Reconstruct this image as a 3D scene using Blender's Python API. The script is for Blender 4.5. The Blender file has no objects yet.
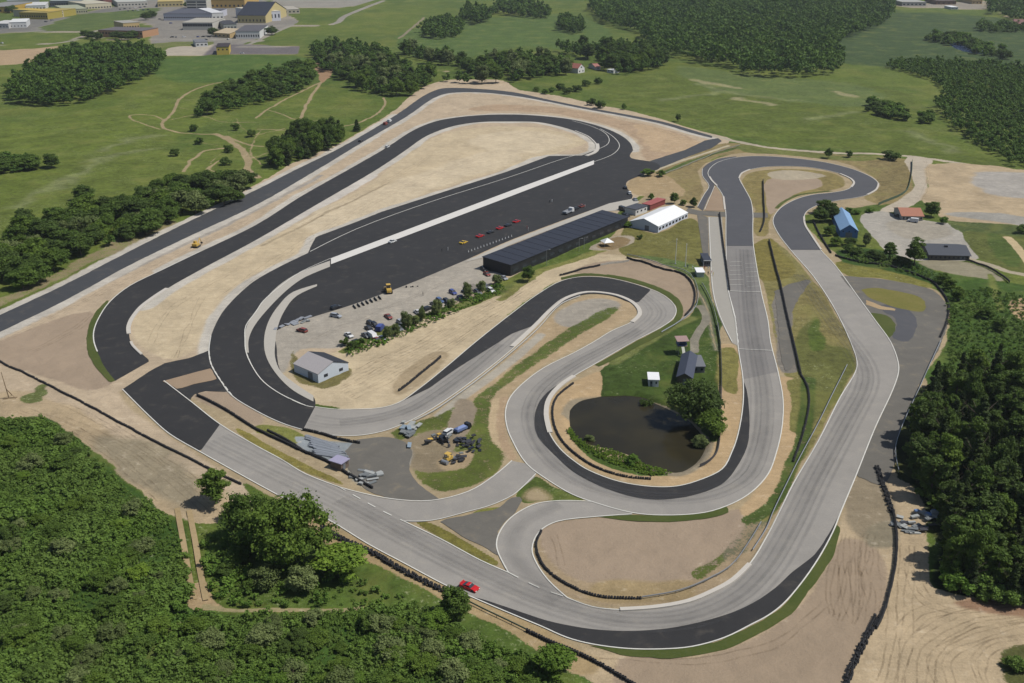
import bpy, math, random
import numpy as np
from mathutils import Vector, Matrix
from mathutils.geometry import tessellate_polygon

random.seed(7)
RNG = np.random.default_rng(11)
C = bpy.context.scene.collection
R = math.radians

# ------------------------------------------------------------------ camera (survey of the site)
CAM_H, FPX, PITCH = 139.0, 1050.0, R(22.2)
SP, CP = math.sin(PITCH), math.cos(PITCH)


def g(p, z=0.0):
    """ground position (metres) of a surveyed point read off the aerial photograph"""
    dx = (p[0] - 512.0) / FPX
    dy = (341.5 - p[1]) / FPX
    dirx, diry, dirz = dx, CP + dy * SP, -SP + dy * CP
    t = (z - CAM_H) / dirz
    return (dirx * t, diry * t)


def pr(x, y, z=0.0):
    """photograph point of a ground position (inverse of g)"""
    d = y * CP - (z - CAM_H) * SP; u = y * SP + (z - CAM_H) * CP
    return (512 + FPX * x / d, 341.5 - FPX * u / d)


def gg(pts, z=0.0):
    return [g(p, z) for p in pts]


def heading(a, b):
    a, b = g(a), g(b)
    return math.atan2(b[1] - a[1], b[0] - a[0])


# ------------------------------------------------------------------ curves
def smooth(pts, n=5, closed=False):
    """Catmull-Rom through pts"""
    m = len(pts)
    if m < 3:
        return list(pts)
    out = []
    rng = range(m) if closed else range(m - 1)
    for i in rng:
        if closed:
            p0, p1, p2, p3 = pts[(i - 1) % m], pts[i], pts[(i + 1) % m], pts[(i + 2) % m]
        else:
            p0, p1, p2, p3 = pts[max(i - 1, 0)], pts[i], pts[i + 1], pts[min(i + 2, m - 1)]
        # centripetal parametrisation keeps uneven spacing from looping
        def d(a, b):
            return max(math.hypot(a[0] - b[0], a[1] - b[1]) ** 0.5, 1e-4)
        t0 = 0; t1 = t0 + d(p0, p1); t2 = t1 + d(p1, p2); t3 = t2 + d(p2, p3)
        for k in range(n):
            t = t1 + (t2 - t1) * k / n
            def L(a, b, ta, tb):
                if tb - ta < 1e-6:
                    return a
                w = (t - ta) / (tb - ta)
                return (a[0] * (1 - w) + b[0] * w, a[1] * (1 - w) + b[1] * w)
            A1, A2, A3 = L(p0, p1, t0, t1), L(p1, p2, t1, t2), L(p2, p3, t2, t3)
            B1, B2 = L(A1, A2, t0, t2), L(A2, A3, t1, t3)
            out.append(L(B1, B2, t1, t2))
    if not closed:
        out.append(pts[-1])
    return out


def resample(pts, step):
    out = [pts[0]]
    acc = 0.0
    for a, b in zip(pts[:-1], pts[1:]):
        L = math.hypot(b[0] - a[0], b[1] - a[1])
        if L < 1e-6:
            continue
        t = step - acc
        while t <= L:
            out.append((a[0] + (b[0] - a[0]) * t / L, a[1] + (b[1] - a[1]) * t / L))
            t += step
        acc = L - (t - step)
    return out


# ------------------------------------------------------------------ numpy noise
def _hash(ix, iy, s):
    h = (ix.astype(np.int64) * 374761393 + iy.astype(np.int64) * 668265263 + s * 1442695041) & 0xFFFFFFFF
    h = ((h ^ (h >> 13)) * 1274126177) & 0xFFFFFFFF
    h = h ^ (h >> 16)
    return (h & 0xFFFF) / 65535.0


def vnoise(x, y, s=0):
    ix, iy = np.floor(x), np.floor(y)
    fx, fy = x - ix, y - iy
    fx = fx * fx * (3 - 2 * fx); fy = fy * fy * (3 - 2 * fy)
    a = _hash(ix, iy, s); b = _hash(ix + 1, iy, s); c = _hash(ix, iy + 1, s); d = _hash(ix + 1, iy + 1, s)
    return (a * (1 - fx) + b * fx) * (1 - fy) + (c * (1 - fx) + d * fx) * fy


def fbm(x, y, s=0, o=3):
    v = 0; a = 0.5; t = 0
    for k in range(o):
        v = v + a * vnoise(x * 2 ** k, y * 2 ** k, s + k * 17); t += a; a *= 0.5
    return v / t


# ------------------------------------------------------------------ colours
KEXP = 1.82


def lin1(c):
    c /= 255.0
    return c / 12.92 if c <= 0.04045 else ((c + 0.055) / 1.055) ** 2.4


def S(r, gr, b):
    """albedo of a surface that photographs as sRGB r,g,b in full sun"""
    return (lin1(r) / KEXP, lin1(gr) / KEXP, lin1(b) / KEXP)


# ------------------------------------------------------------------ materials
MATS = {}


def _nodes(m):
    m.use_nodes = True
    nt = m.node_tree
    for n in list(nt.nodes):
        nt.nodes.remove(n)
    out = nt.nodes.new('ShaderNodeOutputMaterial')
    bs = nt.nodes.new('ShaderNodeBsdfPrincipled')
    nt.links.new(bs.outputs[0], out.inputs[0])
    return nt, bs


def nn(nt, t, **kw):
    n = nt.nodes.new(t)
    for k, v in kw.items():
        if k.startswith('i_'):
            n.inputs[k[2:].replace('_', ' ')].default_value = v
        else:
            setattr(n, k, v)
    return n


def math_(nt, op, a, b=None, c=None):
    n = nn(nt, 'ShaderNodeMath', operation=op)
    for i, v in enumerate((a, b, c)):
        if v is None:
            continue
        if hasattr(v, 'links'):
            nt.links.new(v, n.inputs[i])
        else:
            n.inputs[i].default_value = v
    return n.outputs[0]


def noise_(nt, vec, scale, detail=3, rough=0.55, dist=0.0):
    n = nn(nt, 'ShaderNodeTexNoise')
    n.inputs['Scale'].default_value = scale
    n.inputs['Detail'].default_value = detail
    n.inputs['Roughness'].default_value = rough
    n.inputs['Distortion'].default_value = dist
    if vec is not None:
        nt.links.new(vec, n.inputs['Vector'])
    return n.outputs[0]


def mixc(nt, fac, a, b, mode='MIX'):
    n = nn(nt, 'ShaderNodeMix', data_type='RGBA', blend_type=mode)
    for sock, v in ((n.inputs[0], fac), (n.inputs[6], a), (n.inputs[7], b)):
        if hasattr(v, 'links'):
            nt.links.new(v, sock)
        elif isinstance(v, (int, float)):
            sock.default_value = v
        else:
            sock.default_value = (*v[:3], 1)
    return n.outputs[2]


def ramp(nt, fac, lo, hi):
    n = nn(nt, 'ShaderNodeMapRange', interpolation_type='SMOOTHSTEP')
    nt.links.new(fac, n.inputs[0])
    n.inputs[1].default_value = lo; n.inputs[2].default_value = hi
    return n.outputs[0]


def mat(name, col, rough=0.7, var=0.18, scale=1.2, metal=0.0, coord='Object', bump=0.0, spec=0.35):
    if name in MATS:
        return MATS[name]
    m = bpy.data.materials.new(name)
    nt, bs = _nodes(m)
    tc = nn(nt, 'ShaderNodeTexCoord')
    if coord == 'Object':
        vec = tc.outputs['Object']
    else:
        vec = nn(nt, 'ShaderNodeNewGeometry').outputs['Position']
    n1 = noise_(nt, vec, scale, 4)
    n2 = noise_(nt, vec, scale * 7.3, 2)
    s = math_(nt, 'ADD', math_(nt, 'MULTIPLY', n1, 0.7), math_(nt, 'MULTIPLY', n2, 0.3))
    f = math_(nt, 'ADD', math_(nt, 'MULTIPLY', math_(nt, 'SUBTRACT', s, 0.5), 2 * var), 1.0)
    c = mixc(nt, 1.0, col, (1, 1, 1), 'MULTIPLY')
    mul = nn(nt, 'ShaderNodeVectorMath', operation='SCALE')
    nt.links.new(c, mul.inputs[0]); nt.links.new(f, mul.inputs['Scale'])
    nt.links.new(mul.outputs[0], bs.inputs['Base Color'])
    bs.inputs['Roughness'].default_value = rough
    bs.inputs['Metallic'].default_value = metal
    bs.inputs['Specular IOR Level'].default_value = spec
    if bump:
        b = nn(nt, 'ShaderNodeBump', i_Strength=bump, i_Distance=0.05)
        nt.links.new(n2, b.inputs['Height']); nt.links.new(b.outputs[0], bs.inputs['Normal'])
    MATS[name] = m
    return m


def asphalt_mat(name, col, streak=0.12, patch=0.15, grit=0.10, rough=0.85, light=(0.3, 0.29, 0.27), dust=0.0):
    m = bpy.data.materials.new(name)
    nt, bs = _nodes(m)
    vec = nn(nt, 'ShaderNodeNewGeometry').outputs['Position']
    big = noise_(nt, vec, 0.035, 4, 0.6, 0.6)
    mid = noise_(nt, vec, 0.22, 4, 0.65, 0.4)
    fine = noise_(nt, vec, 2.2, 3, 0.7)
    f = math_(nt, 'ADD', math_(nt, 'MULTIPLY', math_(nt, 'SUBTRACT', big, 0.5), 2 * patch),
              math_(nt, 'MULTIPLY', math_(nt, 'SUBTRACT', mid, 0.5), 2 * streak))
    f = math_(nt, 'ADD', f, math_(nt, 'MULTIPLY', math_(nt, 'SUBTRACT', fine, 0.5), 2 * grit))
    f = math_(nt, 'ADD', f, 1.0)
    mul = nn(nt, 'ShaderNodeVectorMath', operation='SCALE')
    mul.inputs[0].default_value = col
    nt.links.new(f, mul.inputs['Scale'])
    c = mul.outputs[0]
    if dust:
        d = math_(nt, 'MULTIPLY', ramp(nt, mid, 0.52, 0.8), dust)
        c = mixc(nt, d, c, light)
    nt.links.new(c, bs.inputs['Base Color'])
    bs.inputs['Roughness'].default_value = rough
    bs.inputs['Specular IOR Level'].default_value = 0.25
    b = nn(nt, 'ShaderNodeBump', i_Strength=0.25, i_Distance=0.04)
    nt.links.new(fine, b.inputs['Height']); nt.links.new(b.outputs[0], bs.inputs['Normal'])
    MATS[name] = m
    return m


def soil_mat(name, col, col2, streaks=0.0, ang=0.0):
    """graded sand and gravel: mottled, with faint parallel grader tracks"""
    m = bpy.data.materials.new(name)
    nt, bs = _nodes(m)
    pos = nn(nt, 'ShaderNodeNewGeometry').outputs['Position']
    mp = nn(nt, 'ShaderNodeMapping')
    mp.inputs['Rotation'].default_value = (0, 0, ang)
    mp.inputs['Scale'].default_value = (0.03, 0.8, 1)
    nt.links.new(pos, mp.inputs[0])
    st = noise_(nt, mp.outputs[0], 1.0, 4, 0.7)
    a = noise_(nt, pos, 0.06, 5, 0.6, 0.5)
    f2 = noise_(nt, pos, 1.1, 4, 0.7)
    fac = math_(nt, 'ADD', math_(nt, 'MULTIPLY', a, 0.6), math_(nt, 'MULTIPLY', f2, 0.4))
    c = mixc(nt, ramp(nt, fac, 0.35, 0.68), col, col2)
    if streaks:
        k = math_(nt, 'ADD', math_(nt, 'MULTIPLY', math_(nt, 'SUBTRACT', st, 0.5), 2 * streaks), 1.0)
        mul = nn(nt, 'ShaderNodeVectorMath', operation='SCALE')
        nt.links.new(c, mul.inputs[0]); nt.links.new(k, mul.inputs['Scale'])
        c = mul.outputs[0]
    nt.links.new(c, bs.inputs['Base Color'])
    bs.inputs['Roughness'].default_value = 0.95
    bs.inputs['Specular IOR Level'].default_value = 0.1
    h = math_(nt, 'ADD', f2, math_(nt, 'MULTIPLY', st, 1.2 if streaks else 0.1))
    b = nn(nt, 'ShaderNodeBump', i_Strength=0.5, i_Distance=0.12)
    nt.links.new(h, b.inputs['Height']); nt.links.new(b.outputs[0], bs.inputs['Normal'])
    MATS[name] = m
    return m


def leaf_mat(name, c1, c2, c3):
    c1, c2, c3 = [(c[0] * 1.62, c[1] * 1.58, c[2] * 1.4) for c in (c1, c2, c3)]
    m = bpy.data.materials.new(name)
    nt, bs = _nodes(m)
    at = nn(nt, 'ShaderNodeAttribute', attribute_name='rnd')
    oi = nn(nt, 'ShaderNodeObjectInfo')
    pos = nn(nt, 'ShaderNodeNewGeometry').outputs['Position']
    n = noise_(nt, pos, 0.05, 3)
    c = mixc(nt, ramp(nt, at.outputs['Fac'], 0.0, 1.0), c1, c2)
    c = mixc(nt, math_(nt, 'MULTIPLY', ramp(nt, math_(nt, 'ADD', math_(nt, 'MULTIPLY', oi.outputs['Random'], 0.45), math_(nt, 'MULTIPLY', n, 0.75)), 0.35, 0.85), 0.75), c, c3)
    nt.links.new(c, bs.inputs['Base Color'])
    bs.inputs['Roughness'].default_value = 0.7
    bs.inputs['Specular IOR Level'].default_value = 0.15
    tl = nn(nt, 'ShaderNodeBsdfTranslucent'); nt.links.new(c, tl.inputs[0])
    mx = nn(nt, 'ShaderNodeMixShader', i_Fac=0.3)
    out = [q for q in nt.nodes if q.type == 'OUTPUT_MATERIAL'][0]
    nt.links.new(bs.outputs[0], mx.inputs[1]); nt.links.new(tl.outputs[0], mx.inputs[2]); nt.links.new(mx.outputs[0], out.inputs[0])
    MATS[name] = m
    return m


# ------------------------------------------------------------------ objects
def tag(o, label=None, cat=None, group=None, kind=None):
    if label: o['label'] = label
    if cat: o['category'] = cat
    if group: o['group'] = group
    if kind: o['kind'] = kind
    return o


def root(name, label, cat, loc=(0, 0, 0), rz=0.0, group=None):
    o = bpy.data.objects.new(name, None)
    C.objects.link(o)
    o.empty_display_size = 0.5
    o.location = loc; o.rotation_euler = (0, 0, rz)
    return tag(o, label, cat, group)


def link(name, me, parent=None, loc=None, rz=None):
    o = bpy.data.objects.new(name, me)
    C.objects.link(o)
    if parent is not None: o.parent = parent
    if loc is not None: o.location = loc
    if rz is not None: o.rotation_euler = (0, 0, rz)
    return o


class MB:
    def __init__(s):
        s.v = []; s.f = []

    def add(s, vs, fs):
        n = len(s.v)
        s.v += [tuple(p) for p in vs]
        s.f += [tuple(i + n for i in f) for f in fs]
        return s

    def box(s, x0, x1, y0, y1, z0, z1):
        return s.add([(x0, y0, z0), (x1, y0, z0), (x1, y1, z0), (x0, y1, z0), (x0, y0, z1), (x1, y0, z1), (x1, y1, z1), (x0, y1, z1)],
                     [(3, 2, 1, 0), (4, 5, 6, 7), (0, 1, 5, 4), (1, 2, 6, 5), (2, 3, 7, 6), (3, 0, 4, 7)])

    def cyl(s, p, q, r0, r1=None, n=8, caps=True):
        r1 = r0 if r1 is None else r1
        p, q = Vector(p), Vector(q)
        d = (q - p).normalized()
        a = d.orthogonal().normalized(); b = d.cross(a)
        vs = []
        for k in range(n):
            t = 2 * math.pi * k / n
            vs.append(p + (a * math.cos(t) + b * math.sin(t)) * r0)
        for k in range(n):
            t = 2 * math.pi * k / n
            vs.append(q + (a * math.cos(t) + b * math.sin(t)) * r1)
        fs = [(k, (k + 1) % n, n + (k + 1) % n, n + k) for k in range(n)]
        if caps:
            fs += [tuple(reversed(range(n))), tuple(range(n, 2 * n))]
        return s.add(vs, fs)

    def prism(s, prof, y0, y1, taper=None):
        """side profile (x,z) extruded along y; taper: list of per-point inset"""
        n = len(prof)
        tp = taper or [0] * n
        vs = [(x, y0 + t, z) for (x, z), t in zip(prof, tp)] + [(x, y1 - t, z) for (x, z), t in zip(prof, tp)]
        fs = [tuple(range(n)), tuple(reversed(range(n, 2 * n)))]
        fs += [((k + 1) % n, k, n + k, n + (k + 1) % n) for k in range(n)]
        return s.add(vs, fs)

    def mesh(s, name, m, smooth_=False):
        me = bpy.data.meshes.new(name)
        me.from_pydata(s.v, [], s.f)
        me.materials.append(m)
        if smooth_:
            me.shade_smooth()
        me.update()
        return me

    def build(s, name, m, parent=None, smooth_=False, loc=None, rz=None):
        return link(name, s.mesh(name, m, smooth_), parent, loc, rz)


ZLAYER = [0.02]


def nextz(step=0.004):
    ZLAYER[0] += step
    return ZLAYER[0]


ASPH = []           # outlines of paved areas (for the ground relief)


def sheet(name, poly, m, jitter=0.0, paved=True, z=None, step=2.0):
    """flat sheet with outline poly (metres)"""
    if jitter:
        p = poly + [poly[0]]
        p = resample(p, step)
        q = np.array(p)
        nx = (fbm(q[:, 0] / 4, q[:, 1] / 4, 5) - 0.5) * 2 * jitter + (fbm(q[:, 0] / 1.3, q[:, 1] / 1.3, 8) - 0.5) * jitter
        ny = (fbm(q[:, 0] / 4, q[:, 1] / 4, 6) - 0.5) * 2 * jitter + (fbm(q[:, 0] / 1.3, q[:, 1] / 1.3, 9) - 0.5) * jitter
        poly = [(a + u, b + v) for (a, b), u, v in zip(p, nx, ny)]
    z = nextz() if z is None else z
    tri = tessellate_polygon([[Vector((x, y, 0)) for x, y in poly]])
    me = bpy.data.meshes.new(name)
    fs = []
    for t in tri:
        (ax, ay), (bx, by), (cx, cy) = poly[t[0]], poly[t[1]], poly[t[2]]
        ar = (bx - ax) * (cy - ay) - (by - ay) * (cx - ax)
        if abs(ar) < 1e-9:
            continue
        fs.append(t if ar > 0 else (t[0], t[2], t[1]))
    me.from_pydata([(x, y, z) for x, y in poly], [], fs)
    me.materials.append(m)
    me.update()
    if paved:
        ASPH.append(poly)
    o = link(name, me)
    return tag(o, kind='structure')


def band(pts, w, closed=False):
    """left and right offset lines of a polyline (metres)"""
    n = len(pts)
    L, Rr = [], []
    for i in range(n):
        a = pts[i - 1] if (i > 0 or closed) else pts[i]
        b = pts[(i + 1) % n] if (i < n - 1 or closed) else pts[i]
        dx, dy = b[0] - a[0], b[1] - a[1]
        l = math.hypot(dx, dy) or 1
        ww = w[i] if isinstance(w, (list, tuple)) else w
        L.append((pts[i][0] - dy / l * ww / 2, pts[i][1] + dx / l * ww / 2))
        Rr.append((pts[i][0] + dy / l * ww / 2, pts[i][1] - dx / l * ww / 2))
    return L, Rr


def line(name, pts, w, m, dash=None, closed=False, h=0.0, off=0.0, z=None):
    """painted line or, with h, a raised kerb along a polyline (metres)"""
    z = nextz(0.003) if z is None else z
    if off:
        pts = band(pts, 2 * abs(off))[0 if off > 0 else 1]
    mb = MB()
    runs = [pts]
    if dash:
        q = resample(pts, 0.5)
        per = int((dash[0] + dash[1]) / 0.5); on = int(dash[0] / 0.5)
        runs = [q[i:i + on + 1] for i in range(0, len(q), per)]
        runs = [r for r in runs if len(r) > 1]
    for r in runs:
        L, Q = band(r, w)
        n = len(r)
        if h:
            vs = [(x, y, z + h) for x, y in L] + [(x, y, z + h) for x, y in Q] + [(x, y, -0.2) for x, y in L] + [(x, y, -0.2) for x, y in Q]
            fs = []
            for i in range(n - 1):
                fs += [(i, n + i, n + i + 1, i + 1), (2 * n + i, i, i + 1, 2 * n + i + 1), (n + i, 3 * n + i, 3 * n + i + 1, n + i + 1)]
            fs += [(0, 2 * n, 3 * n, n), (n - 1, 2 * n - 1, 4 * n - 1, 3 * n - 1)]
        else:
            vs = [(x, y, z) for x, y in L] + [(x, y, z) for x, y in Q]
            fs = [(i, n + i, n + i + 1, i + 1) for i in range(n - 1)]
        mb.add(vs, fs)
    o = mb.build(name, m)
    return tag(o, kind='structure')
# ================================================================== PAVED SURFACES
M_DARK = asphalt_mat('new_asphalt', S(50, 49, 49), 0.18, 0.3, 0.2, 0.85, S(128, 118, 102), 0.22)
M_MIDA = asphalt_mat('mid_asphalt', S(86, 86, 89), 0.10, 0.15, 0.10, 0.85, S(140, 130, 115), 0.15)
M_ROAD = asphalt_mat('road_asphalt', S(70, 71, 73), 0.12, 0.12, 0.10, 0.8, S(150, 135, 110), 0.18)
M_GREY = asphalt_mat('worn_asphalt', S(157, 152, 144), 0.14, 0.16, 0.16, 0.9, S(172, 164, 148), 0.4)
M_GREY2 = asphalt_mat('straight_asphalt', S(138, 134, 129), 0.12, 0.14, 0.14, 0.9, S(150, 142, 130), 0.15)
M_OLD = asphalt_mat('old_asphalt', S(112, 108, 100), 0.2, 0.2, 0.15, 0.95, S(150, 135, 110), 0.5)
M_CONC = mat('concrete_slab', S(186, 180, 168), 0.9, 0.10, 0.5, coord='W')
M_PITC = mat('pit_lane_concrete', S(168, 163, 152), 0.9, 0.10, 0.4, coord='W')
M_WHITE = mat('white_line_paint', S(222, 219, 208), 0.7, 0.3, 0.5, coord='W')
M_KERB = mat('kerb_concrete', S(205, 198, 186), 0.85, 0.12, 0.6, coord='W')
M_SAND2 = soil_mat('loose_sand', S(190, 166, 128), S(170, 146, 112), 0.12, R(40))
M_GRAV = soil_mat('gravel_bed', S(168, 146, 122), S(158, 137, 114), 0.05, R(20))
M_DRY = soil_mat('dry_turf', S(112, 112, 54), S(134, 124, 72), 0.05)
M_TURF = soil_mat('turf_strip', S(76, 88, 42), S(92, 98, 52), 0.05)

A_C = [(308, 253), (281, 266), (256, 280), (240, 293), (222, 313), (211, 336), (209, 350), (211, 364), (220, 380), (232, 396), (256, 411),
       (281, 423), (303, 430), (328, 435), (356, 436), (381, 432), (406, 423), (431, 409.5), (456, 393), (481, 374.5), (512, 349.5), (535, 328),
       (554, 308), (567, 299), (587, 293), (612, 295), (628, 301), (637, 308), (639, 315), (632, 322), (612, 331), (594, 342), (574, 353), (544, 368),
       (522, 384.5), (510, 398), (505.5, 412), (507, 427), (512, 440), (527, 464.5), (549, 481), (572, 494.5), (592, 502), (632, 513), (662, 515.5),
       (704, 513), (732, 504), (752, 492), (768, 474.5), (776, 454), (782, 427), (783, 399.5), (778, 372), (770.5, 342), (768, 321), (762, 296), (756, 263), (753, 241), (753, 216)]
A_CH = [(753, 216), (751, 201), (744.5, 188.5), (739.4, 178), (742.5, 173), (750, 169.8), (765, 167), (787.5, 166.3), (805, 167), (819, 168.8), (837.5, 173), (850, 178.8), (854, 183),
        (851, 187.5), (844, 190.6), (830, 193), (815, 194.5), (800, 198), (785, 205), (777, 212), (773, 221), (778, 233.5), (790.5, 250), (813, 276), (833, 306), (850.5, 342), (857, 362),
        (855.5, 372), (840.5, 397), (818, 442), (793, 484.5), (779, 513), (768, 534.5), (749.5, 564.5), (732, 581), (712, 592), (687, 602), (652, 608), (619.5, 610),
        (592, 607), (567, 598)]
B_C = [(331, 258.5), (301, 272), (281, 286), (263.5, 301), (256, 312), (246, 326), (245, 340), (246, 352), (252.5, 367), (263.5, 382), (281, 394.5), (306, 406)]
B_D = [(315, 407), (335, 409.5), (356, 409.5), (381, 408), (398.5, 403), (418.5, 389.5), (443.5, 369.5), (476, 342), (512, 313.5), (537, 295), (562, 281), (582, 277),
       (607, 278), (632, 283.5), (657, 292), (669.5, 300), (676, 309), (673, 319), (659.5, 328.5), (637, 340), (594.5, 364.5), (574.5, 376), (560, 387), (549, 401), (546, 415),
       (549, 432), (560, 449), (575, 462), (589.5, 471), (619.5, 482), (652, 487), (677, 486.5), (702, 479.5), (722, 469.5), (732, 452), (738, 434.5), (743, 404.5), (743, 379.5),
       (738.5, 350), (734.5, 315), (728, 289), (726, 246), (726, 216)]
B_CH = [(726, 216), (723, 196), (715, 184), (709, 176.5), (708, 172.5), (711, 167.5), (719, 162), (735, 157.8), (752.5, 156.3), (775, 156.8), (800, 159), (825, 162.5), (850, 168.5), (862.5, 173),
        (874, 179), (878.5, 184.4), (876, 190), (867.5, 195), (855, 198), (841, 200), (819, 205), (807.5, 211), (804, 217.5), (805, 225), (810, 234), (820.5, 250), (835.5, 266),
        (855.5, 293.5), (875.5, 321), (890.5, 342), (898, 362), (898.5, 372), (893, 389.5), (875.5, 427), (855.5, 477), (840.5, 513), (833, 532), (818, 559.5), (800.5, 584.5),
        (783, 604.5), (768, 616), (752, 624.5), (724.5, 638), (692, 647), (662, 649.5), (627, 649), (592, 644.5), (567, 638), (542, 627), (512, 614.5), (471, 597), (443.5, 584.5),
        (406, 564.5), (368.5, 544.5), (330, 521), (285, 499), (240, 474.5), (200, 452), (170, 434.5), (150, 417), (122.5, 389.5)]
UP_S = [(164, 381), (192.5, 403), (220, 424.5), (256, 446), (281, 459.5), (306, 474.5), (338.5, 487), (383.5, 512), (403.5, 521.5), (441, 539.5), (481, 561), (508.5, 573), (542, 589.5), (566, 597.5)]
OB_OUT = [(115, 381), (104, 366), (97.5, 352), (94, 342), (94, 331), (99, 318), (110, 302), (130, 286), (162.5, 270), (200, 252), (256, 225), (300, 197), (346, 171), (386, 148), (416, 129), (441, 120),
          (476, 115.5), (512, 114.5), (542, 116), (574.5, 120), (604.5, 128), (622, 136), (631, 144), (633, 151)]
OB_IN = [(150, 361), (141, 353), (131, 342), (129, 331), (131, 321), (142.5, 306), (167.5, 288.5), (200, 270), (256, 240), (318.5, 203.5), (376, 170), (406, 150), (428.5, 135), (456, 125.5),
         (481, 122), (512, 121.5), (537, 122), (562, 127), (587, 136), (596, 143), (596, 150)]
PAD_TOP = [(308, 253), (312, 244), (316, 237), (356, 222), (381, 212), (443, 192), (506, 172), (549, 156), (582, 155.5), (596, 150)]
PAD_REST = [(633, 151), (631, 158), (655, 162.5), (660, 168), (645, 174), (628, 181), (626, 186), (632, 198.5), (609.5, 203.5), (594, 209), (512, 239.5), (463.5, 261), (406, 285), (356, 303.5), (273.5, 332),
            (276, 342), (281, 372), (296, 385), (313, 396), (315, 408), (303, 430)]


def gs(p, n=4):
    return smooth(gg(p), n)


# back road
RO_UP = [(-60, 344), (0, 315), (64, 285), (128, 252), (192, 220), (256, 190), (295, 170), (340, 148), (396, 115), (431, 92), (446, 88), (481, 89), (512, 92), (550, 100), (582, 106.5), (624, 114), (662, 121.5), (692, 130), (712, 136)]
RO_LO = [(-60, 361), (0, 332), (64, 301), (128, 266), (192, 235), (256, 205), (315, 171), (363, 142), (406, 117), (441, 95), (456, 92.5), (481, 92.5), (512, 95.5), (550, 102), (582, 108.5), (624, 116), (662, 124), (692, 133), (712, 138)]
sheet('back_road', gs(RO_UP) + gs(RO_LO)[::-1], M_ROAD, 0.25)
sheet('link_road', gg([(650, 161), (685, 150), (705, 140.5), (718, 138), (722, 141), (712, 148), (690, 156), (660, 168)]), M_ROAD, 0.2)
sheet('paddock', gg(PAD_TOP) + gs(PAD_REST) + gs(A_C[:13])[::-1], M_DARK, 0.1)
sheet('outer_loop', gs(OB_OUT) + gs(OB_IN)[::-1], M_DARK, 0.1)
sheet('junction_apron', gg([(122.5, 389.5), (150, 371), (165, 363), (190, 358), (205, 352), (209, 350), (212, 364), (218, 377), (224, 386), (229, 392), (205, 391), (195, 394), (190, 399), (192.5, 403), (220, 424.5), (222, 436), (199, 451.5), (170, 434.5), (150, 417)]), M_DARK, 0.2)
p1 = gs(A_C[12:]) + gs(B_D)[::-1]
sheet('race_track', p1, M_GREY)
i0 = B_CH.index((200, 452))
p2 = gs(A_CH) + gs(UP_S[2:])[::-1] + gs(B_CH[:i0 + 1])[::-1]
sheet('race_track', p2, M_GREY)
sheet('start_straight', gs([(753, 216), (753, 241), (756, 263), (762, 296), (768, 321), (770.5, 342), (778, 372)]) + gs([(743, 379.5), (738.5, 350), (734.5, 315), (728, 289), (726, 246), (726, 216)]), M_GREY2)
F_OUT = [(592, 502), (562, 501), (537, 504), (518, 513), (507, 522), (499, 534), (496.5, 545), (499, 555), (508.5, 573), (542, 589.5), (566, 597.5)]
F_IN = [(567, 598), (549.5, 582), (537, 564.5), (532, 549.5), (539.5, 532), (557, 522), (597, 517), (632, 514.5), (632, 513)]
sheet('race_track', gs(F_OUT) + gs(F_IN), M_GREY)
LINK = [(338, 487), (356, 492), (393, 499.5), (431, 501), (468, 492), (493, 477), (512, 461), (527, 464), (536, 474), (522, 488), (512, 496), (490, 506), (468, 512), (431, 521), (403.5, 521.5), (383, 512)]
sheet('link_road', gs(LINK[:7]) + gs(LINK[7:]), M_GREY)
# pit lane and its side lanes
sheet('pit_lane', gs([(708, 217), (709.5, 253.5), (712, 291), (717, 311), (724, 328), (732, 343)]) + gs([(738, 346), (734.5, 315), (728, 288), (722, 217)]), M_PITC)
sheet('pit_lane', gs([(697, 214), (703, 256)]) + gs([(709, 256), (707.5, 217)]), M_OLD, 0.2)
sheet('escape_lane', gs([(737, 156.3), (721, 158.3), (710, 162.5), (702.5, 169), (702.5, 176), (709, 186), (704, 195), (697, 207)]) + gs([(703, 211), (708, 199), (714.5, 186), (709, 178), (707.5, 172.5), (711, 167), (719, 161.5), (735, 157.5)]), M_MIDA)
sheet('cross_path', gg([(688, 208), (700, 211), (726, 212), (768, 213), (768, 218), (726, 217), (697, 215), (686, 213)]), M_OLD, 0.4)
# old asphalt run off by the right hand bend and in the infield
sheet('old_track', gs([(840, 276), (875, 278.5), (908, 283.5), (932, 290), (945, 302), (948, 320), (942, 342), (926, 372), (908, 412), (897, 440), (893, 470), (880, 486), (862, 478)]) + gs([(855.5, 477), (875.5, 427), (893, 390), (898.5, 372), (898, 362), (890.5, 342), (875.5, 321), (855.5, 293.5)]), M_OLD, 0.5)
sheet('old_track', gs([(775, 292), (790, 284), (810, 280), (803, 292), (794, 308), (790, 330), (796, 360), (786, 372), (780, 350)]), M_OLD, 0.6)
sheet('service_yard', gs([(357, 440), (372, 438), (388, 437), (402, 440), (412, 452), (409, 468), (417, 482), (432, 494), (440, 500.2), (420, 500.6), (393, 499.4), (370, 492), (350, 470), (344, 452)]), M_OLD, 0.5)
sheet('old_track', gs([(440, 522), (470, 514), (497, 509), (512, 498), (522, 498), (514, 513), (505, 521), (498, 532), (496, 548), (498, 556)]) + gs([(486, 548), (462, 536)]), M_OLD, 0.4)
sheet('old_track', gs([(880, 306), (892, 304), (905, 308), (916, 318), (914, 335), (905, 342), (893, 338), (897, 326), (893, 317), (884, 313)]), M_MIDA, 0.4)

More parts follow.
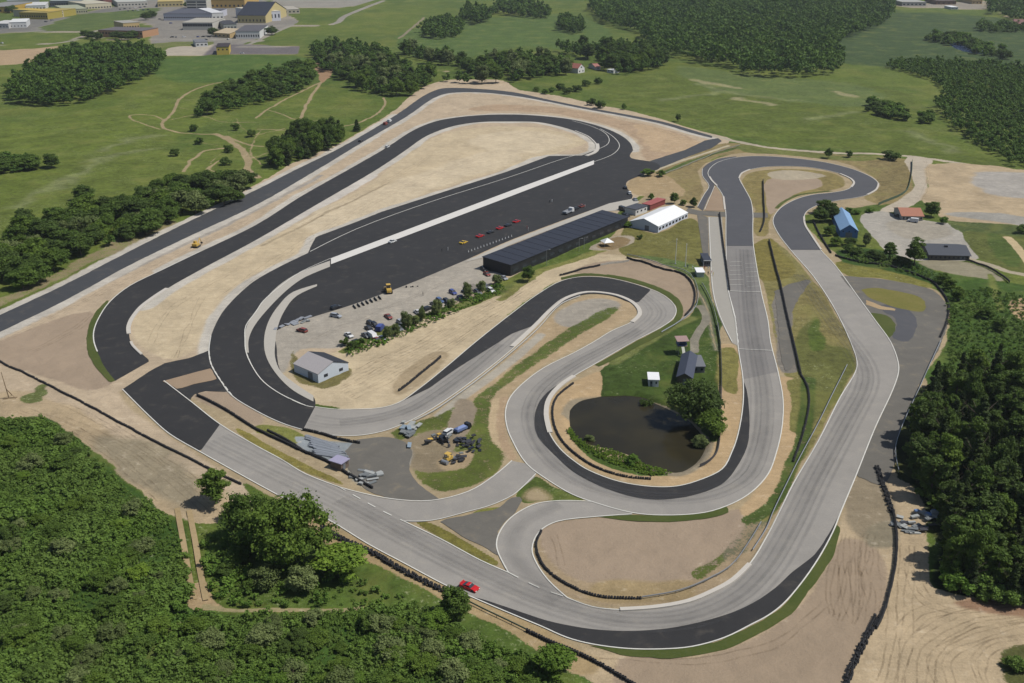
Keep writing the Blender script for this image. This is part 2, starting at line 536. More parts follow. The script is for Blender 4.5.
sheet('grass_island', gs([(862, 290), (875, 288), (900, 292), (920, 297), (925, 304), (923, 312), (905, 310), (882, 303), (868, 297), (862, 290)]), M_DRY, 0.6, paved=False)
sheet('grass_island', gs([(870, 313), (884, 315), (894, 322), (895, 330), (889, 338), (880, 327), (870, 313)]), M_TURF, 0.5, paved=False)
sheet('sand_patch', gg([(866, 300), (880, 306), (896, 309), (896, 311), (880, 309.5), (866, 305)]), M_SAND2, 0.5, paved=False)

sheet('grass_verge', gs([(590, 645.5), (627, 650), (662, 650.5), (692, 648), (724.5, 639), (752, 625.5), (768, 617), (783, 605.5), (800.5, 585.5), (818, 560.5), (833, 533), (836.5, 525)]) + gs([(839.5, 525), (839, 534), (832, 558), (813, 586), (789, 616), (768, 629), (730, 648), (700, 655), (662, 658.5), (620, 655)]), M_TURF, 0.3, paved=False)
sheet('grass_verge', gs([(597, 517), (632, 515), (662, 516), (704, 513.5), (727, 506)]) + gs([(731, 512), (712, 518), (687, 521), (662, 522), (625, 520.5)]), M_TURF, 0.3, paved=False)
sheet('grass_verge', gs([(115, 381), (104, 366), (97.5, 352), (94, 342), (94, 331), (99, 318), (109.5, 301)]) + gs([(107.5, 300), (96, 312), (89, 326), (86.5, 342), (90, 358), (99, 371), (110, 383)]), M_TURF, 0.25, paved=False)
sheet('grass_verge', gs([(562, 280), (582, 276), (607, 277), (632, 282.5), (657, 291), (670, 299), (677, 309), (674, 319), (660, 329), (637, 341), (594.5, 365.5)]) + gs([(600, 367), (640, 346), (665, 333), (680, 321), (683, 309), (676, 297), (660, 288), (634, 279.5), (607, 274.5), (582, 273.5), (560, 278)]), M_TURF, 0.3, paved=False)

# darker new surfacing
sheet('new_surfacing', gs([(398.5, 403), (418.5, 389.5), (443.5, 369.5), (476, 342), (512, 313.5), (537, 295), (562, 281), (582, 277), (607, 278), (632, 283.5), (651, 290)]) +
      gs([(639, 302), (632, 303), (612, 296), (590, 294), (570, 299), (556, 308), (537, 324), (512, 334), (498, 343), (455, 370), (430, 388)]), M_DARK, 0.08)
sheet('new_surfacing', gs([(574, 377), (553, 388), (539.5, 402), (534.5, 419.5), (538, 437), (554.5, 455), (577, 474.5), (609.5, 490), (647, 499.5), (687, 497), (722, 484.5), (737, 467), (747, 447), (749.5, 424.5), (747, 392), (743, 380)]) +
      gs(B_D[-26:][::1])[0:0] + gs([p for p in B_D if B_D.index((574.5, 376)) <= B_D.index(p) <= B_D.index((743, 379.5))])[::-1], M_DARK, 0.08)
kA = A_CH.index((790.5, 250)); kB = B_CH.index((820.5, 250))
sheet('new_surfacing', gs([(753.5, 246), (753, 230), (753, 216)]) + gs(A_CH[:kA + 1]) + gs(B_CH[:kB + 1])[::-1] + gs([(726, 216), (726, 246)]), M_MIDA, 0.0)
k0, k1 = B_CH.index((840.5, 513)), B_CH.index((471, 597))
sheet('new_surfacing', gs(B_CH[k0:k1 + 1]) + gs([(484, 600), (512, 609.5), (537, 618), (562, 624.5), (592, 629.5), (624.5, 631.5), (662, 629.5), (702, 622), (737, 611), (768, 594), (793, 572), (815.5, 554), (835.5, 522)]), M_DARK, 0.1)
sheet('sand_patch', gg([(163, 381.5), (190, 374), (211, 368.5), (217, 380), (195, 384), (178, 389.5)]), M_GRAV, 0.2)
# gravel triangle beside the start straight, sand ring in the last hairpin
sheet('gravel_trap', gg([(715, 187), (722.5, 197), (725.5, 211), (704.5, 211)]), M_GRAV, 0.15)
# raised concrete verges round the pit entry
sheet('pit_verge', gg([(594, 160.5), (512, 190.5), (331, 258.5), (331, 264.5), (512, 196), (594, 164.5)]), mat('pale_concrete', S(222, 218, 210), 0.9, 0.10, 0.5, coord='W'))
sheet('pit_verge', gs([(330, 261), (301, 272), (278.5, 286), (256, 311), (247, 326), (244.5, 341), (246, 353)]) + gs([(249, 353), (248.5, 341), (254, 327), (271, 306), (291, 287), (306, 277), (330, 267)]), M_CONC)
sheet('pit_verge', gs([(317, 284.5), (293.5, 292), (278.5, 306), (268, 323), (264, 342), (267, 359), (278.5, 377), (293.5, 391), (313.5, 402)]) + gs([(313.5, 396), (296, 384.5), (281, 372), (275, 357), (275.5, 342), (277, 330), (284, 312), (297, 296), (317, 286.5)]), M_CONC)
sheet('apron', gg([(463.5, 262.5), (512, 240.5), (609.5, 203.5), (632, 199), (640, 202), (625, 210), (614, 211), (596, 212.5), (512, 244.5), (483, 258)]), M_CONC, 0.15)

# painted edge lines, kerbs
LW = 0.31
line('edge_line', gs(A_C[5:]), LW, M_WHITE)
line('edge_line', gs(A_CH), LW, M_WHITE)
line('edge_line', gs(B_C), LW, M_WHITE)
line('edge_line', gs([(246, 352), (252.5, 367), (263.5, 382), (281, 394.5), (306, 406), (314, 407.5)]), LW, M_WHITE, dash=(5, 1.5))
line('edge_line', gs(B_D), LW, M_WHITE)
line('edge_line', gs(B_CH), LW, M_WHITE)
line('edge_line', gs(UP_S[:7]), LW, M_WHITE)
line('edge_line', gs(UP_S[6:9]), LW, M_WHITE, dash=(3, 3))
line('edge_line', gs(UP_S[8:12]), LW, M_WHITE)
line('edge_line', gs(UP_S[11:]), LW, M_WHITE, dash=(3, 3))
line('edge_line', gs(F_OUT[:9]), LW, M_WHITE)
line('edge_line', gs(F_IN[:-1]), LW, M_WHITE)
line('edge_line', gs(LINK[:7]), LW, M_WHITE)
line('edge_line', gs(LINK[8:15]), LW * .8, M_WHITE)
line('edge_line', gs(OB_OUT[2:10]), 0.4, M_WHITE)
line('edge_line', gs([(209, 352), (211, 364), (220, 380), (232, 396)]), 0.45, M_WHITE, dash=(3, 1.5))
line('edge_line', gs([(310, 252), (356, 229.5), (431, 202), (506, 178.5), (560, 160), (575, 155.5), (596, 150), (608, 144), (606, 134), (590, 126), (572, 121)]), 0.4, M_WHITE)
line('edge_line', gs([(594, 162), (612, 155), (619.5, 146), (612, 136), (600, 129)]), 0.4, M_WHITE)
for a, b in (((709, 217.5), (712, 291)),):
    line('edge_line', gs([(709, 217.5), (710.5, 253.5), (713, 291), (718, 311), (725, 328), (732, 342)]), 0.3, M_WHITE)
line('edge_line', gs([(714.5, 186.5), (704.5, 210)]), 0.25, M_WHITE)
line('edge_line', gs([(702.5, 169), (702.5, 176), (709, 186), (704, 195), (697.5, 207)]), 0.25, M_WHITE)
line('edge_line', gs([(728, 290), (734.5, 317)]), 0.3, M_WHITE)
line('edge_line', gs([(735, 316), (737, 332), (738.5, 345)]), 0.3, M_WHITE, dash=(3, 3))
# starting grid
for y in (262.0, 266.0, 270.5, 275, 280, 285.0):
    x0, x1 = 729.5, 756.5 + (y - 263) * 0.17
    line('grid_line', gg([(x0, y + .4), (x0 + (x1 - x0) * .45, y)]), 0.22, M_WHITE)
    line('grid_line', gg([(x0 + (x1 - x0) * .58, y + 2), (x1 - 1, y + 1.6)]), 0.22, M_WHITE)
line('start_line', gg([(730, 291.5), (761.5, 292.5)]), 0.4, M_WHITE)
line('start_line', gg([(738.5, 349.5), (772, 351)]), 0.35, M_WHITE)

KERBS = [([(129, 334), (128.5, 328), (131, 320.5), (136, 313), (142, 306.3), (155, 296.5), (167, 288.7)], 1.5),
         ([(131, 342), (133, 346), (141.5, 354.5)], 0.9),
         ([(512, 347), (535, 326), (554, 307), (567, 298), (587, 292.5), (612, 294.5), (629, 300.5), (638, 308), (639.5, 315), (632, 322.5)], 1.6),
         ([(574, 376.3), (560, 386), (549, 399.5), (546.2, 415), (550, 433)], 1.5),
         ([(597, 144), (597.5, 149), (594, 153), (586, 156)], 2.4), ([(596, 144), (588, 136.5), (575, 131)], 0.9),
         ([(739, 178.5), (742, 173.2), (750, 169.6)], 0.8), ([(709.5, 177), (712, 181), (717, 186)], 1.0), ([(723.5, 197), (725, 210)], 0.9),
         ([(878.5, 184), (876, 190), (867, 195)], 0.9), ([(851, 187.5), (854, 183), (850, 178.5), (840, 174)], 1.1),
         ([(620, 610), (652, 608), (687, 602), (712, 592), (732, 581), (749.5, 564.5)], 1.1),
         ([(804, 217), (805, 225), (811, 235), (821, 250)], 0.9)]
for p, w in KERBS:
    line('kerb', gs(p), w, M_KERB, h=0.06)

# wheel ruts and grader furrows: thin damp tracks on the bare ground
M_RUT = bpy.data.materials.new('rut_soil')
_nt, _bs = _nodes(M_RUT)
_pos = nn(_nt, 'ShaderNodeNewGeometry').outputs['Position']
_a = math_(_nt, 'MULTIPLY', ramp(_nt, noise_(_nt, _pos, 0.25, 4, 0.7), 0.3, 0.8), 0.34)
_bs.inputs['Base Color'].default_value = (*S(128, 106, 78), 1); _bs.inputs['Roughness'].default_value = 0.95
_tr = nn(_nt, 'ShaderNodeBsdfTransparent'); _mx = nn(_nt, 'ShaderNodeMixShader')
_out = [q for q in _nt.nodes if q.type == 'OUTPUT_MATERIAL'][0]
_nt.links.new(_a, _mx.inputs[0]); _nt.links.new(_tr.outputs[0], _mx.inputs[1]); _nt.links.new(_bs.outputs[0], _mx.inputs[2]); _nt.links.new(_mx.outputs[0], _out.inputs[0])
RUTS = []


def ruts(px, n, gap, w=.4, wob=.5):
    RUTS.append((px, n, gap, w, wob))     # laid once the ground heights are known


# worn rubber on the racing line: faint dark streaks in the surface
def rubber(pts, w):
    m = MATS.get('tyre_rubber')
    if m is None:
        m = bpy.data.materials.new('tyre_rubber')
        nt, bs = _nodes(m)
        pos = nn(nt, 'ShaderNodeNewGeometry').outputs['Position']
        uv = nn(nt, 'ShaderNodeAttribute', attribute_name='across')
        n = noise_(nt, pos, 0.12, 4, 0.7)
        u = uv.outputs['Fac']
        edge = math_(nt, 'MULTIPLY', math_(nt, 'MULTIPLY', u, math_(nt, 'SUBTRACT', 1.0, u)), 4.0)
        sep = nn(nt, 'ShaderNodeCombineXYZ')
        nt.links.new(math_(nt, 'MULTIPLY', u, 9.0), sep.inputs[0])
        st = noise_(nt, sep.outputs[0], 1.0, 3, 0.7)
        a = math_(nt, 'MULTIPLY', math_(nt, 'MULTIPLY', edge, math_(nt, 'MULTIPLY', n, st)), 0.5)
        tr = nn(nt, 'ShaderNodeBsdfTransparent')
        mx = nn(nt, 'ShaderNodeMixShader')
        bs.inputs['Base Color'].default_value = (0.05, 0.05, 0.052, 1); bs.inputs['Roughness'].default_value = 0.85
        out = [x for x in nt.nodes if x.type == 'OUTPUT_MATERIAL'][0]
        nt.links.new(a, mx.inputs[0]); nt.links.new(tr.outputs[0], mx.inputs[1]); nt.links.new(bs.outputs[0], mx.inputs[2])
        nt.links.new(mx.outputs[0], out.inputs[0])
        MATS['tyre_rubber'] = m
    z = nextz(0.003)
    L, Q = band(pts, w); n = len(pts)
    vs, fs, at = [], [], []
    K = 6
    for i in range(n):
        for k in range(K + 1):
            t = k / K
            vs.append((L[i][0] * (1 - t) + Q[i][0] * t, L[i][1] * (1 - t) + Q[i][1] * t, z)); at.append(t)
    for i in range(n - 1):
        for k in range(K):
            a = i * (K + 1) + k
            fs.append((a, a + 1, a + K + 2, a + K + 1))
    me = bpy.data.meshes.new('rubber'); me.from_pydata(vs, [], fs); me.materials.append(m)
    me.attributes.new('across', 'FLOAT', 'POINT').data.foreach_set('value', at)
    tag(link('tyre_marks', me), kind='structure')


rubber(gs([(800, 275), (835, 325), (862, 362), (866, 382), (845, 425), (815, 480), (790, 530), (765, 570), (735, 598), (690, 617), (630, 621), (575, 610), (520, 590), (440, 552), (340, 500)]), 6.0)
rubber(gs([(745, 250), (751, 320), (758, 360), (764, 400), (760, 445), (742, 480), (700, 497), (640, 497), (590, 485), (552, 460), (532, 425), (538, 395), (570, 368), (640, 330)]), 6.0)
MAIN1 = [(800, 275), (835, 325), (862, 362), (866, 382), (845, 425), (815, 480), (790, 530), (765, 570), (735, 598), (690, 617), (630, 621), (575, 610), (520, 590), (440, 552), (340, 500), (260, 462), (215, 440)]
MAIN2 = [(745, 250), (751, 320), (758, 360), (764, 400), (760, 445), (742, 480), (700, 497), (640, 497), (590, 485), (552, 460), (532, 425), (538, 395), (570, 368), (640, 330), (656, 312), (640, 296)]
MAIN3 = [(310, 420), (340, 424), (400, 414), (450, 385), (500, 345), (540, 310), (580, 286), (620, 286)]
for base, offs in ((MAIN1, (-4.2, -2.6, -1.1, .8, 2.3, 3.9)), (MAIN2, (-3.9, -2.2, -.8, 1.2, 2.8)), (MAIN3, (-3.0, -1.2, .9, 2.8))):
    bb = gs(base)
    for k, o_ in enumerate(offs):
        rubber(band(bb, 2 * abs(o_))[0 if o_ > 0 else 1], 1.1 if k % 2 else .6)
rubber(gs([(340, 424), (400, 414), (450, 385), (500, 345)]), 6.0)
rubber(gs([(560, 505), (525, 522), (512, 545), (525, 570), (560, 600)]), 5.0)
# ================================================================== GROUND SHEET
def axis(lo, hi, core0, core1, step, growth):
    a = [core0]
    while a[-1] < core1: a.append(a[-1] + step)
    s = step
    while a[-1] < hi:
        s *= growth; a.append(a[-1] + s)
    s = step
    while a[0] > lo:
        s *= growth; a.insert(0, a[0] - s)
    return np.array(a)


def core_axis(lo, hi, spans, growth):
    a = [spans[0][0]]
    for x0, x1, st in spans:
        n = int(round((x1 - x0) / st)); a += [x0 + (x1 - x0) * (k + 1) / n for k in range(n)]
    s = spans[-1][2]
    while a[-1] < hi: s *= growth; a.append(a[-1] + s)
    s = spans[0][2]
    while a[0] > lo: s *= growth; a.insert(0, a[0] - s)
    return np.array(a)


GX = core_axis(-9000, 9000, [(-330, -170, 1.3), (-170, 170, .72), (170, 330, 1.3)], 1.035)
GY = core_axis(-2500, 14000, [(150, 480, .72), (480, 800, 1.3)], 1.03)
XX, YY = np.meshgrid(GX, GY)
NX, NY = len(GX), len(GY)
X, Y = XX.ravel(), YY.ravel()
W1x = (fbm(X / 14, Y / 14, 31, 4) - .5) * 2; W1y = (fbm(X / 14, Y / 14, 57, 4) - .5) * 2


def sdf(px, py, poly):
    """signed distance, negative inside"""
    P = np.array(poly)
    Q = np.roll(P, -1, axis=0)
    d = np.full(px.shape, 1e18); ins = np.zeros(px.shape, bool)
    for (ax, ay), (bx, by) in zip(P, Q):
        ex, ey = bx - ax, by - ay
        wx, wy = px - ax, py - ay
        t = np.clip((wx * ex + wy * ey) / (ex * ex + ey * ey + 1e-12), 0, 1)
        dx, dy = wx - ex * t, wy - ey * t
        d = np.minimum(d, dx * dx + dy * dy)
        c = ((ay > py) != (by > py))
        if ey != 0:
            c &= px < (bx - ax) * (py - ay) / ey + ax
            ins ^= c
    d = np.sqrt(d)
    return np.where(ins, -d, d)


def pdist(px, py, pts):
    d = np.full(px.shape, 1e18)
    for (ax, ay), (bx, by) in zip(pts[:-1], pts[1:]):
        ex, ey = bx - ax, by - ay
        t = np.clip(((px - ax) * ex + (py - ay) * ey) / (ex * ex + ey * ey + 1e-12), 0, 1)
        d = np.minimum(d, (px - ax - ex * t) ** 2 + (py - ay - ey * t) ** 2)
    return np.sqrt(d)


COL = np.zeros((len(X), 3)); VEG = np.ones(len(X)); BARE = np.tile(np.array(S(186, 163, 128)), (len(X), 1))
# base: meadow with broad tonal patches
n1 = fbm(X / 90, Y / 140, 3, 4); n2 = fbm(X / 25, Y / 40, 9, 3)
base_a, base_b, base_c = np.array(S(98, 112, 46)), np.array(S(118, 122, 58)), np.array(S(84, 102, 42))
w = np.clip((n1 - .35) / .3, 0, 1)[:, None]; COL[:] = base_c * (1 - w) + base_a * w
w = np.clip((n2 - .5) / .3, 0, 1)[:, None] * .6; COL[:] = COL * (1 - w) + base_b * w


def _apply(sel, wgt, col, veg, tone=0.0, k=0):
    c = np.array(col)[None, :]
    if tone:
        c = c * (1 + tone * 2 * (fbm(X[sel] / 9, Y[sel] / 9, 70 + k, 4) - .5))[:, None]
    wide = np.clip(wgt * 3.5, 0, 1)[:, None]
    if veg >= 0.35:
        COL[sel] = COL[sel] * (1 - wide) + c * wide
    else:
        BARE[sel] = BARE[sel] * (1 - wide) + c * wide
    VEG[sel] = VEG[sel] * (1 - wgt) + veg * wgt


NP = [0]


def patch(px, col, veg=0.0, feather=1.5, warp=2.0, tone=0.12, alpha=1.0, sm=True):
    """colour a patch of ground outlined by surveyed points"""
    NP[0] += 1
    poly = gg(px)
    if sm: poly = smooth(poly, 3, True)
    P = np.array(poly); m = feather + warp + 1
    sel = np.where((X > P[:, 0].min() - m) & (X < P[:, 0].max() + m) & (Y > P[:, 1].min() - m) & (Y < P[:, 1].max() + m))[0]
    if len(sel) == 0: return
    d = sdf(X[sel] + W1x[sel] * warp, Y[sel] + W1y[sel] * warp, poly)
    t = np.clip(0.5 - d / (2 * feather), 0, 1)
    _apply(sel, alpha * t * t * (3 - 2 * t), col, veg, tone, NP[0])


def stroke(px, width, col, veg=0.0, feather=0.8, warp=0.6, tone=0.12, alpha=1.0, world=False):
    NP[0] += 1
    pts = px if world else gs(px, 4)
    P = np.array(pts); m = width + feather + warp + 1
    sel = np.where((X > P[:, 0].min() - m) & (X < P[:, 0].max() + m) & (Y > P[:, 1].min() - m) & (Y < P[:, 1].max() + m))[0]
    if len(sel) == 0: return
    d = pdist(X[sel] + W1x[sel] * warp, Y[sel] + W1y[sel] * warp, pts) - width / 2
    t = np.clip(0.5 - d / (2 * feather), 0, 1)
    _apply(sel, alpha * t * t * (3 - 2 * t), col, veg, tone, NP[0])


SAND, SAND_L, SAND_P, SAND_D = S(190, 171, 144), S(207, 190, 160), S(170, 147, 122), S(160, 140, 110)
GRV, DIRT, YARD = S(167, 148, 126), S(140, 122, 98), S(172, 164, 150)
GL, GM, GD, DRY, DRY2, SCR = S(74, 98, 42), S(88, 106, 50), S(54, 76, 34), S(128, 122, 70), S(150, 138, 92), S(58, 80, 36)

# --- far fields, left
patch([(-40, 130), (60, 118), (140, 100), (210, 70), (250, 78), (190, 130), (130, 160), (60, 200), (-40, 240)], S(100, 113, 46), 1, 8, 6, .25)
patch([(0, 215), (40, 178), (120, 150), (230, 160), (240, 190), (120, 225), (0, 262)], S(100, 112, 48), 1, 4, 4, .25)
patch([(160, 60), (240, 55), (330, 60), (310, 75), (260, 80), (180, 82)], S(80, 104, 44), 1, 5, 4)
patch([(400, 35), (470, 20), (560, 14), (610, 34), (590, 50), (520, 46), (440, 62)], S(86, 106, 52), 1, 5, 5)
patch([(600, 92), (650, 70), (680, 62), (760, 78), (860, 84), (920, 100), (905, 128), (960, 150), (1010, 168), (900, 152), (800, 146), (720, 132), (650, 112)], S(94, 106, 44), 1, 6, 6, .25)
patch([(840, 36), (900, 12), (1010, 20), (1040, 40), (1040, 70), (930, 66), (880, 66), (830, 60)], S(68, 86, 48), 1, 8, 6)
patch([(680, 66), (740, 74), (850, 84), (880, 98), (850, 106), (770, 98), (720, 92)], S(98, 112, 60), 1, 8, 10, alpha=.6)
for p in ([(838, 92), (852, 96)], [(690, 80), (735, 88)], [(735, 98), (775, 105)]):
    stroke(p, 5, S(150, 145, 105), .6, 4, 6, alpha=.6)
# industrial ground
patch([(-40, 24), (70, 16), (110, 6), (150, 6), (120, 16), (60, 30), (-40, 36)], S(120, 118, 112), 0, 5, 2, sm=False)
patch([(140, -3), (260, -3), (300, 22), (236, 47), (205, 44), (150, 44), (152, 26), (120, 18)], S(138, 133, 124), 0, 4, 2, sm=False)
patch([(268, -4), (388, -4), (352, 7), (280, 9)], S(150, 145, 134), 0, 4, 1, sm=False)
patch([(158, 56), (170, 47), (216, 45), (206, 56)], S(178, 168, 150), 0, 4, 2, sm=False)
patch([(205, 55), (216, 44), (300, 46), (298, 54)], S(112, 106, 106), 0, 3, 1, sm=False)
patch([(-40, 52), (30, 49), (60, 46), (42, 58), (20, 64), (-40, 66)], S(176, 152, 120), 0, 5, 3)
for p, wd in (([(-40, 31), (84, 32)], 7), ([(0, 45), (60, 43), (84, 36), (100, 30)], 8), ([(38, 30), (60, 22), (76, 16)], 8), ([(96, 38), (130, 40), (200, 39), (260, 41)], 10),
              ([(240, 47), (296, 46)], 8), ([(276, 26), (328, 25), (345, 16), (385, 0)], 9), ([(262, 38), (290, 26)], 6), ([(280, 18), (330, 19)], 6), ([(250, 44), (272, 34)], 5)):
    stroke(p, wd, S(152, 146, 134), 0, 3, 1)
stroke([(400, 38), (412, 28), (424, 18)], 4, S(140, 130, 105), 0, 2, 2)
stroke([(424, 72), (440, 71), (452, 72)], 4, S(160, 150, 120), 0, 2, 2)
patch([(896, 5), (1000, 2), (985, 9), (900, 7)], S(150, 142, 128), 0, 5, 3)
stroke([(975, -3), (990, 7), (1002, 14), (1030, 26)], 7, S(160, 148, 120), 0, 3, 1)
stroke([(985, 8), (930, 7)], 8, S(165, 158, 140), 0, 3, 1)
patch([(42, 30), (84, 31), (100, 27), (124, 21), (150, 15), (158, 8), (140, 9), (100, 13), (80, 14), (62, 20)], S(88, 104, 54), 1, 4, 2)
patch([(150, 44), (205, 41), (214, 44), (170, 46), (150, 52)], S(110, 116, 66), 1, 3, 2)
# paths on the left meadow
PATH = S(164, 146, 112)
for p, wd in (([(232, 80), (205, 86), (182, 97), (172, 113), (162, 126), (172, 131), (200, 134), (216, 134)], 2.6), ([(160, 129), (135, 121), (130, 116), (150, 115), (164, 121)], 1.8),
              ([(170, 120), (195, 115), (225, 122), (258, 122)], 1.4), ([(205, 103), (210, 95), (224, 82)], 2.0), ([(216, 134), (228, 140), (240, 148), (248, 158), (249, 170), (258, 178)], 4.5),
              ([(225, 148), (205, 151), (192, 160), (184, 172)], 2.4), ([(226, 136), (250, 145), (262, 146)], 2.2), ([(337, 62), (325, 78), (312, 95), (302, 115), (296, 128)], 2.8), ([(326, 80), (300, 92), (270, 108), (256, 118)], 2.2),
              ([(270, 110), (296, 120)], 1.6), ([(258, 129), (285, 130), (345, 126), (375, 115), (385, 104), (383, 98)], 2.0), ([(310, 66), (340, 63)], 3), ([(180, 108), (195, 110)], 1.4), ([(222, 160), (210, 170), (250, 180)], 1.6)):
    stroke(p, wd, PATH, 0.1, 1.2, 1.5)
patch([(318, 62), (340, 61), (336, 70), (322, 82), (318, 74)], S(160, 130, 100), 0, 2, 2)

POND_ = [(572, 414.5), (577, 404), (587, 399.5), (612, 396), (639.5, 397), (657, 404.5), (672, 412), (690, 424), (702, 442), (700, 455), (692, 464), (674.5, 472), (652, 467)]
# --- the circuit's sand
patch([(-60, 343), (0, 311), (60, 282), (128, 248), (200, 213), (256, 185), (290, 165), (340, 143), (395, 110), (425, 86), (450, 80), (500, 80), (520, 90), (560, 96), (600, 105), (650, 116), (700, 131), (730, 139), (712, 150),
       (690, 160), (660, 176), (630, 204), (560, 250), (470, 300), (380, 370), (330, 400), (270, 420), (340, 520), (240, 478), (252, 510), (225, 521), (190, 517), (160, 510), (120, 470), (60, 430), (25, 417), (-60, 440)], SAND, 0, 1.5, 1.5)
patch([(-60, 340), (0, 309), (100, 262), (180, 222), (150, 222), (60, 270), (-60, 325)], S(150, 136, 104), .3, 2.5, 3, alpha=.8)
patch([(140, 340), (136, 322), (150, 305), (220, 268), (320, 212), (380, 178), (420, 146), (460, 130), (520, 127), (560, 132), (585, 142), (560, 152), (500, 170), (400, 202), (310, 240), (290, 258), (250, 275), (215, 310), (203, 340), (175, 358), (150, 350)], S(200, 182, 150), 0, 2, 1, .16)
patch([(300, 225), (430, 170), (500, 150), (520, 158), (430, 188), (320, 232)], SAND_L, 0, 5, 5, alpha=.6)
patch([(470, 140), (520, 131), (570, 138), (550, 150), (500, 152)], SAND_L, 0, 5, 5, alpha=.5)
patch([(-40, 358), (30, 330), (88, 312), (84, 340), (92, 360), (110, 384), (90, 389), (40, 374), (-40, 356)], GRV, -.4, 1.5, 1, .05)
patch([(500, 105), (560, 108), (620, 120), (690, 138), (690, 150), (650, 160), (640, 140), (600, 122), (540, 112), (470, 110)], S(178, 154, 126), 0, 3, 3)
patch([(640, 125), (690, 140), (700, 146), (660, 152), (645, 140)], S(190, 165, 132), 0, 3, 4)
stroke([(-60, 352), (0, 335), (128, 271), (256, 210), (320, 176)], 2.2, S(168, 160, 148), 0, 1, 1)
patch([(0, 422), (0, 395), (40, 395), (110, 440), (170, 470), (215, 490), (225, 522), (180, 515), (140, 490), (90, 450), (50, 428)], S(180, 160, 128), 0, 3, 3, .2)
patch([(95, 440), (150, 445), (190, 475), (200, 505), (150, 490)], S(150, 138, 114), 0, 5, 5, .25, alpha=.6)
patch([(20, 398), (36, 392), (50, 398), (30, 404)], S(100, 108, 60), .8, 2, 4)
patch([(38, 386), (44, 384), (50, 394), (40, 396)], S(100, 108, 60), .8, 2, 4)
patch([(122, 392), (240, 480), (330, 528), (560, 662), (640, 690), (840, 690), (900, 560), (900, 470), (945, 345), (950, 300), (900, 275), (840, 255), (815, 235), (805, 215), (880, 204), (890, 180), (860, 160), (760, 150), (700, 165), (640, 200), (600, 250), (400, 380), (300, 420), (200, 400)], S(172, 154, 122), 0, 1.5, 1, .15)
SHO = S(196, 189, 176)
for p, wd in ((OB_OUT[8:], 3.5), (OB_IN[5:], 4.5), (PAD_TOP, 3.0), (A_C[:12], 3.0), (RO_LO, 4.0), (RO_UP[:9], 3.5)):
    stroke(p, wd * 2, SHO, 0, 1.2, 1.2, .2, .75)
stroke([(250, 240), (320, 206), (372, 176)], 5, S(206, 198, 186), 0, 1.2, 1, .15)
stroke([(262, 246), (330, 212), (385, 184)], .8, S(170, 154, 126), 0, 1, 1.5, alpha=.7)
# --- sand between paddock and track
patch([(300, 380), (340, 350), (420, 325), (500, 295), (560, 265), (600, 255), (640, 258), (600, 268), (560, 280), (510, 312), (470, 345), (420, 385), (395, 403), (340, 408), (300, 398), (280, 380), (278, 350)], S(198, 180, 148), 0, 2, 1.5, .16)
patch([(268, 335), (300, 322), (400, 286), (470, 258), (500, 265), (495, 280), (470, 292), (430, 312), (380, 330), (345, 345), (300, 348), (282, 372), (276, 350)], YARD, 0, 1.5, 1.5, .10)
patch([(290, 358), (296, 350), (320, 380), (348, 370), (352, 375), (325, 390), (300, 385)], S(120, 112, 70), .7, 1.5, 3)
stroke([(345, 350), (400, 325), (440, 312), (480, 297), (530, 280)], 4.5, S(104, 112, 58), .9, 1.5, 2)
stroke([(500, 300), (540, 272), (580, 258), (620, 246)], 3.5, S(128, 128, 70), .8, 1.5, 2)
patch([(620, 246), (630, 225), (655, 234), (690, 218), (698, 222), (704, 262), (690, 270), (660, 262), (625, 256)], S(114, 110, 60), .9, 1.5, 2)
patch([(590, 250), (610, 238), (632, 236), (634, 242), (610, 250)], S(170, 158, 138), 0, 1.2, 1)
patch([(598, 247), (618, 237), (630, 240), (612, 250)], S(138, 118, 86), 0, .8, .6)
patch([(395, 384), (440, 352), (446, 356), (400, 394)], S(170, 152, 122), 0, 2, 1)
# hairpin gravel trap and its banks
patch([(575, 272), (600, 262), (640, 260), (664, 266), (685, 278), (694, 294), (690, 308), (680, 318), (676, 300), (650, 287), (612, 276)], S(166, 147, 124), -.4, 1.2, .6, .05)
patch([(640, 256), (700, 268), (712, 300), (720, 330), (700, 330), (690, 322), (698, 296), (690, 278), (664, 265)], S(96, 112, 62), 1, 1.5, 1)
patch([(595, 392), (600, 370), (660, 335), (690, 316), (700, 300), (712, 305), (722, 345), (722, 440), (700, 442), (690, 420), (655, 400), (612, 396)], S(68, 86, 36), 1, 1.2, 1, .25)
stroke([(612, 362), (650, 340), (690, 318)], 3, S(110, 116, 64), 1, 1.5, 1)
stroke([(700, 306), (706, 318), (695, 340), (695, 352)], 3.0, S(140, 134, 118), 0, .6, .3)
stroke([(697, 290), (706, 306), (712, 330), (716, 350)], 1.2, S(110, 112, 90), .4, .6, .3)
# inside of the hairpin
patch([(520, 345), (560, 312), (590, 296), (620, 298), (635, 310), (615, 326), (570, 350), (530, 372), (508, 396), (502, 420), (498, 440), (480, 420), (470, 400), (500, 370)], S(180, 158, 124), 0, 1.2, 1, .12)
patch([(555, 318), (590, 300), (615, 302), (610, 312), (570, 326)], S(164, 156, 142), 0, 2, 2)
patch([(520, 360), (560, 333), (600, 310), (618, 306), (616, 313), (580, 336), (545, 360), (520, 376), (495, 400), (492, 440), (478, 445), (468, 430), (470, 405), (495, 380)], S(88, 100, 46), .62, 1.5, 1.5)
stroke([(440, 415), (480, 384), (512, 360), (540, 335)], 2.5, S(176, 168, 152), 0, 1, .5)
stroke([(497, 400), (493, 420), (497, 450)], 2.2, S(196, 174, 138), 0, .8, .5)
stroke([(505, 398), (501, 415), (503, 440), (512, 458)], 2.0, S(176, 152, 122), 0, .6, .3)
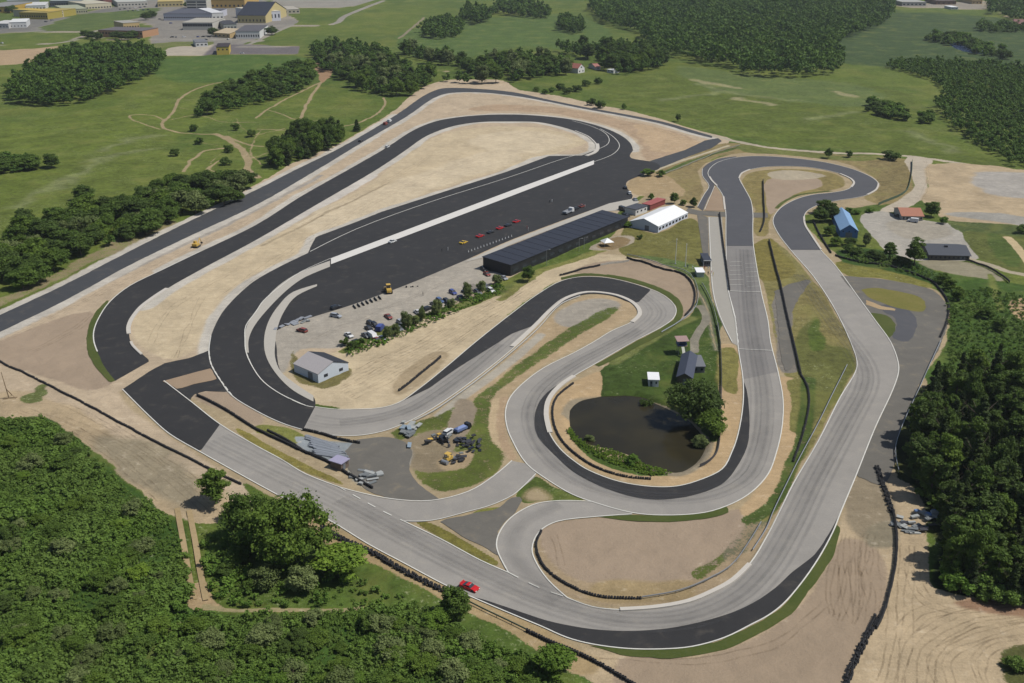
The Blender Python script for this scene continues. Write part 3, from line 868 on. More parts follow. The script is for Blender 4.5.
# machinery yard
patch([(390, 432), (440, 412), (470, 400), (480, 420), (492, 440), (504, 452), (500, 470), (470, 488), (440, 494), (415, 480), (408, 460), (400, 445)], S(88, 98, 44), .66, 1.5, 1.5)
patch([(446, 440), (452, 415), (462, 400), (472, 402), (470, 425), (458, 442), (440, 455)], S(150, 136, 116), 0, 1.5, 1)
patch([(402, 440), (440, 432), (450, 448), (446, 470), (420, 470), (408, 458)], S(140, 126, 102), 0, 2.5, 2, .2)
patch([(440, 462), (455, 455), (470, 452), (465, 465), (448, 470)], S(170, 150, 118), 0, 1.5, 1.5)
patch([(388, 448), (402, 443), (410, 452), (405, 466), (392, 464)], S(160, 158, 150), 0, 1, 1)
# strip between bottom straight and track C
patch([(200, 402), (230, 398), (260, 414), (300, 432), (340, 442), (360, 445), (360, 480), (390, 500), (340, 485), (300, 470), (250, 442)], S(176, 158, 126), 0, 1.2, 1, .15)
patch([(196, 395), (222, 391), (236, 398), (262, 418), (258, 425), (230, 412), (205, 402)], GRV, -.4, 1, .6, .06)
patch([(258, 425), (290, 428), (310, 440), (300, 445), (280, 436), (256, 432)], S(124, 126, 66), .9, 1, 1.5)
patch([(236, 428), (258, 438), (300, 462), (345, 485), (335, 484), (300, 471), (260, 449), (238, 434)], S(134, 124, 66), .9, .8, 1)
patch([(296, 436), (330, 442), (358, 446), (356, 460), (330, 462), (300, 445)], S(150, 156, 158), 0, 1, 1, .2)
patch([(350, 466), (372, 464), (384, 480), (378, 492), (356, 480)], S(160, 160, 150), 0, 1.2, 1, .2)
# small triangle islands
patch([(417, 522), (424, 521), (460, 538), (498, 562), (497, 566), (470, 555), (440, 538)], S(118, 112, 56), .9, .5, .4)
patch([(472, 513), (488, 508), (505, 508), (502, 518), (498, 526), (486, 520)], S(118, 118, 58), .9, .5, .5)
patch([(516, 496), (536, 476), (552, 486), (584, 500), (560, 501), (540, 502), (524, 503)], S(84, 98, 44), 1, .6, .5)
patch([(524, 497), (536, 488), (546, 492), (550, 500), (530, 501)], S(140, 128, 92), .4, 1, 1)
# last hairpin's gravel
patch([(560, 525), (600, 518), (660, 519), (700, 517), (735, 512), (760, 492), (775, 470), (790, 450), (800, 430), (812, 430), (795, 470), (772, 515), (748, 560), (720, 584), (690, 598), (650, 605), (600, 603), (566, 594), (545, 572), (536, 550)], S(166, 146, 116), 0, .8, .5, .1)
patch([(545, 528), (600, 519), (662, 522), (710, 518), (740, 510), (742, 530), (725, 555), (690, 578), (650, 586), (600, 582), (570, 575), (548, 556)], S(167, 148, 126), -.4, 1.0, .6, .04)
patch([(600, 584), (660, 586), (690, 582), (690, 596), (640, 600), (590, 596)], S(160, 140, 104), .2, 2, 2, .25)
patch([(690, 572), (716, 556), (738, 538), (742, 544), (722, 566), (700, 580)], S(88, 98, 46), .58, 1, 1.5)
patch([(725, 550), (745, 520), (770, 500), (775, 510), (752, 545), (735, 570)], S(110, 108, 84), .5, 1.5, 2)
patch([(745, 515), (762, 500), (790, 460), (802, 462), (780, 500), (765, 520)], S(88, 98, 46), .62, 1.2, 1.2)
# infield between the two straights
patch([(756, 250), (770, 240), (792, 255), (815, 285), (835, 315), (852, 345), (856, 365), (845, 388), (820, 435), (795, 478), (778, 508), (760, 520), (768, 480), (780, 455), (786, 420), (786, 385), (776, 345), (770, 320), (762, 280)], S(134, 126, 78), .8, 1, 1)
patch([(775, 292), (800, 282), (810, 281), (795, 310), (790, 340), (797, 372), (785, 372), (778, 340)], S(128, 122, 112), 0, 1, 1)
patch([(797, 345), (812, 320), (818, 318), (826, 345), (848, 350), (850, 368), (825, 410), (806, 425), (802, 380)], S(104, 106, 58), 1, 1.5, 2)
patch([(813, 322), (818, 320), (824, 348), (814, 350)], S(86, 100, 44), 1, 1, 1)
patch([(788, 300), (812, 282), (840, 320), (850, 345), (830, 340), (815, 310), (800, 320)], S(132, 122, 76), .8, 1.5, 1.5)
stroke([(786, 380), (789, 420), (782, 455), (770, 490), (752, 512)], 5, S(186, 160, 122), 0, 1, 1)
stroke([(792, 382), (797, 400), (796, 430)], 4, S(120, 116, 66), .9, 1.2, 1)
stroke([(807, 380), (806, 420), (792, 464), (770, 505), (745, 520)], 3.5, S(76, 92, 42), .68, 1, .8)
# beside the start straight
patch([(722, 345), (733, 345), (741, 380), (742, 405), (735, 440), (728, 460), (712, 475), (680, 484), (640, 483), (600, 472), (570, 452), (556, 430), (552, 410), (560, 392), (585, 378), (600, 372), (598, 396), (575, 412), (575, 430), (600, 455), (640, 470), (680, 474), (708, 455), (721, 430)], S(186, 160, 122), 0, 1, .8, .14)
patch([(722, 348), (735, 348), (738, 372), (738, 395), (726, 392)], S(130, 124, 70), .8, 1, 1.5)
patch([(576, 425), (590, 446), (620, 462), (660, 474), (640, 474), (600, 462), (580, 445), (571, 430)], S(76, 96, 40), 1, 1, 1)
# chicane surroundings
patch([(640, 172), (670, 165), (700, 150), (725, 143), (760, 146), (820, 153), (870, 157), (912, 160), (912, 180), (905, 200), (880, 205), (862, 198), (880, 186), (870, 175), (830, 160), (760, 153), (720, 156), (700, 168), (700, 178), (704, 188), (694, 205), (668, 196), (640, 192), (628, 186)], S(144, 128, 88), .7, 1.5, 1.5)
patch([(628, 184), (650, 172), (672, 180), (682, 196), (640, 196)], S(172, 150, 114), 0, 1.5, 1.5)
patch([(738, 145), (790, 149), (830, 155), (880, 158), (860, 161), (800, 156), (745, 152)], S(112, 116, 62), .9, 1.2, 1.5)
patch([(868, 162), (905, 160), (910, 178), (900, 192), (878, 200), (880, 185)], S(132, 118, 80), .8, 2, 2)
stroke([(640, 176), (690, 158), (728, 146)], 2, S(190, 178, 150), 0, .8, .5)
stroke([(662, 174), (700, 158), (738, 148)], 2.4, S(84, 100, 50), 1, 1, .6)
patch([(742, 180), (755, 171), (790, 169), (830, 172), (845, 181), (842, 188), (815, 192), (790, 198), (776, 210), (770, 222), (766, 236), (756, 236), (754, 210)], S(140, 126, 80), .7, 1, 1)
patch([(768, 180), (790, 176), (815, 178), (820, 186), (800, 192), (782, 202), (770, 214), (767, 200)], S(167, 148, 126), -.4, 1, .8, .05)
patch([(770, 172), (800, 171), (825, 176), (800, 179), (772, 178)], S(176, 164, 140), 0, 1, 1.5)
stroke([(776, 208), (785, 201), (800, 195), (830, 191)], 2, S(80, 90, 44), 1, .6, .3)
patch([(752, 245), (770, 238), (778, 248), (795, 270), (780, 280), (762, 280)], S(128, 118, 64), .9, 1, 1)
# right: access road, sand lot, gravel yard, meadows
ROADG = S(184, 172, 150)
stroke([(700, 133), (740, 142), (768, 147.5), (823, 152), (868, 154), (908, 156), (945, 161), (985, 167), (1040, 172)], 5, ROADG, 0, .8, .4)
patch([(908, 156), (930, 158), (926, 172), (927, 190), (918, 202), (895, 212), (880, 212), (900, 200), (915, 186)], S(188, 176, 156), 0, 1, .8)
patch([(930, 164), (970, 164), (1045, 174), (1045, 226), (1000, 224), (945, 220), (932, 208), (922, 200), (930, 186)], S(184, 164, 132), 0, 1.5, 1.5, .22)
patch([(985, 172), (1045, 176), (1045, 196), (1000, 196), (975, 182)], S(170, 164, 154), 0, 4, 4, .2)
patch([(945, 214), (1000, 222), (1045, 228), (1045, 222), (1000, 214)], S(160, 156, 146), 0, 2, 2)
patch([(860, 216), (882, 212), (900, 216), (935, 222), (952, 224), (966, 240), (978, 258), (960, 262), (925, 262), (890, 252), (870, 234)], S(174, 168, 156), 0, 1, 1, .08)
patch([(895, 222), (935, 224), (950, 234), (920, 240), (895, 232)], S(166, 158, 142), 0, 3, 3)
patch([(950, 222), (1045, 230), (1045, 242), (960, 232)], S(84, 96, 52), 1, 1.2, 1)
patch([(966, 232), (1010, 236), (1045, 240), (1045, 280), (1000, 268), (985, 262)], S(98, 104, 52), 1, 1.2, 1)
patch([(990, 234), (1002, 236), (1018, 266), (1008, 266)], S(80, 96, 44), 1, 1.5, 1.5)
stroke([(1008, 238), (1024, 256), (1040, 280)], 4, S(196, 176, 136), 0, 1, .5)
stroke([(960, 258), (985, 264), (1010, 272), (1045, 278)], 4, S(176, 164, 140), 0, 1, 1)
patch([(918, 262), (960, 262), (990, 270), (1005, 282), (985, 284), (940, 270), (915, 266)], S(150, 142, 118), .3, 1.5, 2)
patch([(836, 262), (860, 262), (900, 270), (930, 284), (925, 288), (880, 278), (848, 276)], S(122, 118, 58), .9, 1.2, 1.2)
patch([(862, 290), (890, 288), (920, 296), (925, 312), (905, 310), (880, 302)], S(112, 116, 52), 1, .8, 1)
patch([(872, 314), (888, 316), (895, 326), (888, 337), (880, 328)], S(96, 108, 48), 1, .8, 1)
patch([(940, 272), (990, 282), (1060, 290), (1060, 384), (1000, 380), (932, 388), (945, 345), (952, 318), (948, 298)], S(70, 94, 38), 1, 2, 2, .2)
patch([(840, 250), (880, 250), (915, 262), (940, 275), (945, 292), (925, 280), (880, 268), (845, 262)], S(60, 84, 36), 1, 1.5, 1)
patch([(1010, 300), (1045, 298), (1045, 325), (1018, 318)], S(186, 160, 122), 0, 2, 1)
stroke([(990, 275), (1000, 310)], 1.5, S(110, 118, 60), 1, 1, 1)
# right forest floor
patch([(934, 386), (1000, 376), (1060, 378), (1060, 600), (960, 604), (936, 585), (944, 550), (930, 520), (905, 490), (894, 465), (896, 440), (918, 388)], S(44, 54, 26), 1, 2, 2, .2)
# lower right sand and gravel
patch([(590, 650), (640, 661), (700, 657), (768, 630), (815, 588), (842, 530), (862, 485), (880, 478), (902, 480), (925, 505), (928, 560), (935, 590), (990, 600), (1060, 600), (1060, 720), (560, 720), (560, 660)], S(188, 168, 136), 0, 1.5, 1, .15)
patch([(620, 660), (700, 660), (770, 634), (820, 590), (845, 540), (868, 545), (882, 570), (876, 615), (850, 660), (836, 720), (640, 720)], S(165, 146, 123), -.4, 1.5, 1, .05)
patch([(862, 480), (880, 475), (892, 500), (893, 530), (870, 540), (850, 520)], S(150, 136, 112), 0, 2, 2, .15)
patch([(872, 528), (890, 524), (892, 545), (870, 545)], S(140, 130, 108), 0, 1.5, 1)
for p, n_, gap in (([(872, 535), (868, 560), (872, 590), (866, 625)], 4, 1.3), ([(852, 535), (848, 560), (851, 590), (842, 625)], 5, 1.2), ([(838, 560), (833, 590), (838, 620)], 4, 1.2), ([(862, 550), (857, 580), (861, 610)], 3, 1.4),
                 ([(905, 545), (900, 600), (898, 640), (888, 690)], 4, 1.5), ([(1040, 612), (985, 616), (945, 630), (922, 652), (915, 690)], 5, 1.6), ([(1040, 624), (990, 632), (955, 646), (940, 665), (945, 690)], 4, 1.5),
                 ([(1040, 605), (980, 606), (920, 615), (900, 640)], 3, 1.8), ([(1040, 640), (1000, 642), (980, 655), (985, 690)], 3, 1.3), ([(910, 560), (925, 600), (960, 612)], 3, 1.5),
                 ([(345, 382), (420, 342), (520, 288)], 4, 1.6), ([(340, 392), (440, 344), (530, 292)], 4, 1.6), ([(352, 398), (430, 358), (500, 314)], 3, 1.5), ([(360, 372), (440, 334), (540, 280)], 3, 1.8),
                 ([(176, 358), (188, 330), (202, 298)], 2, 1.6), ([(150, 345), (170, 310), (240, 268)], 2, 2.0), ([(0, 342), (100, 293), (180, 254), (260, 215), (330, 178), (400, 138)], 3, 1.6), ([(30, 352), (75, 330), (95, 312)], 3, 1.5),
                 ([(220, 300), (320, 232), (420, 180), (500, 150)], 3, 2.2), ([(300, 225), (400, 175), (460, 142), (540, 132)], 3, 2.2), ([(450, 100), (520, 100), (600, 114), (690, 140)], 3, 2.0),
                 ([(20, 410), (70, 428), (120, 462), (165, 500)], 3, 1.6), ([(60, 420), (120, 445), (180, 485), (212, 515)], 3, 1.8), ([(0, 405), (50, 402), (120, 432)], 2, 1.8), ([(110, 425), (160, 458), (200, 485)], 3, 1.4),
                 ([(555, 535), (560, 555), (562, 570)], 2, 1.3), ([(940, 190), (990, 195), (1040, 205)], 4, 2.0), ([(935, 175), (1000, 182), (1040, 188)], 3, 2.2), ([(940, 205), (1000, 212), (1040, 218)], 3, 2.0), ([(920, 200), (928, 180), (925, 160)], 2, 1.8),
                 ([(300, 345), (380, 312), (460, 275)], 2, 1.7), ([(600, 655), (700, 662), (780, 640), (830, 600)], 2, 1.9), ([(880, 222), (920, 230), (955, 236)], 2, 1.9)):
    ruts(p, n_, gap)
patch([(955, 605), (1000, 600), (1045, 605), (1045, 612), (990, 612)], S(150, 120, 96), 0, 1.5, 2)
patch([(1000, 655), (1020, 645), (1045, 645), (1045, 700), (1012, 690)], S(90, 92, 52), .8, 1.5, 1.5)
# lower left scrub ground and tracks
patch([(-60, 440), (20, 416), (50, 420), (80, 445), (120, 482), (160, 515), (182, 530), (190, 600), (230, 620), (360, 612), (420, 590), (440, 600), (500, 640), (600, 690), (-60, 720)], S(64, 90, 36), 1, 2, 2, .25)
patch([(225, 525), (330, 530), (400, 575), (480, 620), (560, 668), (600, 700), (480, 700), (400, 610), (230, 600)], S(84, 104, 44), 1, 2, 3, .3)
stroke([(300, 520), (380, 560), (450, 595), (520, 632), (580, 662)], 5, S(172, 150, 112), .1, 1.5, 2)
SCRUB_RUTS = ([(177, 508), (183, 540), (189, 575), (194, 600)], [(189, 510), (195, 540), (200, 570), (206, 600)])
patch([(188, 585), (204, 580), (212, 598), (222, 608), (200, 610), (188, 606)], S(176, 152, 116), 0, 1, .8)
stroke([(205, 606), (240, 611), (300, 611), (350, 609), (362, 607)], 1.4, S(160, 148, 110), .1, .6, .4)
patch([(150, 655), (160, 640), (185, 622), (195, 625), (170, 650)], S(92, 104, 52), 1, 1.5, 2)

stroke(POND_[::1], 4.0, S(150, 138, 116), 0, 1.2, 1, .2)
patch([(576, 425), (590, 446), (620, 462), (660, 474), (672, 476), (640, 476), (600, 463), (580, 447), (570, 430)], S(78, 98, 42), 1, 1.2, 1)
for p, wd in (([(150, 96), (190, 100), (210, 92)], 1.2), ([(262, 130), (250, 150), (262, 165)], 1.5), ([(236, 118), (255, 135), (285, 128)], 1.3), ([(196, 142), (222, 146), (250, 148)], 1.4), ([(250, 158), (275, 150), (300, 120)], 1.2), ([(200, 180), (214, 160), (226, 150)], 1.3), ([(290, 128), (320, 120), (345, 127)], 1.2)):
    stroke(p, wd, PATH, 0.1, 1, 1.5, alpha=.8)
for p in ([(60, 190), (100, 160), (150, 150)], [(20, 205), (60, 185), (80, 178)], [(95, 152), (130, 140), (160, 135)], [(700, 84), (760, 98), (800, 100)], [(660, 100), (720, 92)], [(810, 120), (850, 112)], [(900, 130), (960, 152)]):
    stroke(p, 5, S(122, 128, 82), 1, 6, 9, .5, .32)
# --- heights: dead level under paving and buildings, gentle heaps elsewhere, a hollow for the pond
POND = [(572, 414.5), (577, 404), (587, 399.5), (612, 396), (639.5, 397), (657, 404.5), (672, 412), (690, 424), (702, 442), (700, 455), (692, 464), (674.5, 472), (652, 467), (632, 454.5), (610, 448), (587, 442), (574.5, 429.5)]
core = (np.abs(X) < 345) & (Y > 150) & (Y < 900)
ci = np.where(core)[0]
flat = np.full(len(ci), 1e9)
for poly in ASPH:
    P = np.array(poly)
    if len(P) > 60:
        poly = [poly[k] for k in range(0, len(poly), 2)]
    m = 9
    s = np.where((X[ci] > P[:, 0].min() - m) & (X[ci] < P[:, 0].max() + m) & (Y[ci] > P[:, 1].min() - m) & (Y[ci] < P[:, 1].max() + m))[0]
    if len(s):
        flat[s] = np.minimum(flat[s], sdf(X[ci][s], Y[ci][s], poly))
BFLAT = []  # filled by buildings: (x, y, r) kept level
Z = np.full(len(X), -0.02)
f = np.clip((flat - 1.0) / 7.0, 0, 1); f = f * f * (3 - 2 * f)
h = (fbm(X[ci] / 16, Y[ci] / 16, 90, 3) - .45) * 1.1 + (fbm(X[ci] / 3.5, Y[ci] / 3.5, 91, 3) - .5) * 0.5
Z[ci] += f * h
pp = smooth(gg(POND, -0.9), 4, True)
dp = sdf(X[ci] + W1x[ci] * .6, Y[ci] + W1y[ci] * .6, pp)
k = np.clip((2.6 - dp) / 4.5, 0, 1); k = k * k * (3 - 2 * k)
Z[ci] = np.minimum(Z[ci], Z[ci] * (1 - k) + k * -2.3)
me = bpy.data.meshes.new('ground')
nq = (NX - 1) * (NY - 1)
I = np.arange(NX * NY).reshape(NY, NX)
quads = np.stack([I[:-1, :-1], I[:-1, 1:], I[1:, 1:], I[1:, :-1]], -1).reshape(-1, 4)
me.vertices.add(len(X)); me.vertices.foreach_set('co', np.stack([X, Y, Z], -1).ravel().astype(np.float32))
me.loops.add(nq * 4); me.loops.foreach_set('vertex_index', quads.ravel().astype(np.int32))
me.polygons.add(nq); me.polygons.foreach_set('loop_start', (np.arange(nq) * 4).astype(np.int32))
me.update(calc_edges=True)
a = me.attributes.new('soil', 'FLOAT_COLOR', 'POINT')
a.data.foreach_set('color', np.concatenate([COL, np.ones((len(X), 1))], 1).ravel().astype(np.float32))
a = me.attributes.new('bare', 'FLOAT_COLOR', 'POINT')
a.data.foreach_set('color', np.concatenate([BARE, np.ones((len(X), 1))], 1).ravel().astype(np.float32))
me.attributes.new('veg', 'FLOAT', 'POINT').data.foreach_set('value', VEG.astype(np.float32))
me.shade_smooth()
m = bpy.data.materials.new('ground_cover')
nt, bs = _nodes(m)
pos = nn(nt, 'ShaderNodeNewGeometry').outputs['Position']
green = nn(nt, 'ShaderNodeAttribute', attribute_name='soil').outputs['Color']
bare = nn(nt, 'ShaderNodeAttribute', attribute_name='bare').outputs['Color']
vg = nn(nt, 'ShaderNodeAttribute', attribute_name='veg').outputs['Fac']


def scaled(col, terms):
    f = 1.0
    for n, k in terms:
        f = math_(nt, 'ADD', f, math_(nt, 'MULTIPLY', math_(nt, 'SUBTRACT', n, 0.5), k))
    v = nn(nt, 'ShaderNodeVectorMath', operation='SCALE')
    nt.links.new(col, v.inputs[0]); nt.links.new(f, v.inputs['Scale'])
    return v.outputs[0]


na, nb, nc = noise_(nt, pos, 0.05, 5, 0.6, 0.4), noise_(nt, pos, 0.33, 5, 0.65, 0.3), noise_(nt, pos, 1.6, 5, 0.75)
mp = nn(nt, 'ShaderNodeMapping'); mp.inputs['Rotation'].default_value = (0, 0, R(-52)); mp.inputs['Scale'].default_value = (0.05, 0.9, 1)
nt.links.new(pos, mp.inputs[0])
nst = noise_(nt, mp.outputs[0], 1.0, 4, 0.7, 0.6)
nf = noise_(nt, pos, 4.5, 2, 0.6)
# grass: clumps, drier patches, seed heads
gcol = scaled(green, [(nb, 1.5), (nc, 1.3), (na, 0.8)])
gcol = mixc(nt, math_(nt, 'MULTIPLY', ramp(nt, na, 0.5, 0.72), 0.4), gcol, S(128, 126, 68))
flw = math_(nt, 'MULTIPLY', math_(nt, 'MULTIPLY', ramp(nt, noise_(nt, pos, 0.8, 4, 0.8), 0.54, 0.72), ramp(nt, noise_(nt, pos, 0.035, 4, 0.65), 0.48, 0.62)), 0.7)
gcol = mixc(nt, flw, gcol, S(186, 188, 146))
# bare ground: grader streaks, lumps, pale dry crust, stones
bcol = scaled(bare, [(nb, 0.5), (nc, 0.6), (nst, 0.38), (na, 0.35), (nf, 0.3)])
bcol = mixc(nt, math_(nt, 'MULTIPLY', ramp(nt, nb, 0.56, 0.74), 0.4), bcol, S(212, 198, 174))
bcol = mixc(nt, math_(nt, 'MULTIPLY', ramp(nt, noise_(nt, pos, 0.8, 4, 0.8, 1.0), 0.6, 0.72), 0.35), bcol, S(128, 112, 88))
smo = ramp(nt, math_(nt, 'MULTIPLY', vg, -1.0), 0.1, 0.35)
bcol = mixc(nt, smo, bcol, scaled(bare, [(nb, 0.14), (nc, 0.2), (na, 0.22), (nf, 0.3)]))
edge = math_(nt, 'ADD', vg, math_(nt, 'ADD', math_(nt, 'MULTIPLY', math_(nt, 'SUBTRACT', nc, 0.5), 0.9), math_(nt, 'MULTIPLY', math_(nt, 'SUBTRACT', nb, 0.5), 0.7)))
c = mixc(nt, ramp(nt, edge, 0.4, 0.6), bcol, gcol)
nt.links.new(c, bs.inputs['Base Color'])
bs.inputs['Roughness'].default_value = 0.95; bs.inputs['Specular IOR Level'].default_value = 0.1
b = nn(nt, 'ShaderNodeBump', i_Strength=0.7, i_Distance=0.35)
nt.links.new(math_(nt, 'ADD', math_(nt, 'ADD', nb, math_(nt, 'MULTIPLY', nc, .6)), math_(nt, 'MULTIPLY', nst, .5)), b.inputs['Height']); nt.links.new(b.outputs[0], bs.inputs['Normal'])
me.materials.append(m)
tag(link('ground', me), kind='structure')
ZG = Z.reshape(NY, NX)


def gz(x, y):
    i = min(max(int(np.searchsorted(GX, x)) - 1, 0), NX - 2); j = min(max(int(np.searchsorted(GY, y)) - 1, 0), NY - 2)
    u = (x - GX[i]) / (GX[i + 1] - GX[i]); v = (y - GY[j]) / (GY[j + 1] - GY[j])
    return float((ZG[j, i] * (1 - u) + ZG[j, i + 1] * u) * (1 - v) + (ZG[j + 1, i] * (1 - u) + ZG[j + 1, i + 1] * u) * v)


def G3(p, dz=0.0):
    x, y = g(p)
    return (x, y, gz(x, y) + dz)


def draped(name, pts, w, m, lift=.03):
    pts = resample(pts, 1.0)
    L, Q = band(pts, w); n = len(pts)
    me = bpy.data.meshes.new(name)
    me.from_pydata([(x, y, max(gz(x, y), -.02) + lift) for x, y in L] + [(x, y, max(gz(x, y), -.02) + lift) for x, y in Q], [], [(i, n + i, n + i + 1, i + 1) for i in range(n - 1)])
    me.materials.append(m)
    return tag(link(name, me), kind='structure')


for px, n_, gap, w, wob in RUTS:
    base = resample(gs(px, 4), 1.5)
    for k in range(n_):
        off = (k - (n_ - 1) / 2) * gap
        q = band(base, 2 * abs(off) + 1e-6)[0 if off > 0 else 1]
        a_ = np.array(q); wv = (fbm(a_[:, 0] / 9 + k * 3, a_[:, 1] / 9, 200 + k, 3) - .5) * 4 * wob
        q2 = band(q, 2.0)
        q = [(x + (lx - x) * t, y + (ly - y) * t) for (x, y), (lx, ly), t in zip(q, q2[0], wv)]
        draped('wheel_rut', q, w, M_RUT, .04 + .003 * k)
M_PATH = soil_mat('sandy_path', S(182, 160, 122), S(160, 140, 104), 0.1)
for p in SCRUB_RUTS:
    draped('sandy_path', gs(p, 4), 1.35, M_PATH, .06)
# pond water
mw = bpy.data.materials.new('pond_water')
nt, bs = _nodes(mw)
pos = nn(nt, 'ShaderNodeNewGeometry').outputs['Position']
c = mixc(nt, ramp(nt, noise_(nt, pos, 0.06, 3), 0.35, 0.7), (0.017, 0.015, 0.009), (0.026, 0.022, 0.011))
nt.links.new(c, bs.inputs['Base Color'])
bs.inputs['Roughness'].default_value = 0.1; bs.inputs['Specular IOR Level'].default_value = 0.07
b = nn(nt, 'ShaderNodeBump', i_Strength=0.15, i_Distance=0.05)
nt.links.new(noise_(nt, pos, 1.5, 3), b.inputs['Height']); nt.links.new(b.outputs[0], bs.inputs['Normal'])
big = [(sum(p[0] for p in pp) / len(pp) + (x - sum(p[0] for p in pp) / len(pp)) * 1.12, sum(p[1] for p in pp) / len(pp) + (y - sum(p[1] for p in pp) / len(pp)) * 1.12) for x, y in pp]
sheet('pond_water', big, mw, paved=False, z=-0.95)
mw2 = mat('creek_water', (0.03, 0.045, 0.09), 0.1, 0.1, 0.2)
sheet('creek_water', smooth(gg([(950, 42), (958, 41.5), (968, 46), (985, 52), (980, 54), (962, 51)]), 4, True), mw2, paved=False, z=0.06)
# ================================================================== VEGETATION
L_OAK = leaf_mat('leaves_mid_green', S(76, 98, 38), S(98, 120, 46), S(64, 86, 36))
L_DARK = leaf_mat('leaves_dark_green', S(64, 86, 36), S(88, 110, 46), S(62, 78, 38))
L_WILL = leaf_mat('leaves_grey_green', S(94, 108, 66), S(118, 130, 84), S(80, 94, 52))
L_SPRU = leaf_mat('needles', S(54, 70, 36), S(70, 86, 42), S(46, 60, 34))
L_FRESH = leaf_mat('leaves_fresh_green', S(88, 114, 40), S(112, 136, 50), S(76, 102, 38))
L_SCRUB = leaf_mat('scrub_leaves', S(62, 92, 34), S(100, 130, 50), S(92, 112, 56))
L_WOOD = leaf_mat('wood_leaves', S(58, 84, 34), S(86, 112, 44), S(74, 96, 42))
BARK = mat('bark', (0.09, 0.07, 0.05), 0.9, 0.25, 3)


def quad_cloud(cen, nor, size, rng):
    """one square leaf spray per row"""
    n = len(cen)
    nor = nor / np.maximum(np.linalg.norm(nor, axis=1, keepdims=True), 1e-6)
    t = rng.normal(size=(n, 3))
    t -= nor * (t * nor).sum(1, keepdims=True); t /= np.maximum(np.linalg.norm(t, axis=1, keepdims=True), 1e-6)
    b = np.cross(nor, t)
    s = size[:, None]
    asp = rng.uniform(.35, .95, (n, 1))
    v = np.stack([cen - t * s - b * s * asp, cen + t * s * .7 - b * s * asp, cen + t * s + b * s * asp, cen - t * s * .8 + b * s * asp], 1)
    return v.reshape(-1, 3)


def crown_pts(seed, rx, z0, z1, lumps, per, leaf, cone=False):
    """crown made of leaf sprays on overlapping clumps; returns vertices (4 per spray) and a value per vertex"""
    rng = np.random.default_rng(seed)
    V, A = [], []
    zc, hz = (z0 + z1) / 2, (z1 - z0) / 2
    for i in range(lumps):
        if cone:
            t = (i + rng.uniform(0, 1)) / lumps
            z = z0 + (z1 - z0) * t
            rad = rx * (1 - t) ** 0.85 + 0.15
            a = rng.uniform(0, 6.28)
            q = rad * rng.uniform(.25, .8)
            c = np.array([math.cos(a) * q, math.sin(a) * q, z])
            lr = max(rad * .45, .35)
        else:
            while True:
                u = rng.uniform(-1, 1, 3)
                if .15 < (u ** 2).sum() < (.8 if i % 5 else 1.25): break
            if u[2] < -.3: u[2] *= .6
            c = np.array([u[0] * rx, u[1] * rx, zc + u[2] * hz])
            lr = rx * rng.uniform(.2, .42) * (1 if rx < 6 else .72)
        n = max(int(per * (lr / (rx * .32)) ** 2), 6) if not cone else per
        d = rng.normal(size=(n, 3)); d[:, 2] = np.abs(d[:, 2]) * np.where(rng.uniform(size=n) < .78, 1, -1)
        d /= np.linalg.norm(d, axis=1, keepdims=True)
        r = lr * rng.uniform(.6, 1.25, (n, 1))
        flat = np.array([1, 1, .8 if not cone else .55])
        cen = c + d * r * flat
        nor = d + rng.normal(size=(n, 3)) * .6 + np.array([0, 0, .3])
        V.append(quad_cloud(cen, nor, leaf * rng.uniform(.55, 1.25, n), rng))
        A.append(np.repeat(np.clip(rng.uniform(.05, .95) * .55 + rng.uniform(0, .5, n), 0, 1), 4))
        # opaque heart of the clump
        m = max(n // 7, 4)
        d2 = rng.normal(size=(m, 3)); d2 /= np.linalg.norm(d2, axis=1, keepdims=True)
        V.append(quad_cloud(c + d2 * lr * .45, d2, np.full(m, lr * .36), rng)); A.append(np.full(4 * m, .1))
    return np.concatenate(V), np.concatenate(A)


def quads_mesh(name, V, A, m):
    me = bpy.data.meshes.new(name)
    n = len(V); q = n // 4
    me.vertices.add(n); me.vertices.foreach_set('co', np.ascontiguousarray(V, dtype=np.float32).ravel())
    me.loops.add(n); me.loops.foreach_set('vertex_index', np.arange(n, dtype=np.int32))
    me.polygons.add(q); me.polygons.foreach_set('loop_start', np.arange(0, n, 4, dtype=np.int32))
    me.update(calc_edges=True)
    me.attributes.new('rnd', 'FLOAT', 'POINT').data.foreach_set('value', A.astype(np.float32))
    me.materials.append(m)
    return me


def trunk_mesh(h, r, seed, limbs=4):
    rng = random.Random(seed)
    mb = MB()
    mb.cyl((0, 0, -.4), (0.1, 0.05, h * .55), r, r * .6, 7)
    mb.cyl((0.1, 0.05, h * .53), (0, 0, h), r * .6, r * .15, 6)
    for k in range(limbs):
        a = rng.uniform(0, 6.28); z = h * rng.uniform(.35, .7)
        mb.cyl((0.05, 0, z), (math.cos(a) * h * .28, math.sin(a) * h * .28, z + h * .25), r * .4, r * .1, 5)
    return mb.mesh('trunk', BARK)


# unit prototypes: height 1 x radius given; scaled per tree
PROTO = {}


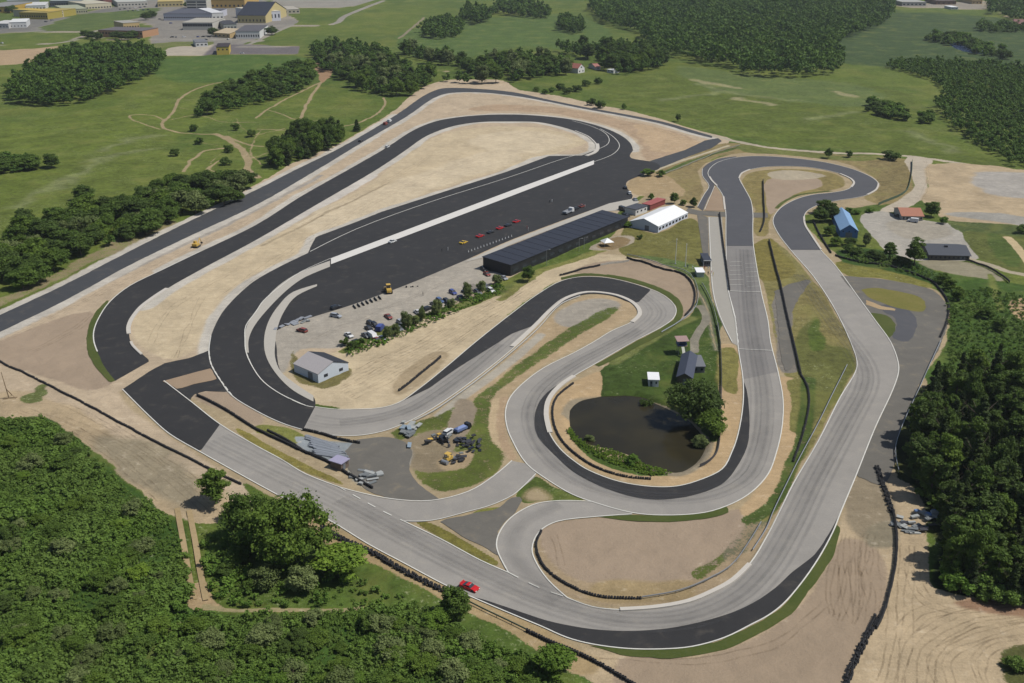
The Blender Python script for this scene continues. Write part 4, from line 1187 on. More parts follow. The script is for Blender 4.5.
def proto(kind):
    if kind in PROTO: return PROTO[kind]
    out = []
    spec = {'oak': (L_OAK, 4.2, .4, 9.5, 48, 130, .24, False, 8.6), 'dark': (L_DARK, 3.8, .3, 10, 46, 130, .24, False, 8.9),
            'fresh': (L_FRESH, 3.2, .3, 9, 40, 120, .22, False, 8.0), 'willow': (L_WILL, 3.6, .3, 7.0, 36, 120, .22, False, 6.0),
            'spruce': (L_SPRU, 2.5, .8, 11.5, 60, 60, .26, True, 11.2), 'bush': (L_SCRUB, 2.3, .1, 3.4, 24, 100, .19, False, 2.4),
            'darkbush': (L_DARK, 2.4, .1, 3.6, 24, 100, .19, False, 2.6), 'tall': (L_DARK, 2.7, .8, 12.5, 46, 110, .24, False, 11.2),
            'bigoak': (L_OAK, 10.0, .3, 14.5, 110, 150, .27, False, 12.5), 'bigdark': (L_DARK, 7.6, .3, 12.5, 85, 140, .26, False, 11.0),
            'birch': (L_OAK, 2.9, .6, 12, 46, 100, .22, False, 11.0)}[kind]
    m, rx, z0, z1, lu, per, leaf, cone, th = spec
    for s in range(4):
        V, A = crown_pts(hash(kind) % 1000 * 0 + s * 31 + len(kind) * 7, rx, z0, z1, lu, per, leaf, cone)
        out.append((quads_mesh('crown', V, A, m), trunk_mesh(th, .22 if th > 4 else .08, s, 4)))
    PROTO[kind] = (out, z1, rx)
    return PROTO[kind]


TREE_N = [0]


def tree(name, kind, pos, h, r, label, cat='tree', group=None):
    """one tree: trunk and crown under an empty at its foot"""
    ms, H0, R0 = proto(kind)
    TREE_N[0] += 1
    cr, tk = ms[TREE_N[0] % 4]
    o = root(name, label, cat, (pos[0], pos[1], pos[2] if len(pos) > 2 else gz(*pos[:2])), random.uniform(0, 6.28), group)
    o.scale = (r / R0, r / R0 * random.uniform(.92, 1.08), h / H0)
    link('trunk', tk, o)
    link('crown', cr, o)
    return o


def scatter(poly, dist, rng, n_try=6000):
    """points at least dist apart inside poly (metres)"""
    P = np.array(poly)
    lo, hi = P.min(0), P.max(0)
    cell = {}
    out = []
    q = rng.uniform(lo, hi, (n_try, 2))
    ins = sdf(q[:, 0], q[:, 1], poly) < 0
    for x, y in q[ins]:
        i, j = int(x // dist), int(y // dist)
        if any((x - a) ** 2 + (y - b) ** 2 < dist * dist for di in (-1, 0, 1) for dj in (-1, 0, 1) for a, b in cell.get((i + di, j + dj), ())):
            continue
        cell.setdefault((i, j), []).append((x, y)); out.append((float(x), float(y)))
    return out


PENDING = []


def belt(name, kinds, px, dist, h, r, label, group, seed, cat='tree', maxn=200):
    rng = np.random.default_rng(seed)
    pts = scatter(gg(px), dist, rng)[:maxn]
    for x, y in pts:
        s = rng.uniform(.62, 1.32)
        a = (name, kinds[int(rng.integers(len(kinds)))], (x, y), h * s, r * s * rng.uniform(.9, 1.15), label, cat, group)
        if name == 'broadleaf_tree': PENDING.append(a)
        else: tree(*a)
    return len(pts)


def mass(name, px_list, dist, h, r, m, lumps, per, leaf, seed, label, cat, nproto=5, cone=False, ntry=20000, vary=.3, world=False, lump=0):
    """a stand of trees or scrub too many to count: one object"""
    rng = np.random.default_rng(seed)
    pr = [crown_pts(seed * 10 + k, r, h * .08, h, lumps, per, leaf, cone) for k in range(nproto)]
    VV, AA = [], []
    for px in px_list:
        for x, y in scatter(px if world else gg(px), dist, rng, ntry):
            V, A = pr[int(rng.integers(nproto))]
            a = rng.uniform(0, 6.28); s = rng.uniform(1 - vary, 1 + vary) * (1 if not lump else max(.35, min(1.6, .2 + 1.7 * float(fbm(np.array([x / lump]), np.array([y / lump]), 44, 2)[0])))); sz = s * rng.uniform(.85, 1.2)
            ca, sa = math.cos(a) * s, math.sin(a) * s
            W = np.stack([V[:, 0] * ca - V[:, 1] * sa + x, V[:, 0] * sa + V[:, 1] * ca + y, V[:, 2] * sz + gz(x, y)], 1)
            VV.append(W); AA.append(np.clip(A * .7 + rng.uniform(-.1, .4), 0, 1))
    if not VV: return
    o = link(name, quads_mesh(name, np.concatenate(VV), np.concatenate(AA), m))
    tag(o, label, cat, kind='stuff')
    return o


# --- far woods (each reads as one mass)
mass('wood', [[(10, 104), (50, 107), (76, 106), (100, 98), (130, 86), (157, 72), (162, 64), (140, 55), (100, 52), (70, 58), (40, 72), (15, 88)]],
     8.5, 13, 5.6, L_WOOD, 18, 34, .62, 3, 'dense dark wood on the meadow below the industrial estate', 'wood')
mass('wood', [[(660, 55), (685, 60), (715, 66), (750, 76), (800, 79), (838, 74), (842, 62), (832, 48), (858, 34), (884, 26), (892, 10), (890, -4), (600, -4), (590, 8), (600, 22), (640, 34)]],
     10.5, 15, 7.0, L_WOOD, 16, 24, .95, 4, 'large dark forest along the top of the view behind the green fields', 'forest', ntry=40000)
mass('plantation', [[(888, 68), (915, 75), (938, 84), (946, 94), (938, 108), (946, 120), (966, 136), (985, 150), (1015, 166), (1060, 170), (1060, 74), (1000, 66), (930, 63), (900, 63)]],
     5.2, 6.5, 3.2, L_WOOD, 9, 20, .5, 5, 'dense young plantation with an even top beside the green field', 'plantation', ntry=60000)
mass('wood', [[(990, 14), (1030, 24), (1070, 24), (1070, -4), (990, -4)], [(850, -6), (895, 2), (880, -6)]], 12, 14, 7, L_WOOD, 12, 12, 1.5, 6, 'dark trees behind the red roofed house in the far corner', 'wood')
# --- scrub in the lower left
SCRUB_P = [[(-70, 425), (24, 420), (50, 426), (82, 452), (120, 486), (155, 515), (176, 530), (184, 560), (186, 606), (150, 640), (120, 700), (-90, 740), (-120, 600)],
           [(190, 618), (240, 618), (340, 616), (420, 606), (470, 634), (540, 668), (600, 715), (60, 740), (130, 690)]]
mass('scrub', SCRUB_P, 1.2, 1.15, 1.2, L_SCRUB, 7, 26, .16, 7, 'dense low green scrub covering the slope below the sandy track', 'scrub', ntry=170000, vary=.45, lump=9)
mass('scrub', [[(200, 545), (225, 530), (300, 560), (370, 585), (440, 612), (395, 602), (340, 606), (240, 606), (214, 590)], [(150, 640), (200, 610), (220, 618), (170, 660)]], 2.6, 1.2, 1.1, L_SCRUB, 7, 24, .16, 17, 'sparse low scrub with grassy gaps around the biggest tree', 'scrub', vary=.5, lump=7)
mass('verge_weeds', [[(345, 350), (390, 334), (440, 310), (500, 284), (506, 291), (450, 316), (400, 338), (350, 358)]], 1.6, 1.0, .8, L_SCRUB, 6, 18, .15, 18, 'rough weeds on the bank behind the parked cars', 'weeds', vary=.5, lump=6)
mass('scrub', [[(945, 292), (985, 290), (1050, 300), (1050, 374), (1000, 372), (945, 378), (950, 345), (950, 312)], [(848, 250), (880, 256), (905, 262), (930, 272), (944, 286), (925, 278), (880, 266), (846, 260)]],
     2.4, 1.1, 1.2, L_SCRUB, 7, 22, .17, 8, 'low green scrub on the bank beside the old asphalt bend', 'scrub')
mass('pond_reeds', [[(570, 425), (577, 437), (592, 447), (615, 452), (640, 462), (660, 470), (672, 474), (650, 477), (620, 466), (595, 456), (576, 444), (567, 432)]], 0.62, .7, .5, L_FRESH, 5, 16, .12, 9,
     'green reeds and weeds along the near bank of the dark pond', 'reeds')

# --- belts of trees one can tell apart
N = 0
N += belt('broadleaf_tree', ['dark', 'oak', 'willow', 'dark'], [(-20, 300), (0, 282), (20, 292), (45, 284), (65, 268), (100, 252), (130, 240), (150, 236), (180, 218), (240, 203), (246, 188), (207, 185), (165, 191), (130, 203), (100, 211), (60, 223), (25, 230), (6, 258), (-20, 272)],
          7.6, 8.2, 4.9, 'bushy green tree in the belt along the straight back road', 'trees in the belt along the back road', 21)
N += belt('broadleaf_tree', ['dark', 'oak', 'spruce'], [(268, 165), (280, 170), (310, 158), (330, 150), (345, 140), (330, 130), (300, 136), (276, 150)], 6.5, 10.5, 3.4,
          'dark tree in the small grove beside the back road bend', 'trees in the grove by the back road', 22)
N += belt('broadleaf_tree', ['dark', 'oak'], [(198, 118), (215, 115), (260, 104), (300, 92), (314, 80), (310, 70), (290, 70), (262, 80), (230, 92), (205, 108)], 8.2, 9, 4.8,
          'tree in the dark hedge line crossing the left meadow', 'trees in the meadow hedge line', 23)
N += belt('broadleaf_tree', ['dark', 'oak', 'willow', 'spruce'], [(312, 56), (325, 72), (345, 80), (362, 92), (405, 98), (428, 88), (420, 76), (400, 72), (385, 56), (350, 46), (325, 48)], 9.0, 11, 5.0,
          'tree in the thicket between the meadow paths and the road bend', 'trees in the thicket above the road bend', 24)
N += belt('broadleaf_tree', ['dark', 'oak', 'willow'], [(424, 80), (450, 82), (520, 82), (512, 76), (470, 76), (456, 66), (430, 64), (404, 56), (402, 52), (440, 56), (470, 68), (500, 62), (530, 60), (565, 66), (572, 76), (540, 78), (518, 83), (470, 84)], 8.5, 12, 4.8,
          'tree in the row behind the top of the sandy oval', 'trees behind the sandy oval', 25)
N += belt('broadleaf_tree', ['dark', 'oak'], [(602, 70), (625, 76), (650, 72), (668, 64), (655, 52), (620, 48), (600, 52), (580, 50), (560, 52), (575, 58), (600, 62)], 8.5, 13, 4.8,
          'tall tree in the copse behind the white cottage', 'trees behind the white cottage', 26)
N += belt('broadleaf_tree', ['dark', 'oak'], [(422, 36), (440, 40), (458, 37), (462, 28), (446, 22), (428, 26)], 8.5, 12, 5, 'tree in the round clump in the upper pasture', 'trees in the pasture clump', 27)
N += belt('broadleaf_tree', ['dark'], [(462, 22), (476, 25), (488, 22), (486, 12), (466, 12)], 9, 15, 5, 'tall dark tree in the pair of dark trees at the top of the pasture', 'tall dark pasture trees', 28)
N += belt('broadleaf_tree', ['dark', 'oak'], [(492, 15), (512, 16), (545, 20), (552, 14), (530, 6), (500, 4)], 11, 12, 5.4, 'tree in the long clump at the top of the pasture', 'trees at the top of the pasture', 29)
N += belt('broadleaf_tree', ['dark', 'oak'], [(558, 30), (575, 35), (583, 32), (580, 24), (562, 20)], 9, 13, 5, 'tree in the compact clump below the forest edge', 'trees below the forest edge', 30)
N += belt('shrub', ['darkbush', 'bush'], [(866, 112), (890, 118), (905, 121), (908, 114), (890, 108), (872, 105)], 6.5, 5.5, 4, 'dark shrub in the thicket on the right hand field', 'shrubs on the right hand field', 31, 'shrub')
N += belt('shrub', ['darkbush', 'bush'], [(918, 124), (930, 124), (928, 118), (920, 118)], 6, 5, 3.2, 'shrub at the edge of the young plantation', 'shrubs by the plantation', 32, 'shrub')
N += belt('shrub', ['darkbush', 'bush'], [(925, 40), (950, 46), (960, 44), (975, 54), (1005, 60), (1010, 56), (980, 48), (962, 38), (938, 36)], 9, 7, 4.5, 'dark shrub beside the little blue creek', 'shrubs along the creek', 33, 'shrub')
N += belt('broadleaf_tree', ['dark'], [(976, 32), (1000, 33), (1045, 32), (1045, 27), (980, 27)], 9, 9, 5, 'dark tree in the row below the red roofed house', 'trees below the red house', 34)
N += belt('broadleaf_tree', ['dark', 'oak'], [(-10, 175), (14, 174), (32, 170), (30, 160), (0, 160), (-10, 164)], 6.5, 6, 4.6, 'tree in the low round clump at the left meadow edge', 'trees in the left meadow clump', 35)
# the right hand forest: mixed wood with pointed crowns at its edge
FOREST = [(940, 388), (962, 382), (1000, 376), (1080, 378), (1080, 615), (1024, 604), (985, 598), (955, 594), (945, 580), (956, 552), (946, 526), (932, 508), (916, 488), (909, 466), (911, 444), (920, 420), (931, 398)]
N += belt('forest_tree', ['tall', 'spruce', 'birch', 'tall', 'spruce', 'dark'], FOREST, 4.1, 11.5, 2.6, 'tall dark tree in the wood beside the right hand straight', 'trees of the right hand wood', 36)
print('belt trees', N, 'forest', len([o for o in bpy.data.objects if o.name.startswith('forest_tree')]))
mass('forest_undergrowth', [FOREST], 3.0, 3.5, 2.0, L_DARK, 8, 20, .4, 11, 'dark undergrowth between the trees of the right hand wood', 'undergrowth')


def T(px, h, r, kind, label, name='broadleaf_tree', cat='tree', group=None):
    return tree(name, kind, g(px), h, r, label, cat, group)


# --- trees and shrubs that stand alone
T((286, 560), 15, 10.4, 'bigoak', 'largest bright green tree above the scrub beside the lower straight')
T((254, 542), 13, 6.8, 'bigdark', 'tall darker green tree leaning against the biggest bright tree')
T((216, 504), 10.5, 3.6, 'birch', 'slender thin crowned tree on the sand left of the big bright tree')
T((234, 520), 5.0, 2.4, 'oak', 'small leafy tree tucked behind the thin crowned tree')
T((340, 576), 8, 5.2, 'fresh', 'round fresh green tree below the big bright tree')
T((304, 592), 5.5, 3.4, 'willow', 'grey green willow left of the round fresh green tree')
T((268, 588), 5, 3.2, 'willow', 'pale willow at the foot of the biggest tree in the scrub', group=None)
T((456, 617), 7.0, 3.4, 'dark', 'dark round tree against the barrier near the red sports car')
T((553, 674), 6.5, 3.6, 'fresh', 'bright green tree by the barrier near the lower edge bend')
T((692, 418), 12.5, 8.0, 'bigdark', 'big dark tree overhanging the pond')
T((711, 434), 7, 4.0, 'oak', 'smaller green tree on the pond bank below the big dark tree')
T((701, 443), 4, 2.5, 'willow', 'grey green shrub hanging over the right end of the pond', 'shrub', 'shrub')
T((646, 402), 3.2, 1.8, 'darkbush', 'dark shrub on the grassy far bank of the pond', 'shrub', 'shrub')
T((589, 437), 2.6, 1.6, 'willow', 'thin pale shrub at the left end of the pond', 'shrub', 'shrub')
T((632, 464), 2.6, 2.0, 'bush', 'leafy shrub on the near bank of the pond', 'shrub', 'shrub')
T((52, 168), 8, 4.8, 'dark', 'lone round dark tree on the left meadow')
T((85, 200), 8, 5.2, 'dark', 'dark round tree standing out at the back of the long tree belt')
T((30, 232), 8, 4.4, 'dark', 'dark tree standing proud at the left end of the tree belt')
T((357, 131), 8, 3.0, 'spruce', 'small dark conifer beside the back road', 'conifer')
for q in [(194, 131), (200, 144), (174, 156), (226, 165), (236, 131), (251, 137), (230, 152)]:
    T(q, 4.5, 3.0, 'darkbush', 'small dark bush among the trodden meadow paths', 'shrub', 'shrub', 'bushes among the meadow paths')
T((828, 158), 6, 2.4, 'dark', 'small upright dark tree beside the pale gravel road')
T((849, 157), 4, 2.2, 'darkbush', 'little round bush on the pale gravel road edge', 'shrub', 'shrub')
T((890, 160), 5.5, 5.0, 'darkbush', 'wide dark bush near the gravel road junction', 'shrub', 'shrub')
T((678, 122), 6.5, 1.9, 'tall', 'narrow tree standing alone at the field edge by the road')
T((624, 110), 4.5, 2, 'bush', 'thin shrub at the field edge above the road', 'shrub', 'shrub')
for q in [(560, 90), (568, 94), (578, 92), (586, 86), (598, 84), (592, 105), (600, 108)]:
    T(q, 5.5, 4.0, 'darkbush', 'dark bush in the overgrown garden below the white cottage', 'shrub', 'shrub', 'bushes below the white cottage')
for q in [(536, 92), (545, 94), (552, 92)]:
    T(q, 4.0, 3.0, 'bush', 'low bush on the road verge beside the sandy oval', 'shrub', 'shrub', 'low bushes on the road verge')
# by the marquee and the pit building
T((648, 176), 4, 3.6, 'fresh', 'bright green bush above the white marquee', 'shrub', 'shrub')
T((661, 177), 3.4, 2.6, 'bush', 'low green bush beside the bright one above the marquee', 'shrub', 'shrub')
T((674, 204), 5.5, 2.2, 'dark', 'small dark tree right behind the white marquee')
T((693, 207), 5, 2.0, 'dark', 'small dark tree beside the lane behind the marquee')
T((683, 205), 2.6, 2, 'bush', 'low bush between the two small trees behind the marquee', 'shrub', 'shrub')
T((651, 200), 3.2, 1.6, 'bush', 'small bush at the bend of the concrete path behind the red container', 'shrub', 'shrub')
T((627, 227), 2.8, 2.6, 'fresh', 'green bush at the end of the long black building', 'shrub', 'shrub')
T((640, 239), 2.2, 1.4, 'darkbush', 'small shrub beside the brown terrace', 'shrub', 'shrub')
T((528, 282), 6.5, 2.4, 'oak', 'young tree in front of the long black building')
for q in [(388, 340), (396, 336), (407, 329), (414, 325), (422, 321), (437, 316), (451, 308), (467, 300), (482, 293), (497, 285)]:
    T(q, 5.4 * random.uniform(.6, 1.25), 1.8 * random.uniform(.7, 1.2), 'willow', 'young grey green tree on the grassy bank behind the parked cars', 'young_tree', 'tree', 'young trees behind the parked cars')
for q in [(345, 345), (352, 350), (360, 346)]:
    T(q, 2.8, 1.7, 'darkbush', 'dark bush by the gable of the black and white shed', 'shrub', 'shrub', 'bushes by the shed')
# by the blue hall and the gravel yard
for q in [(823, 214), (830, 216), (835, 222), (820, 222)]:
    T(q, 7, 3.6, 'dark', 'leafy tree crowding the side of the blue hall', 'broadleaf_tree', 'tree', 'trees beside the blue hall')
T((829, 236), 4.5, 2.6, 'oak', 'green bush at the near corner of the blue hall', 'shrub', 'shrub')
T((836, 246), 4, 2.6, 'oak', 'green bush in front of the blue gable', 'shrub', 'shrub')
T((914, 266), 12, 4.3, 'birch', 'tall bright tree beside the dark low hall')
T((889, 259), 8, 2.6, 'birch', 'slim tree at the gravel yard edge left of the tall bright tree')
T((866, 246), 6, 1.9, 'willow', 'slim pale tree right of the blue hall')
for q in [(848, 252), (857, 255), (872, 258), (880, 261), (898, 264), (905, 266), (850, 246)]:
    T(q, 3.6, 2.6, 'dark', 'dense bush in the hedge along the gravel yard', 'shrub', 'shrub', 'hedge bushes along the gravel yard')
T((931, 217), 7.5, 3.6, 'dark', 'round dark tree beside the red roofed clubhouse')
T((943, 224), 3.4, 2.2, 'bush', 'low bush on the yard edge right of the round dark tree', 'shrub', 'shrub')
for q in [(848, 212), (856, 214), (870, 213)]:
    T(q, 2, 2.2, 'bush', 'low bush on the verge behind the blue hall', 'shrub', 'shrub', 'low bushes behind the blue hall')
T((1022, 233), 4, 3, 'darkbush', 'dark bush at the corner of the sand lot', 'shrub', 'shrub')
for q in [(943, 284), (949, 290), (958, 300), (985, 318), (1000, 330)]:
    T(q, 4.5, 2.4, 'oak', 'bush on the green bank above the right hand wood', 'shrub', 'shrub', 'bushes on the right hand bank')
T((1016, 668), 2.4, 2.2, 'bush', 'low bush on the sandy mound in the lower corner', 'shrub', 'shrub')
for q in [(950, 584), (960, 594), (975, 592), (992, 600), (1010, 603)]:
    T(q, 4, 2.8, 'bush', 'leafy bush along the lower edge of the right hand wood', 'shrub', 'shrub', 'bushes at the lower edge of the wood')
# larger shrubs that rise out of the scrub
rng = np.random.default_rng(77)
SH = [(30, 470, 'willow'), (70, 510, 'oak'), (12, 540, 'dark'), (120, 530, 'fresh'), (60, 600, 'willow'), (100, 585, 'oak'), (20, 640, 'willow'), (75, 650, 'oak'), (130, 560, 'oak'), (40, 680, 'dark'), (140, 600, 'willow'), (95, 690, 'oak'),
      (250, 655, 'oak'), (300, 640, 'dark'), (340, 650, 'oak'), (330, 690, 'oak'), (390, 660, 'willow'), (410, 635, 'willow'), (430, 640, 'willow'), (400, 690, 'oak'), (445, 665, 'willow'), (470, 655, 'willow'), (480, 690, 'oak'), (500, 670, 'willow'),
      (530, 690, 'oak'), (215, 680, 'dark'), (280, 690, 'fresh'), (370, 628, 'dark'), (230, 575, 'dark'), (255, 590, 'oak'), (240, 560, 'dark')]
KINDS = ['willow', 'oak', 'willow', 'dark', 'fresh', 'oak', 'willow']
for x, y in scatter([(-5, 440), (60, 440), (150, 520), (180, 560), (170, 620), (110, 690), (-5, 690)], 15, rng, 500)[:34] + scatter([(190, 625), (330, 622), (430, 612), (540, 675), (560, 690), (150, 690)], 15, rng, 500)[:30]:
    SH.append((x, y, KINDS[int(rng.integers(7))]))
for x, y, k in SH:
    s = rng.uniform(.8, 1.2)
    s *= rng.uniform(.65, 1.15)
    T((x, y), 3.3 * s, 2.5 * s, k, 'taller rounded bush rising out of the lower left scrub', 'shrub', 'shrub', 'taller bushes in the scrub')

for q in [(86, 38), (92, 39), (98, 40), (116, 39), (122, 40), (128, 40), (134, 38)]:
    T(q, 9, 6, 'dark', 'dark tree in front of the orange factory', group='trees in front of the orange factory')
for q in [(188, 8), (146, 20), (152, 18), (214, 36), (272, 35), (10, 13), (14, 12)]:
    T(q, 10, 7, 'dark', 'tree between the halls of the industrial estate', group='trees among the industrial halls')
# the largest broadleaf trees in view are objects, the remaining far ones one mass
def seen(a):
    x, y = a[2]
    q = pr(x, y, a[3] * .6)
    return (a[3] * a[4]) ** .5 / math.hypot(x, y) if -15 < q[0] < 1039 and -10 < q[1] < 700 else 0.0


PENDING.sort(key=seen, reverse=True)
NBROAD = 255
for a in PENDING[:NBROAD]: tree(*a)
far_pr = [crown_pts(900 + k, 4.2, .6, 10, 16, 22, .62) for k in range(6)]
VV, AA = [], []
for a in PENDING[NBROAD:]:
    if seen(a) <= 0: continue
    V, A = far_pr[int(rng.integers(6))]
    t = rng.uniform(0, 6.28); s = a[4] / 4.2
    ca, sa = math.cos(t) * s, math.sin(t) * s
    VV.append(np.stack([V[:, 0] * ca - V[:, 1] * sa + a[2][0], V[:, 0] * sa + V[:, 1] * ca + a[2][1], V[:, 2] * a[3] / 10 + gz(*a[2])], 1)); AA.append(np.clip(A * .7 + rng.uniform(-.1, .4), 0, 1))
tag(link('distant_trees', quads_mesh('distant_trees', np.concatenate(VV), np.concatenate(AA), L_WOOD)), 'distant hedgerows and copses across the far meadows and pastures', 'trees', kind='stuff')
print('broadleaf kept', NBROAD, 'of', len(PENDING))
# ================================================================== BUILDINGS
def M(name, r, gr, b, rough=0.7, var=0.1, scale=0.8, metal=0.0, spec=0.35):
    return mat(name, S(r, gr, b), rough, var, scale, metal, 'Object', 0, spec)


GLASS = mat('window_glass', (0.025, 0.028, 0.034), 0.2, 0.1, 1, 0, 'Object', 0, 0.3)
W_WHITE, W_GREY = M('white_paint', 226, 226, 222), M('grey_paint', 160, 160, 158)
BLACKR = M('black_roofing', 44, 47, 58, 0.6)
RUBBER = mat('rubber', (0.018, 0.018, 0.019), 0.8, 0.3, 2)
STEEL = mat('galvanised_steel', (0.26, 0.27, 0.28), 0.45, 0.15, 2, 0.5)
DARKM = mat('dark_metal', (0.03, 0.03, 0.034), 0.5, 0.15, 2)
WOODP = M('weathered_wood', 150, 128, 98)


def frame(c, a, b):
    """origin, heading, length, width of a rectangle from surveyed ground corners: c corner, a along, b on the other side"""
    c0, a0, b0 = Vector(g(c)), Vector(g(a)), Vector(g(b))
    u = a0 - c0; L = u.length; u.normalize()
    v = Vector((-u.y, u.x)); w = (b0 - c0).dot(v)
    return c0, math.atan2(u.y, u.x), L, w


def hall(name, label, cat, c, a, b, wall_h, ridge_h, wall_m, roof_m, along='u', roof_m2=None, win=None, door=None, overhang=0.35, gable_m=None, group=None, width=None):
    """gabled building. along='u': ridge runs c->a"""
    c0, rz, L, w = frame(c, a, b)
    if width: w = math.copysign(width, w)
    o = root(name, label, cat, (c0.x, c0.y, 0), rz, group)
    y0, y1 = min(0, w), max(0, w)
    B = -0.5
    mb = MB(); ym = (y0 + y1) / 2; xm = L / 2
    oh = overhang; th = 0.14
    if along == 'u':
        mb.prism([(0, 0)] * 0 or [(y0, B), (y1, B), (y1, wall_h), (ym, ridge_h - .12), (y0, wall_h)], 0, L)
        mb.v = [(q[1], q[0], q[2]) for q in mb.v]; mb.f = [tuple(reversed(f)) for f in mb.f]
        slopes = []
        for ye in (y0, y1):
            s = (ridge_h - wall_h) / abs(ym - ye)
            yo = ye + (oh if ye > ym else -oh); zo = wall_h - s * oh + .05
            slopes.append(([(-oh, yo, zo), (L + oh, yo, zo), (L + oh, ym, ridge_h + .05), (-oh, ym, ridge_h + .05)]))
    else:
        mb.prism([(0, B), (L, B), (L, wall_h), (xm, ridge_h - .12), (0, wall_h)], y0, y1)
        slopes = []
        for xe in (0, L):
            s = (ridge_h - wall_h) / abs(xm - xe)
            xo = xe + (oh if xe > xm else -oh); zo = wall_h - s * oh + .05
            slopes.append(([(xo, y0 - oh, zo), (xo, y1 + oh, zo), (xm, y1 + oh, ridge_h + .05), (xm, y0 - oh, ridge_h + .05)]))
    mb.build('wall', wall_m, o)
    for k, q in enumerate(slopes):
        r = MB()
        r.add(q + [(x, y, z + th) for x, y, z in q], [(0, 1, 2, 3), (7, 6, 5, 4), (0, 4, 5, 1), (1, 5, 6, 2), (2, 6, 7, 3), (3, 7, 4, 0)])
        r.build('roof', (roof_m2 if (k and roof_m2) else roof_m), o)
    for wn in (win or []):
        side, n, z0, z1, frac = wn
        place_openings(o, 'window', side, n, z0, z1, frac, L, y0, y1)
    for dn in (door or []):
        side, pos, ww, hh = dn
        place_opening(o, 'door', side, pos, ww, 0, hh, L, y0, y1, M('door_grey', 120, 124, 128))
    return o, L, y0, y1


def place_opening(o, name, side, pos, w, z0, z1, L, y0, y1, m=None):
    mb = MB(); e = .05
    if side == 'y0': mb.box(pos - w / 2, pos + w / 2, y0 - e, y0 + .02, z0, z1)
    elif side == 'y1': mb.box(pos - w / 2, pos + w / 2, y1 - .02, y1 + e, z0, z1)
    elif side == 'x0': mb.box(-e, .02, y0 + pos - w / 2, y0 + pos + w / 2, z0, z1)
    else: mb.box(L - .02, L + e, y0 + pos - w / 2, y0 + pos + w / 2, z0, z1)
    return mb.build(name, m or GLASS, o)


def place_openings(o, name, side, n, z0, z1, frac, L, y0, y1):
    tot = L if side in ('y0', 'y1') else (y1 - y0)
    st = tot / n
    for k in range(n):
        place_opening(o, name, side, st * (k + .5), st * frac, z0, z1, L, y0, y1)


def block(name, label, cat, c, a, b, h, wall_m, roof_m, win=None, door=None, slope=0.0, group=None, width=None, parapet=.25, base=0.0):
    """flat or shed roofed block"""
    c0, rz, L, w = frame(c, a, b)
    if width: w = math.copysign(width, w)
    o = root(name, label, cat, (c0.x, c0.y, base), rz, group)
    y0, y1 = min(0, w), max(0, w)
    mb = MB(); zb = h + slope
    mb.add([(0, y0, -.5), (L, y0, -.5), (L, y1, -.5), (0, y1, -.5), (0, y0, h), (L, y0, h), (L, y1, zb), (0, y1, zb)],
           [(3, 2, 1, 0), (4, 5, 6, 7), (0, 1, 5, 4), (1, 2, 6, 5), (2, 3, 7, 6), (3, 0, 4, 7)])
    mb.build('wall', wall_m, o)
    r = MB(); e = .3
    r.add([(-e, y0 - e, h + .01), (L + e, y0 - e, h + .01), (L + e, y1 + e, zb + .01), (-e, y1 + e, zb + .01), (-e, y0 - e, h + parapet), (L + e, y0 - e, h + parapet), (L + e, y1 + e, zb + parapet), (-e, y1 + e, zb + parapet)],
          [(3, 2, 1, 0), (4, 5, 6, 7), (0, 1, 5, 4), (1, 2, 6, 5), (2, 3, 7, 6), (3, 0, 4, 7)])
    r.build('roof', roof_m, o)
    for wn in (win or []):
        side, n, z0, z1, frac = wn
        place_openings(o, 'window', side, n, z0, z1, frac, L, y0, y1)
    for dn in (door or []):
        side, pos, ww, hh = dn
        place_opening(o, 'door', side, pos, ww, 0, hh, L, y0, y1, M('door_grey', 120, 124, 128))
    return o, L, y0, y1


# white marquee
TENTW = M('marquee_fabric', 250, 250, 248, 0.5, 0.03)
TENTS = M('marquee_side', 214, 220, 232, 0.6, 0.05)
hall('marquee', 'large white marquee with a shiny white gabled roof on the grass', 'marquee', (658, 232.5), (687.5, 218.3), (634, 225), 2.8, 5.4, TENTS, TENTW,
     win=[('y0', 9, .9, 2.1, .6)], door=[('x0', 6, 2.2, 2.4)], overhang=.15)
# red container with rusty roof and white box trailer
REDR = M('red_sheet_metal', 172, 92, 84, 0.55)
block('storage_container', 'red roofed storage unit squeezed behind the white marquee', 'container', (650, 210.5), (665, 204.5), (645, 208), 2.7, M('dull_red', 140, 70, 64), REDR, door=[('x0', 1.2, 1.6, 2.2)])
o, L, y0, y1 = block('office_cabin', 'white box cabin with a dark roof left of the red storage unit', 'cabin', (635.5, 215.5), (647, 211.5), (630, 211.5), 2.9, W_WHITE, M('dark_grey_roof', 74, 76, 84), win=[('y0', 3, 1.1, 2.0, .4)])
# long black pit building
BLK = M('black_cladding', 34, 35, 38, 0.6, 0.15)
hb = 4.6
_f = g((483, 257), 5.4); _u = R(53)
cC = pr(*_f); cA = pr(_f[0] + 14.5 * math.sin(_u), _f[1] - 14.5 * math.cos(_u)); cB = pr(_f[0] + 14.5 * math.sin(_u) + 93 * math.cos(_u), _f[1] - 14.5 * math.cos(_u) + 93 * math.sin(_u))
c0, rz, L, w = frame(cA, cB, cC)
pit, L, y0, y1 = block('pit_building', 'long black pit building with a dark flat sloping roof beside the paddock', 'building', cA, cB, cC, hb, BLK, BLACKR, slope=.8)
place_openings(pit, 'garage_door', 'y1', 16, .1, 3.4, .8, L, y0, y1)
place_openings(pit, 'window', 'y0', 14, 1.2, 2.6, .55, L, y0, y1)
mb = MB()
for k in range(1, 14):
    mb.box(L * k / 14 - .04, L * k / 14 + .04, y0 - .3, y1 + .3, hb + .24, hb + .24)
rb = MB()
